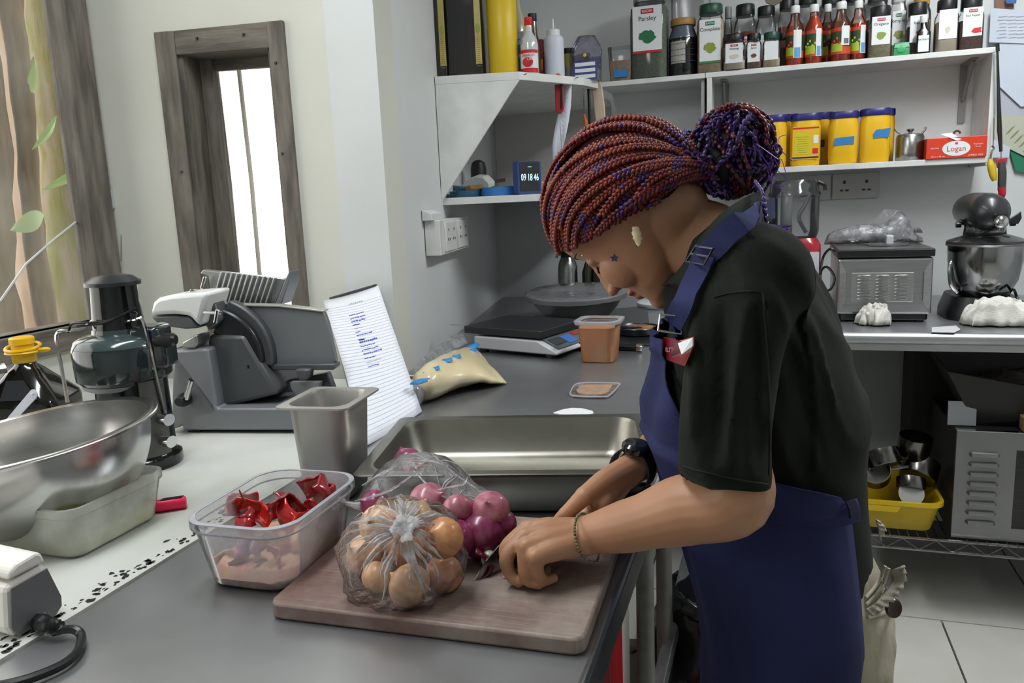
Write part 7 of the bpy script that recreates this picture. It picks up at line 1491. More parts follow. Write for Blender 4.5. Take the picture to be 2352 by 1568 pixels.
# near hand
def chain(pts, r, seg=12): limb(bm, pts, r, seg)
hp = lambda x, y, z: zp(x, y, z)
MC = [hp(1210, 1214, .968), hp(1203, 1233, .968), hp(1207, 1256, .966), hp(1229, 1279, .960)]
wrs = [wr+V((0, .014, 0)), wr+V((0, .005, .002)), wr+V((0, -.005, .002)), wr+V((.004, -.013, -.002))]
for k in range(4): chain([wrs[k], wrs[k].lerp(MC[k], .55)+V((0, 0, .002)), MC[k]], [.0145, .0122, .0100], 12)
chain([wr+V((.006, .008, 0)), wr.lerp(MC[1], .5)], [.0185, .0145]); chain([wr+V((.006, -.006, -.001)), wr.lerp(MC[2], .5)], [.0175, .014])
LF = [([MC[0], hp(1166, 1252, .955), hp(1162, 1279, .944), hp(1172, 1301, .934)], [.0092, .0080, .0072, .0060]),
      ([MC[1], hp(1165, 1277, .953), hp(1172, 1317, .934), hp(1192, 1336, .9265)], [.0094, .0083, .0074, .0062]),
      ([MC[2], hp(1206, 1306, .944), hp(1213, 1331, .931), hp(1238, 1341, .926)], [.0092, .0080, .0072, .0060]),
      ([MC[3], hp(1236, 1316, .940), hp(1248, 1332, .929), hp(1272, 1327, .927)], [.0085, .0072, .0064, .0054])]
for p, r in LF: chain(p, r)
chain([wr+V((-.01, .014, -.006)), hp(1272, 1240, .945), hp(1230, 1262, .94), hp(1205, 1280, .935)], [.014, .0125, .0095, .007])
# far (her right) arm and hand on the knife
wr2 = zp(1463, 1066, 1.002)
limb(bm, [yp(1735, 640, 1.13), yp(1700, 860, 1.15), yp(1640, 985, 1.12)], [.042, .038, .034], 16)
limb(bm, [yp(1640, 985, 1.12), yp(1560, 1000, 1.03), wr2], [.035, .032, .0215], 16)
M2 = [zp(1340, 1141, .992), zp(1356, 1140, .985), zp(1375, 1140, .98), zp(1395, 1138, .975)]
w2s = [wr2+V((0, -.004, .002)), wr2+V((0, .004, .0)), wr2+V((0, .011, -.002)), wr2+V((.004, .017, -.004))]
for k in range(4): chain([w2s[k], w2s[k].lerp(M2[k], .55)+V((0, 0, .003)), M2[k]], [.016, .0138, .0112])
chain([wr2, wr2.lerp(M2[1], .5)+V((0, 0, -.004)), M2[1]+V((.012, -.004, -.006))], [.020, .018, .014])
chain([M2[0], zp(1303, 1177, .974), zp(1290, 1188, .967), zp(1277, 1199, .962)], [.0102, .0088, .0078, .0062])
hk = lambda s, dz, dn: T + kd*s + V((0, 0, .033+dz)) + ks*dn
for k, s in enumerate((.188, .206, .222)): chain([M2[k+1], hk(s-.008, .012, .018), hk(s-.01, -.014, .014), hk(s-.004, -.020, -.004)], [.0102, .0092, .0082, .0066])
chain([wr2+V((-.012, -.012, -.008)), zp(1400, 1140, .972), zp(1362, 1172, .962), zp(1336, 1186, .958)], [.0165, .0145, .0105, .0078])
me = solid(bm, .0018, 5, .5)
# colour the lips and nails by where they are
body_o = o = put('body', me, [m_skin, m_lip, m_nail, mat('under_hair', '#2a0f12', .8, spec=.05)]); Li = HM.transposed(); tl_ = [p[-1]+V((0, 0, 0)) for p, r in LF]; off0 = V(pe.location)
for p in me.polygons:
    c = V(p.center)+off0; d = c-E_
    if d.length < .14:
        q = Li @ d
        if -.58*q.x+.81*(q.z-.014) > .001: p.material_index = 3
        if q.x > .078 and abs(q.y) < .020-abs(q.z+.052)*.9 and -.0655 < q.z < -.0405: p.material_index = 1
# ---- hair
m_hair = [mat('braid_copper', '#6b2413', .45, col2='#86381d', scale=90), mat('braid_red', '#5a0f14', .45, col2='#6e1819', scale=90), mat('braid_wine', '#4d141f', .45), mat('braid_violet', '#3f2766', .45), mat('braid_dark', '#1c0d22', .5)]
HC = (-.004, 0, .010); HA = (.096, .0785, .092)
def hd(d, lift=0): d = V(d).normalized(); k = 1/math.sqrt((d.x/HA[0])**2+(d.y/HA[1])**2+(d.z/HA[2])**2); return H(*(V(HC)+d*(k+lift)))
bm = NB(); rings = []
for i in range(17):
    a = PI*i/16; rings.append([])
    for k in range(30):
        b = 2*PI*k/30; d = V((math.cos(a), math.sin(a)*math.cos(b), math.sin(a)*math.sin(b))); rings[-1].append(d)
bun_dir = V((-.90, .12, -.58)).normalized()
# the scalp cap under the braids: only directions on the hair side of the hairline
hl = [V((.86, .0, .50)), V((.80, .42, .42)), V((.58, .78, .26)), V((.18, .97, .03)), V((-.28, .92, -.26)), V((-.62, .62, -.56))]
def hairline(t_):
    s = abs(t_)*(len(hl)-1); k = min(int(s), len(hl)-2); v = hl[k].lerp(hl[k+1], s-k).normalized(); return V((v.x, v.y*(1 if t_ >= 0 else -1), v.z))
cap = []
for i in range(15):
    f = i/14; cap.append([hd(hairline(t_).slerp(bun_dir, f) if 0 else (hairline(t_)*(1-f)+bun_dir*f+V((-.25, 0, .75))*math.sin(PI*f)*.55*(1-abs(t_))), -.004) for t_ in np.linspace(-1, 1, 41)])
loft(bm, cap, False, False, closed=False)
sc = obj('scalp_hair', bm, mat('under_hair', '#2a0f12', .7), pe, world=True); sc.modifiers.new('s', 'SOLIDIFY').thickness = .004
ico = bmesh.new(); bmesh.ops.create_icosphere(ico, subdivisions=1, radius=1); ico.verts.index_update(); ICV = np.array([v.co[:] for v in ico.verts]); ICF = np.array([[v.index for v in f.verts] for f in ico.faces]); ico.free()
BP = H(-.085, -.0, -.052)            # where the braids are gathered
def braid_mesh(name, pts, r, cols, el=1.05, step=.0027, squash=1.0):
    L = [0.]
    for a, b in zip(pts, pts[1:]): L.append(L[-1]+(b-a).length)
    n = max(4, int(L[-1]/step)); P = [V([float(np.interp(L[-1]*i/(n-1), L, [p[j] for p in pts])) for j in range(3)]) for i in range(n)]
    fr = frames(P); vs_, fs, mi = [], [], []
    for i, (p, t_, u, v) in enumerate(fr):
        out = p-H(*HC); out = (out-t_*out.dot(t_)).normalized(); s = t_.cross(out)
        taper = 1 if i < n-3 else .8
        for sg in ((1, -1) if 0 else ((1,) if i % 2 else (-1,))):
            ax = (t_*.80+s*sg*-.62).normalized(); bx = ax.cross(out).normalized()
            Mx = np.array([ax*r*el, bx*r*.62, out*r*.80*squash]).T*taper
            q = ICV @ Mx.T + np.array(p+s*sg*r*.46); k = len(vs_)*42 if 0 else sum(1 for _ in ()) ; vs_.append(q); fs.append(ICF+len(ICV)*(len(vs_)-1)); mi += [cols(i/(n-1), i)]*len(ICF)
    vs_ = np.concatenate(vs_); fs = np.concatenate(fs); me = bpy.data.meshes.new(name); me.from_pydata(vs_.tolist(), [], fs.tolist())
    for m in m_hair: me.materials.append(m)
    me.polygons.foreach_set('material_index', mi); o = bpy.data.objects.new(name, me); C.objects.link(o)
    me.transform(Matrix.Translation(pe.location).inverted()); o.parent = pe; me.shade_smooth(); return o
random.seed(31)
def bpath(t_, lift, wob, start=0., arch=.55):
    out = []; h0 = hairline(t_); n = 26
    for i in range(n+1):
        f = start+(1-start)*i/n; g = f
        d = h0*(1-g)+bun_dir*g+V((-.25, 0, .75))*math.sin(PI*g)*arch*(1-abs(t_)**1.3) + V((0, math.copysign(1, t_) if abs(t_) > .03 else 0, -.15))*math.sin(PI*g)*.30*min(1, abs(t_)*1.6)
        d += V((wob[0], wob[1], wob[2]))*math.sin(PI*f)*.08
        p = hd(d, lift+.003*math.sin(f*5+wob[0]*9)); 
        if f > .72: w_ = ((f-.72)/.28)**1.6; p = p.lerp(BP+V((wob[0], wob[1], wob[2]))*.012, w_)
        out.append(p)
    return out
def colfn(t_):
    low = min(1, max(0, (abs(t_)-.25)*2.2)); sd = random.uniform(0, 50); red = random.random()
    def f(x, i):
        n_ = mnoise.noise((x*7, sd, 0)); h = random.random(); vi = n_ > .42-.24*low or x > .86+n_*.2
        if vi: return 3 if h < .62 else (2 if h < .85 else 1)
        if h < .02: return 3
        if h < .12: return 2
        return 0 if (red > .25+.45*low) != (h > .78) else 1
    return f
N1 = 62
for i in range(N1):
    t_ = -1+2*(i+.5)/N1; braid_mesh('braid', bpath(t_*.93, .002+random.uniform(0, .002), [random.uniform(-1, 1) for _ in range(3)]), .0043, colfn(t_))
for i in range(32):
    t_ = -.85+1.7*(i+.5)/32+random.uniform(-.02, .02); braid_mesh('braid', bpath(t_, .0075+random.uniform(0, .003), [random.uniform(-1.4, 1.4) for _ in range(3)], start=random.choice((.0, .02, .1, .2)), arch=.6), .0043, colfn(t_))
for i in range(28):
    t_ = random.choice((-1, 1))*random.uniform(.12, .62); braid_mesh('braid', bpath(t_, .0005, [random.uniform(-1, 1) for _ in range(3)], arch=random.uniform(.28, .95)), .0043, colfn(t_))
for i in range(22):
    t_ = -.16+.50*i/22; braid_mesh('braid', bpath(t_, -.0015, [random.uniform(-1, 1) for _ in range(3)], arch=.36+.5*((i*7) % 11)/11), .0043, colfn(t_))
# bun of looped braids
BC_ = yp(1683, 345, .985)
def bun_col(bias):
    sd = random.uniform(0, 90); main = 3 if random.random() < bias else random.choice((4, 2, 1, 3))
    return lambda x, i: main if random.random() < .8 else (3 if mnoise.noise((x*5, sd, 0)) > 0 else 4)
def bun_loop(k):
    ax = V((random.gauss(0, 1), random.gauss(0, 1.2), random.gauss(0, .6))).normalized(); u = ax.orthogonal().normalized(); v = ax.cross(u); R0 = random.uniform(.026, .050); a0 = random.uniform(0, 6.28); sp_ = random.uniform(2.2, 4.8); pts = [BP.lerp(BC_, .3)+V([random.gauss(0, .006) for _ in range(3)])]
    for j in range(15):
        f = j/14; a = a0+sp_*f; rr = R0*(.75+.3*math.sin(f*PI)); p = (u*math.cos(a)+v*math.sin(a))*rr + ax*random.uniform(-.004, .004)+ax*.018*(f-.5)
        p.x *= 1.02; p.z *= 1.10; pts.append(BC_+p)
    return spl(pts, 3)
for k in range(88): braid_mesh('bun_braid', bun_loop(k), .0033, bun_col(.8 if k % 4 else .25), 1.9, step=.0038)
bm = NB(); ball(bm, BC_, .030, (1.1, 1, 1.1)); jitter(bm, .006, 40); obj('bun_core', bm, mat('bun_dark', '#140a18', .7), pe, world=True)
yq = lambda x, y, d=.975: yp(x, y, d)
for pts, bias in (([yq(1700, 270), yq(1745, 285), yq(1764, 288), yq(1757, 320), yq(1752, 352)], .1), ([yq(1720, 300), yq(1752, 340), yq(1780, 352), yq(1788, 372), yq(1778, 395), yq(1757, 410)], .3), ([yq(1735, 330), yq(1770, 365), yq(1792, 352), yq(1790, 335), yq(1772, 330)], .5), ([yq(1740, 300), yq(1764, 350), yq(1775, 400), yq(1755, 440)], .05), ([yq(1738, 310), yq(1770, 345), yq(1786, 380), yq(1765, 420)], .1),
                  ([yq(1735, 420, .93), yq(1752, 445, .90), yq(1757, 480, .885), yq(1762, 520, .875)], .3), ([yq(1620, 420, .95), yq(1636, 445, .94), yq(1652, 440, .94), yq(1668, 452, .94), yq(1662, 430, .95)], 0), ([yq(1580, 300, .95), yq(1570, 320, .93), yq(1582, 350, .93), yq(1610, 370, .93)], .8)):
    braid_mesh('loose_braid', spl(pts, 5), .003, bun_col(bias), 1.9, step=.0038)
bm = NB(); random.seed(5)
for k in range(14):
    tube(bm, spl([yq(1763, 518, .874), yq(1780+random.uniform(-4, 6), 522+random.uniform(-6, 8), .868), yq(1808+random.uniform(-12, 16), 528+random.uniform(-14, 16), .862)], 4), .0007, 4)
    a = random.uniform(0, 6.28); p = yq(random.uniform(1735, 1790), random.uniform(330, 430), .95); tube(bm, spl([p, p+V((random.uniform(-.006, .012), .004, random.uniform(-.01, .01))), p+V((random.uniform(-.004, .02), .0, random.uniform(-.02, .014)))], 3), .0005, 4)
o = obj('frayed_ends', bm, mat('violet_fray', '#6a3aa0', .45), pe, world=True); o['kind'] = 'stuff'
ba_ = (BC_-BP).normalized(); bu_ = ba_.orthogonal().normalized(); bv_ = ba_.cross(bu_); bm = NB(); tube(bm, [BP+ba_*.012+(bu_*math.cos(a)+bv_*math.sin(a))*.019 for a in np.linspace(0, 2*PI, 33)], .006, 8); obj('hair_band', bm, mat('scrunchie', '#19181b', .8), pe, world=True)
def fr(l, u): 
    u_s = [h[0] for h in HS]; ff, fb, w_ = [float(np.interp(u, u_s, [h[k] for h in HS])) for k in (1, 2, 3)]; c = ff*.42+fb*.58; return c+(ff-c)*math.sqrt(max(0, 1-(l/w_)**2))
# face details
m_lash = mat('lash', '#1c120e', .6)
for s in (-1, 1):
    bm = NB(); tube(bm, [H(fr(.030+.014*x, .0035)+.0022, s*(.030+.014*x), .0035-.002*x*x) for x in np.linspace(-1, 1, 9)], [.0005]+[.0011]*7+[.0005], 5)
    for x in np.linspace(-.9, .9, 12): a = H(fr(.030+.014*x, .0035)+.002, s*(.030+.014*x), .0035-.002*x*x); tube(bm, [a, a+HM @ V((.0055, s*.002*x, -.0045))], .00035, 3)
    o = obj('eyelashes', bm, m_lash, pe, world=True)
    bm = NB(); tube(bm, [H(fr(.028+.018*x, .0305)+.0004, s*(.028+.018*x), .0305+.003*(1-x*x)) for x in np.linspace(-1, 1, 9)], [.0008, .0016, .002, .002, .002, .0018, .0016, .0012, .0006], 6); obj('eyebrow', bm, mat('brow_hair', '#3a2318', .7), pe, world=True)
bm = NB(); ball(bm, H(fr(.040, .037)+.001, .040, .037), .0016, u=8, v=6); ball(bm, H(fr(.042, .024)+.001, .042, .024), .0018, u=8, v=6); obj('brow_piercing', bm, m_chrome, pe, world=True)
# earring, star mark
ea, eb = yp(1459, 520, .889), yp(1468, 566, .885)
bm = NB(); rings = []
for i in range(11):
    f = i/10; c = ea.lerp(eb, f); w_ = .0052*(math.sin(PI*min(1, .12+.88*f))**.55)*(1+.18*math.sin(i*2.3)); rings.append([c+V((w_*math.cos(a), .0018*math.sin(a), 0)) for a in np.linspace(0, 2*PI, 9)[:-1]])
loft(bm, rings); er = obj('earring', bm, mat('pale_shell', '#d9cdae', .35, col2='#bfae86', scale=120), pe, world=True); er['label'] = 'pale flat shell earring'
bm = NB(); sc_ = None
bvh = None
from mathutils.bvhtree import BVHTree
body = body_o; bvh = BVHTree.FromPolygons([v.co+off0 for v in body.data.vertices], [tuple(p.vertices) for p in body.data.polygons])
def onbody(x, y, lift=.0008):
    hit = bvh.ray_cast(EYE, ray(x, y).normalized()); return (hit[0]+hit[1]*lift) if hit[0] else yp(x, y, .9)
P = [onbody(1411+(11 if k % 2 == 0 else 4.5)*math.sin(k*PI/5), 592-(11 if k % 2 == 0 else 4.5)*math.cos(k*PI/5), .0006) for k in range(10)]
c = sum(P, V())/10; cv = bm.verts.new(c); pv = [bm.verts.new(p) for p in P]
for k in range(10): bm.faces.new((cv, pv[k], pv[(k+1) % 10]))
st = obj('star_sticker', bm, mat('star_blue', '#3c3d78', .5), pe, False, world=True); st['label'] = 'small blue star on the cheek'
# ---- shirt
m_shirt = mat('dark_green_cotton', '#161a14', .9, col2='#1c2019', scale=20, bump=.12, bscale=350, spec=.25)
bm = NB(); tr = []
for z in list(np.linspace(TZ[0], TZ[-1], 26)): tr.append([torso(z, a) for a in np.linspace(0, 2*PI, 45)[:-1]])
loft(bm, tr)
limb(bm, [yp(1728, 640, .838), yp(1700, 720, .806), yp(1684, 850, .782), yp(1668, 980, .764), yp(1665, 1112, .752)], [.062, .050, .044, .0435, .0450], 26)
limb(bm, [yp(1728, 640, 1.11), yp(1700, 740, 1.14), yp(1680, 860, 1.15), yp(1660, 960, 1.13)], [.060, .05, .045, .044], 20)
me = solid(bm, .0055, 10, .5)
zw = yp(1800, 1186, .815).z
b2 = bmesh.new(); b2.from_mesh(me)
hem_c = yp(1667, 1112, .768); hem_n = (yp(1665, 1120, .768)-yp(1690, 850, .79)).normalized()
cutp = yp(1570, 1090, .768); hem_n2 = V((.05, 0, -1)).normalized(); zz0 = yp(1667, 1112, .768)
near = [v for v in b2.verts if v.co.y < .812 and v.co.z < zz0.z+.02 and v.co.x < yp(1775, 1100, .77).x+.035]
e0, e1v = yp(1570, 1092, .722), yp(1765, 1132, .722)
for v in near:
    lim = e0.z+(e1v.z-e0.z)*min(1, max(0, (v.co.x-e0.x)/(e1v.x-e0.x)))
    if v.co.z < lim: v.co.z = lim+.0
fold = [((1605, 690), (1600, 1000), .006), ((1660, 690), (1655, 1060), -.006), ((1718, 690), (1662, 1100), .007), ((1745, 690), (1740, 1100), -.006), ((1770, 640), (1880, 900), .006), ((1800, 780), (1900, 1080), -.005), ((1850, 700), (1950, 1000), .005), ((1760, 900), (1820, 1100), .005), ((1650, 560), (1700, 660), -.004)]
for v in b2.verts:
    p = v.co-EYE; dpt = p.dot(_F); px = 1176+F_PX*p.dot(_R)/dpt if 0 else 0
    u = v.co; k_ = u.x*24+u.z*(9 if u.y < .83 else 16)+mnoise.noise(u*7)*1.3; n_ = (1-abs(mnoise.noise(V((k_, u.y*7, u.z*3))))*2)*.009+mnoise.noise(V((k_*2.3, u.y*16, u.z*8)))*.0035
    if u.y < .85:
        q = u-EYE; dd = q.dot(_F); px, py = 1176+F_PX*q.dot(_R)/dd, 784-F_PX*q.dot(_U)/dd
        for (x0, y0), (x1, y1), am in fold:
            t_ = (py-y0)/(y1-y0)
            if 0 < t_ < 1: n_ += am*1.5*math.exp(-((px-x0-(x1-x0)*t_)/15)**2)*math.sin(PI*t_)**.5
    if u.z < zw+.07: n_ *= max(.12, (u.z-zw)/.07)
    if u.x < -.05 and u.z > zw and u.y > .85: n_ *= .4
    v.co += V((u.x-.02, (u.y-YC)*1.2, 0)).normalized()*n_
b2.to_mesh(me); b2.free(); o = put('shirt', me, m_shirt)
# shoulder seam, sleeve seam
sbv = BVHTree.FromPolygons([v.co+off0 for v in o.data.vertices], [tuple(p.vertices) for p in o.data.polygons])
def onshirt(x, y, lift=.001):
    hit = sbv.ray_cast(EYE, ray(x, y).normalized()); return hit[0]+hit[1]*lift if hit[0] else yp(x, y, .83)
def line_on(pts, fn, lift, r, name, m, n=8, seg=5):
    bm = NB(); P = spl([V((x, y, 0)) for x, y in pts], n); tube(bm, [fn(p.x, p.y, lift) for p in P], r, seg); return obj(name, bm, m, pe, world=True)
m_seam = mat('seam_dark', '#161a15', .9)
line_on([(1640, 682), (1680, 672), (1720, 668), (1748, 672), (1755, 700)], onshirt, .0004, .0012, 'shoulder_seam', m_seam)
line_on([(1755, 700), (1762, 800), (1768, 950), (1766, 1090)], onshirt, .0002, .001, 'sleeve_seam', m_seam)
line_on([(1570, 1070), (1620, 1085), (1700, 1102), (1764, 1112)], onshirt, .0003, .0010, 'sleeve_hem', m_seam)
# collar
m_col = mat('collar_green', '#1a1f19', .9, spec=.25, col2='#1f251e', scale=20, bump=.2, bscale=400)
top_ = [(1752, 442, 1.02), (1742, 440, .955), (1700, 462, .905), (1652, 498, .895), (1604, 556, .892), (1564, 618, .902), (1524, 656, .925)]
bot_ = [(1770, 520, 1.02), (1764, 512, .935), (1722, 548, .872), (1680, 590, .862), (1640, 640, .862), (1600, 668, .872), (1560, 655, .905)]
bm = NB(); A_ = spl([yp(*q) for q in top_], 5); B_ = spl([yp(*q) for q in bot_], 5); G = [[bm.verts.new(a.lerp(b, i/4)+V((-.2, -1, .4)).normalized()*.006*math.sin(PI*i/4)) for i in range(5)] for a, b in zip(A_, B_)]
for j in range(len(G)-1):
    for i in range(4): bm.faces.new((G[j][i], G[j][i+1], G[j+1][i+1], G[j+1][i]))
o = obj('collar', bm, m_col, pe, world=True); s = o.modifiers.new('s', 'SOLIDIFY'); s.thickness = .004; s.offset = 0
bm = NB(); P = [yp(x, y, d) for x, y, d in ((1545, 650, .935), (1600, 660, .915), (1610, 668, .905), (1580, 740, .905), (1545, 765, .915), (1522, 720, .94), (1518, 665, .945))]; extr(bm, P, (.01, .012, 0)); obj('placket', bm, mat('placket_black', '#0d0f0e', .9), pe, True, .004, world=True)
# ---- trousers and shoes (mostly behind the apron)
m_tro = mat('beige_cotton', '#a8a08d', .85, col2='#9b937f', scale=9, bump=.25, bscale=120)
bm = NB(); PS = [(1618, 2016, 1215, .150), (1622, 2030, 1260, .156), (1634, 2058, 1330, .166), (1646, 2074, 1400, .168), (1660, 2060, 1480, .164), (1664, 2040, 1568, .157)]; rings = []
for xf, xb, py, hw in PS:
    a, b = yp(xf, py, YC), yp(xb, py, YC-.06); cx = (a.x+b.x)/2; hx = (b.x-a.x)/2; rings.append([V((cx-hx*math.copysign(abs(math.cos(q))**.87, math.cos(q)), YC-hw*math.copysign(abs(math.sin(q))**.87, math.sin(q)), a.z)) for q in np.linspace(0, 2*PI, 41)[:-1]])
loft(bm, rings); hz = rings[-1][0].z; hxm = (rings[-1][0].x+rings[-1][20].x)/2
for s in (-1, 1): limb(bm, [V((hxm, YC+s*.078, hz+.04)), V((hxm-.0, YC+s*.085, .42)), V((hxm+.01, YC+s*.085, .09))], [.092, .075, .062], 20)
me = solid(bm, .006, 8, .5)
for v in me.vertices: u = v.co; v.co = u+V((u.x-hxm, u.y-YC, 0)).normalized()*(mnoise.noise(V((u.x*20, u.y*20, u.z*34)))*.005+mnoise.noise(V((u.x*70, u.y*70, u.z*40)))*.002*(1 if u.z > .72 else 0))
o = put('trousers', me, m_tro)
tbv = BVHTree.FromPolygons([v.co+off0 for v in o.data.vertices], [tuple(p.vertices) for p in o.data.polygons])
def ontro(x, y, lift=.001):
    hit = tbv.ray_cast(EYE, ray(x, y).normalized()); return hit[0]+hit[1]*lift if hit[0] else yp(x, y, .88)
m_ruf = mat('ruffle_cotton', '#bcb5a4', .85, bump=.4, bscale=160)
def ruffle(name, base, tip):
    bm = NB(); A_ = spl([yp(*q) for q in base], 7); B_ = spl([yp(*q) for q in tip], 7); prev = None
    for j, (a, b) in enumerate(zip(A_, B_)):
        row = [bm.verts.new(a.lerp(b, i/4)+V((.2, -1, 0))*(.0026*math.sin(j*1.9)*(.25+i/4*.9))) for i in range(5)]
        if prev:
            for i in range(4): bm.faces.new((prev[i], prev[i+1], row[i+1], row[i]))
        prev = row
    o = obj(name, bm, m_ruf, pe, world=True, angle=80); s = o.modifiers.new('s', 'SOLIDIFY'); s.thickness = .0015
ruffle('waist_ruffle', [(2012, 1192, .88), (2018, 1215, .87), (2020, 1240, .865)], [(2022, 1196, .88), (2036, 1216, .87), (2022, 1238, .865)])
ruffle('waist_ruffle', [(1990, 1402, .838), (2010, 1385, .845), (2034, 1358, .86), (2048, 1330, .875), (2044, 1310, .88)], [(2002, 1414, .836), (2036, 1392, .842), (2060, 1366, .85), (2080, 1328, .865), (2076, 1296, .875)])
for k, pts in enumerate(([(1986, 1388), (2010, 1362), (2032, 1332), (2042, 1305)], [(1986, 1372), (2005, 1350), (2022, 1326), (2034, 1300)], [(1988, 1402), (2012, 1384), (2040, 1352)], [(1990, 1418), (2020, 1410), (2050, 1396)])): line_on(pts, ontro, .001, .0020, 'gathered_pleat', m_ruf, 6, 6)
bm = NB(); c = ontro(2052, 1396, .004); lathe(bm, [(.0002, -.003), (.0085, -.003), (.0095, 0), (.0085, .003), (.006, .0022), (.0002, .002)], 20, c, M=V((.45, -.9, .1)).to_track_quat('Z', 'Y').to_matrix(), sy=1.2); bt_ = obj('button', bm, mat('brown_button', '#3d211b', .3), pe, world=True); bt_['label'] = 'large dark brown button'
for s in (-1, 1):
    bm = NB(); rings = []
    for x, w_, h_ in ((.08, .025, .05), (.05, .036, .075), (-.02, .038, .07), (-.09, .042, .05), (-.14, .038, .04), (-.165, .022, .03)): rings.append([V((hxm+.02+x, YC+s*.085+w_*math.cos(a), max(.0, h_*.5+h_*.5*math.sin(a)))) for a in np.linspace(0, 2*PI, 17)[:-1]])
    loft(bm, rings); obj('shoe', bm, mat('black_shoe', '#1a1a1b', .6), pe, world=True)
# ---- apron
m_ap = mat('navy_twill', '#2a2f5a', .85, spec=.3, col2='#252a50', scale=12, bump=.15, bscale=500)
def sheetgrid(bm, rows):
    G = [[bm.verts.new(p) for p in r] for r in rows]
    for j in range(len(G)-1):
        for i in range(len(G[0])-1): bm.faces.new((G[j][i], G[j][i+1], G[j+1][i+1], G[j+1][i]))
def solidify(o, th=.002, off=0):
    s = o.modifiers.new('s', 'SOLIDIFY'); s.thickness = th; s.offset = off; return o
bm = NB(); rows = []
zt_b = yp(1540, 745, YC).z
for j in range(25):
    f = j/24; z = zt_b+(zw-zt_b)*f; py = 745+450*f
    amax = float(np.interp(f, [0, .15, .35, .5, .7, .86, 1], [.55, .72, .98, 1.1, 1.4, 2.1, 2.2])); amin = -amax
    rows.append([torso(z, amin+(amax-amin)*i/26, .012+(.007 if f > .7 else 0)+.004*math.sin(i*.9+j*.5)+(.006 if f < .1 else 0)) for i in range(27)])
sheetgrid(bm, rows); solidify(obj('apron_bib', bm, m_ap, pe, world=True, angle=80))
# skirt of the apron
bm = NB(); rows = []
SK = [(1556, 1975, 1185, .160), (1562, 1985, 1235, .166), (1576, 1995, 1300, .172), (1600, 2000, 1400, .176), (1626, 1998, 1500, .178), (1637, 1992, 1600, .180), (1636, 1980, 1800, .18), (1634, 1975, 2000, .18)]
nS = 40
for j in range(29):
    f = j/28*(len(SK)-1); k = min(int(f), len(SK)-2); t_ = f-k; xf, xb, py, hw = [SK[k][i]*(1-t_)+SK[k+1][i]*t_ for i in range(4)]
    zk = yp(1800, py, .81).z; pq = 434+(py-434)*.835; a, b = yp(xf, pq, YC), yp(xb, pq, YC); cx = (a.x+b.x)/2; hx = (b.x-a.x)/2+.008; hw += .008; row = []
    for i in range(nS+1):
        q = (-2.35+4.7*i/nS); w_ = .0055*math.sin(q*7+.6*math.sin(j*.25))*min(1, j/8)+.010*math.exp(-((q-.75)/.16)**2)*min(1, j/6)-.006*math.exp(-((q-1.05)/.14)**2)*min(1, j/6)
        row.append(V((cx-(hx+w_)*math.copysign(abs(math.cos(q))**.87, math.cos(q)), YC-(hw+w_)*math.copysign(abs(math.sin(q))**.87, math.sin(q)), zk)))
    rows.append(row)
sheetgrid(bm, rows); solidify(obj('apron_skirt', bm, m_ap, pe, world=True, angle=80))
bm = NB(); rows = [[torso(z, -2.3+4.6*i/40, .017+d) for i in range(41)] for z, d in ((zw+.014, 0), (zw+.004, .002), (zw-.010, .002))]; sheetgrid(bm, rows); solidify(obj('waistband', bm, m_ap, pe, world=True))
# ties hanging at the back edge
bm = NB(); ribbon(bm, [yp(1952, 1150, .83), yp(1960, 1170, .825), yp(1962, 1192, .82)], .010, side=(.5, -1, 0)); obj('apron_tie', bm, mat('tie_dark', '#1d2440', .8), pe, world=True)
# neck strap with buckle
def ns(x, y, l): return onshirt(x, y, l)
bm = NB(); ribbon(bm, [yp(1778, 478, 1.0), yp(1752, 486, .925), onshirt(1715, 522, .010), onshirt(1680, 548, .009), onshirt(1650, 572, .008), onshirt(1628, 596, .008)], .024, .0012); obj('neck_strap', bm, m_ap, pe, world=True)
bm = NB(); ribbon(bm, [onshirt(1634, 590, .009), onshirt(1614, 630, .008), onshirt(1602, 670, .010), onshirt(1590, 712, .012), onshirt(1578, 748, .014)], .022, .0012); obj('neck_strap', bm, m_ap, pe, world=True)
bc_ = onshirt(1630, 594, .013); bm = NB(); q0 = onshirt(1606, 592, .012); q1 = onshirt(1648, 588, .012)
u_ = (onshirt(1650, 602, .012)-onshirt(1612, 590, .012)).normalized(); v_ = (onshirt(1622, 614, .012)-onshirt(1640, 574, .012)).normalized()
tube(bm, [bc_+u_*a+v_*b for a, b in ((-.013, -.009), (.013, -.009), (.013, .009), (-.013, .009), (-.013, -.009))], .0014, 6); tube(bm, [bc_-u_*.013, bc_+u_*.013], .0012, 6); obj('strap_buckle', bm, mat('gunmetal', '#5a5a62', .3, .8), pe, world=True)
b2c = onshirt(1578, 748, .018); bm = NB(); tube(bm, [b2c+V((a, -.001, b)) for a, b in ((-.010, -.006), (.012, -.009), (.013, .008), (-.008, .010), (-.010, -.006))], .0013, 6); obj('strap_ring', bm, m_chrome, pe, world=True)
bm = NB(); ribbon(bm, [onshirt(1578, 752, .015), yp(1560, 768, .90), yp(1540, 778, .91)], .022, .0015); obj('bib_tab', bm, m_ap, pe, world=True)
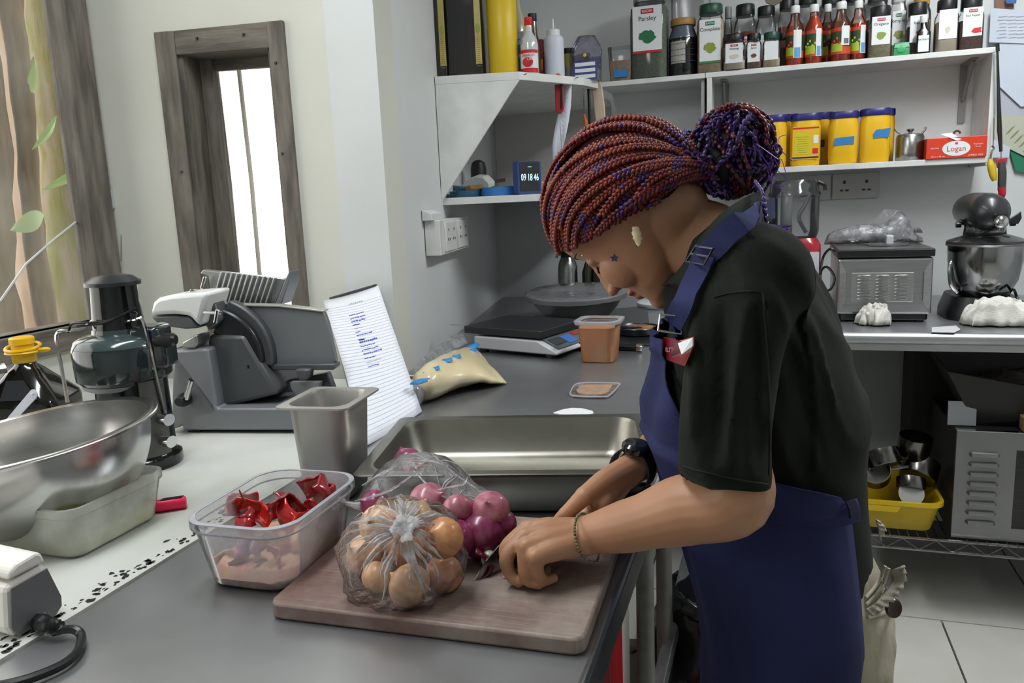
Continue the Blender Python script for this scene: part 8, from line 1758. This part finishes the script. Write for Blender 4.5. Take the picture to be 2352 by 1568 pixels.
# red badge pocket
bm = NB(); P = [onshirt(x, y, .007) for x, y in ((1537, 776), (1580, 782), (1598, 776), (1597, 800), (1586, 845), (1545, 828), (1535, 812))]; extr(bm, P, (.001, .004, 0)); bd_ = obj('badge', bm, mat('badge_red_gloss', '#8f0f17', .2, coat=.5), pe, False, .001, world=True); bd_['label'] = 'glossy red badge pinned under the strap'
bm = NB(); P = [onshirt(x, y, .011) for x, y in ((1583, 790), (1598, 780), (1597, 800), (1588, 818))]; extr(bm, P, (.001, .003, 0)); obj('badge_corner', bm, m_lab, pe, False, world=True)
tx_ = Matrix.Translation(onshirt(1570, 806, .014)-off0) @ Matrix.Rotation(-.7, 4, 'Z') @ Matrix.Rotation(-.12, 4, 'Y') @ Matrix.Rotation(PI/2, 4, 'X'); text('badge_text', 'ILITY', .007, mat('badge_print', '#c99a98', .5), pe, tx_)
# ---- watch and bracelet
fa = (wr2-yp(1560, 1000, 1.03)).normalized(); bvs = [v.co+off0 for v in body.data.vertices]
def girth(c, ax, half=.008):
    """centre and half-extents of the limb where a band goes round it"""
    L = [v for v in bvs if abs((v-c).dot(ax)) < half and (v-c).length < .034]; u = ax.cross(V((0, 0, 1))).normalized(); w = u.cross(ax).normalized(); m = c.copy(); ex = []
    for d in (u, w):
        q = sorted((v-c).dot(d) for v in L); lo, hi = q[int(len(q)*.03)], q[int(len(q)*.97)]; m += d*(lo+hi)/2; ex.append((hi-lo)/2+.0022)
    return m, u, w, ex[0], ex[1]
wc_, u_, v_, ra_, rb_ = girth(wr2+fa*.008, fa)
bm = NB(); rings = []
for k in range(25):
    a = 2*PI*k/24; o_ = u_*math.cos(a)*ra_+v_*math.sin(a)*rb_; rings.append([wc_+o_-fa*.010, wc_+o_*1.09-fa*.010, wc_+o_*1.09+fa*.010, wc_+o_+fa*.010])
loft(bm, rings, False, False); wt = obj('watch_strap', bm, mat('watch_black', '#18181a', .5), pe, world=True); wt['label'] = 'black rubber watch strap'
cdir = (v_*.9+u_*-.15-fa*0).normalized(); cx2 = cdir.cross(fa).normalized(); bm = NB(); lathe(bm, [(.0002, -.002), (.016, -.002), (.0175, .0015), (.0175, .006), (.014, .0095), (.0002, .010)], 24, wc_+cdir*(rb_*.98), M=Matrix((cx2, fa, cdir)).transposed(), sx=.95, sy=1.08); obj('watch_case', bm, mat('watch_glass', '#101113', .12, coat=.5), wt, world=True)
bm = NB(); fb_ = (wr-yp(1470, 1200, .762)).normalized(); bc2, u_, v_, ra_, rb_ = girth(wr-fb_*.006, fb_, .005)
P = []
for k in range(44):
    a = 2*PI*k/44; dr_ = .0035*max(0, -math.sin(a-.35))**3; P.append(bc2+u_*math.cos(a)*(ra_+.0006)+v_*(math.sin(a)*(rb_+.0006)-dr_*2.2)+fb_*(.004*math.cos(a)))
for k, p in enumerate(P): ball(bm, p, .0017, u=7, v=5)
br_ = obj('bracelet', bm, [mat('bead_green', '#39422c', .35, col2='#8a8a62', scale=300)], pe, world=True); br_['label'] = 'thin bracelet of small green and pale beads'
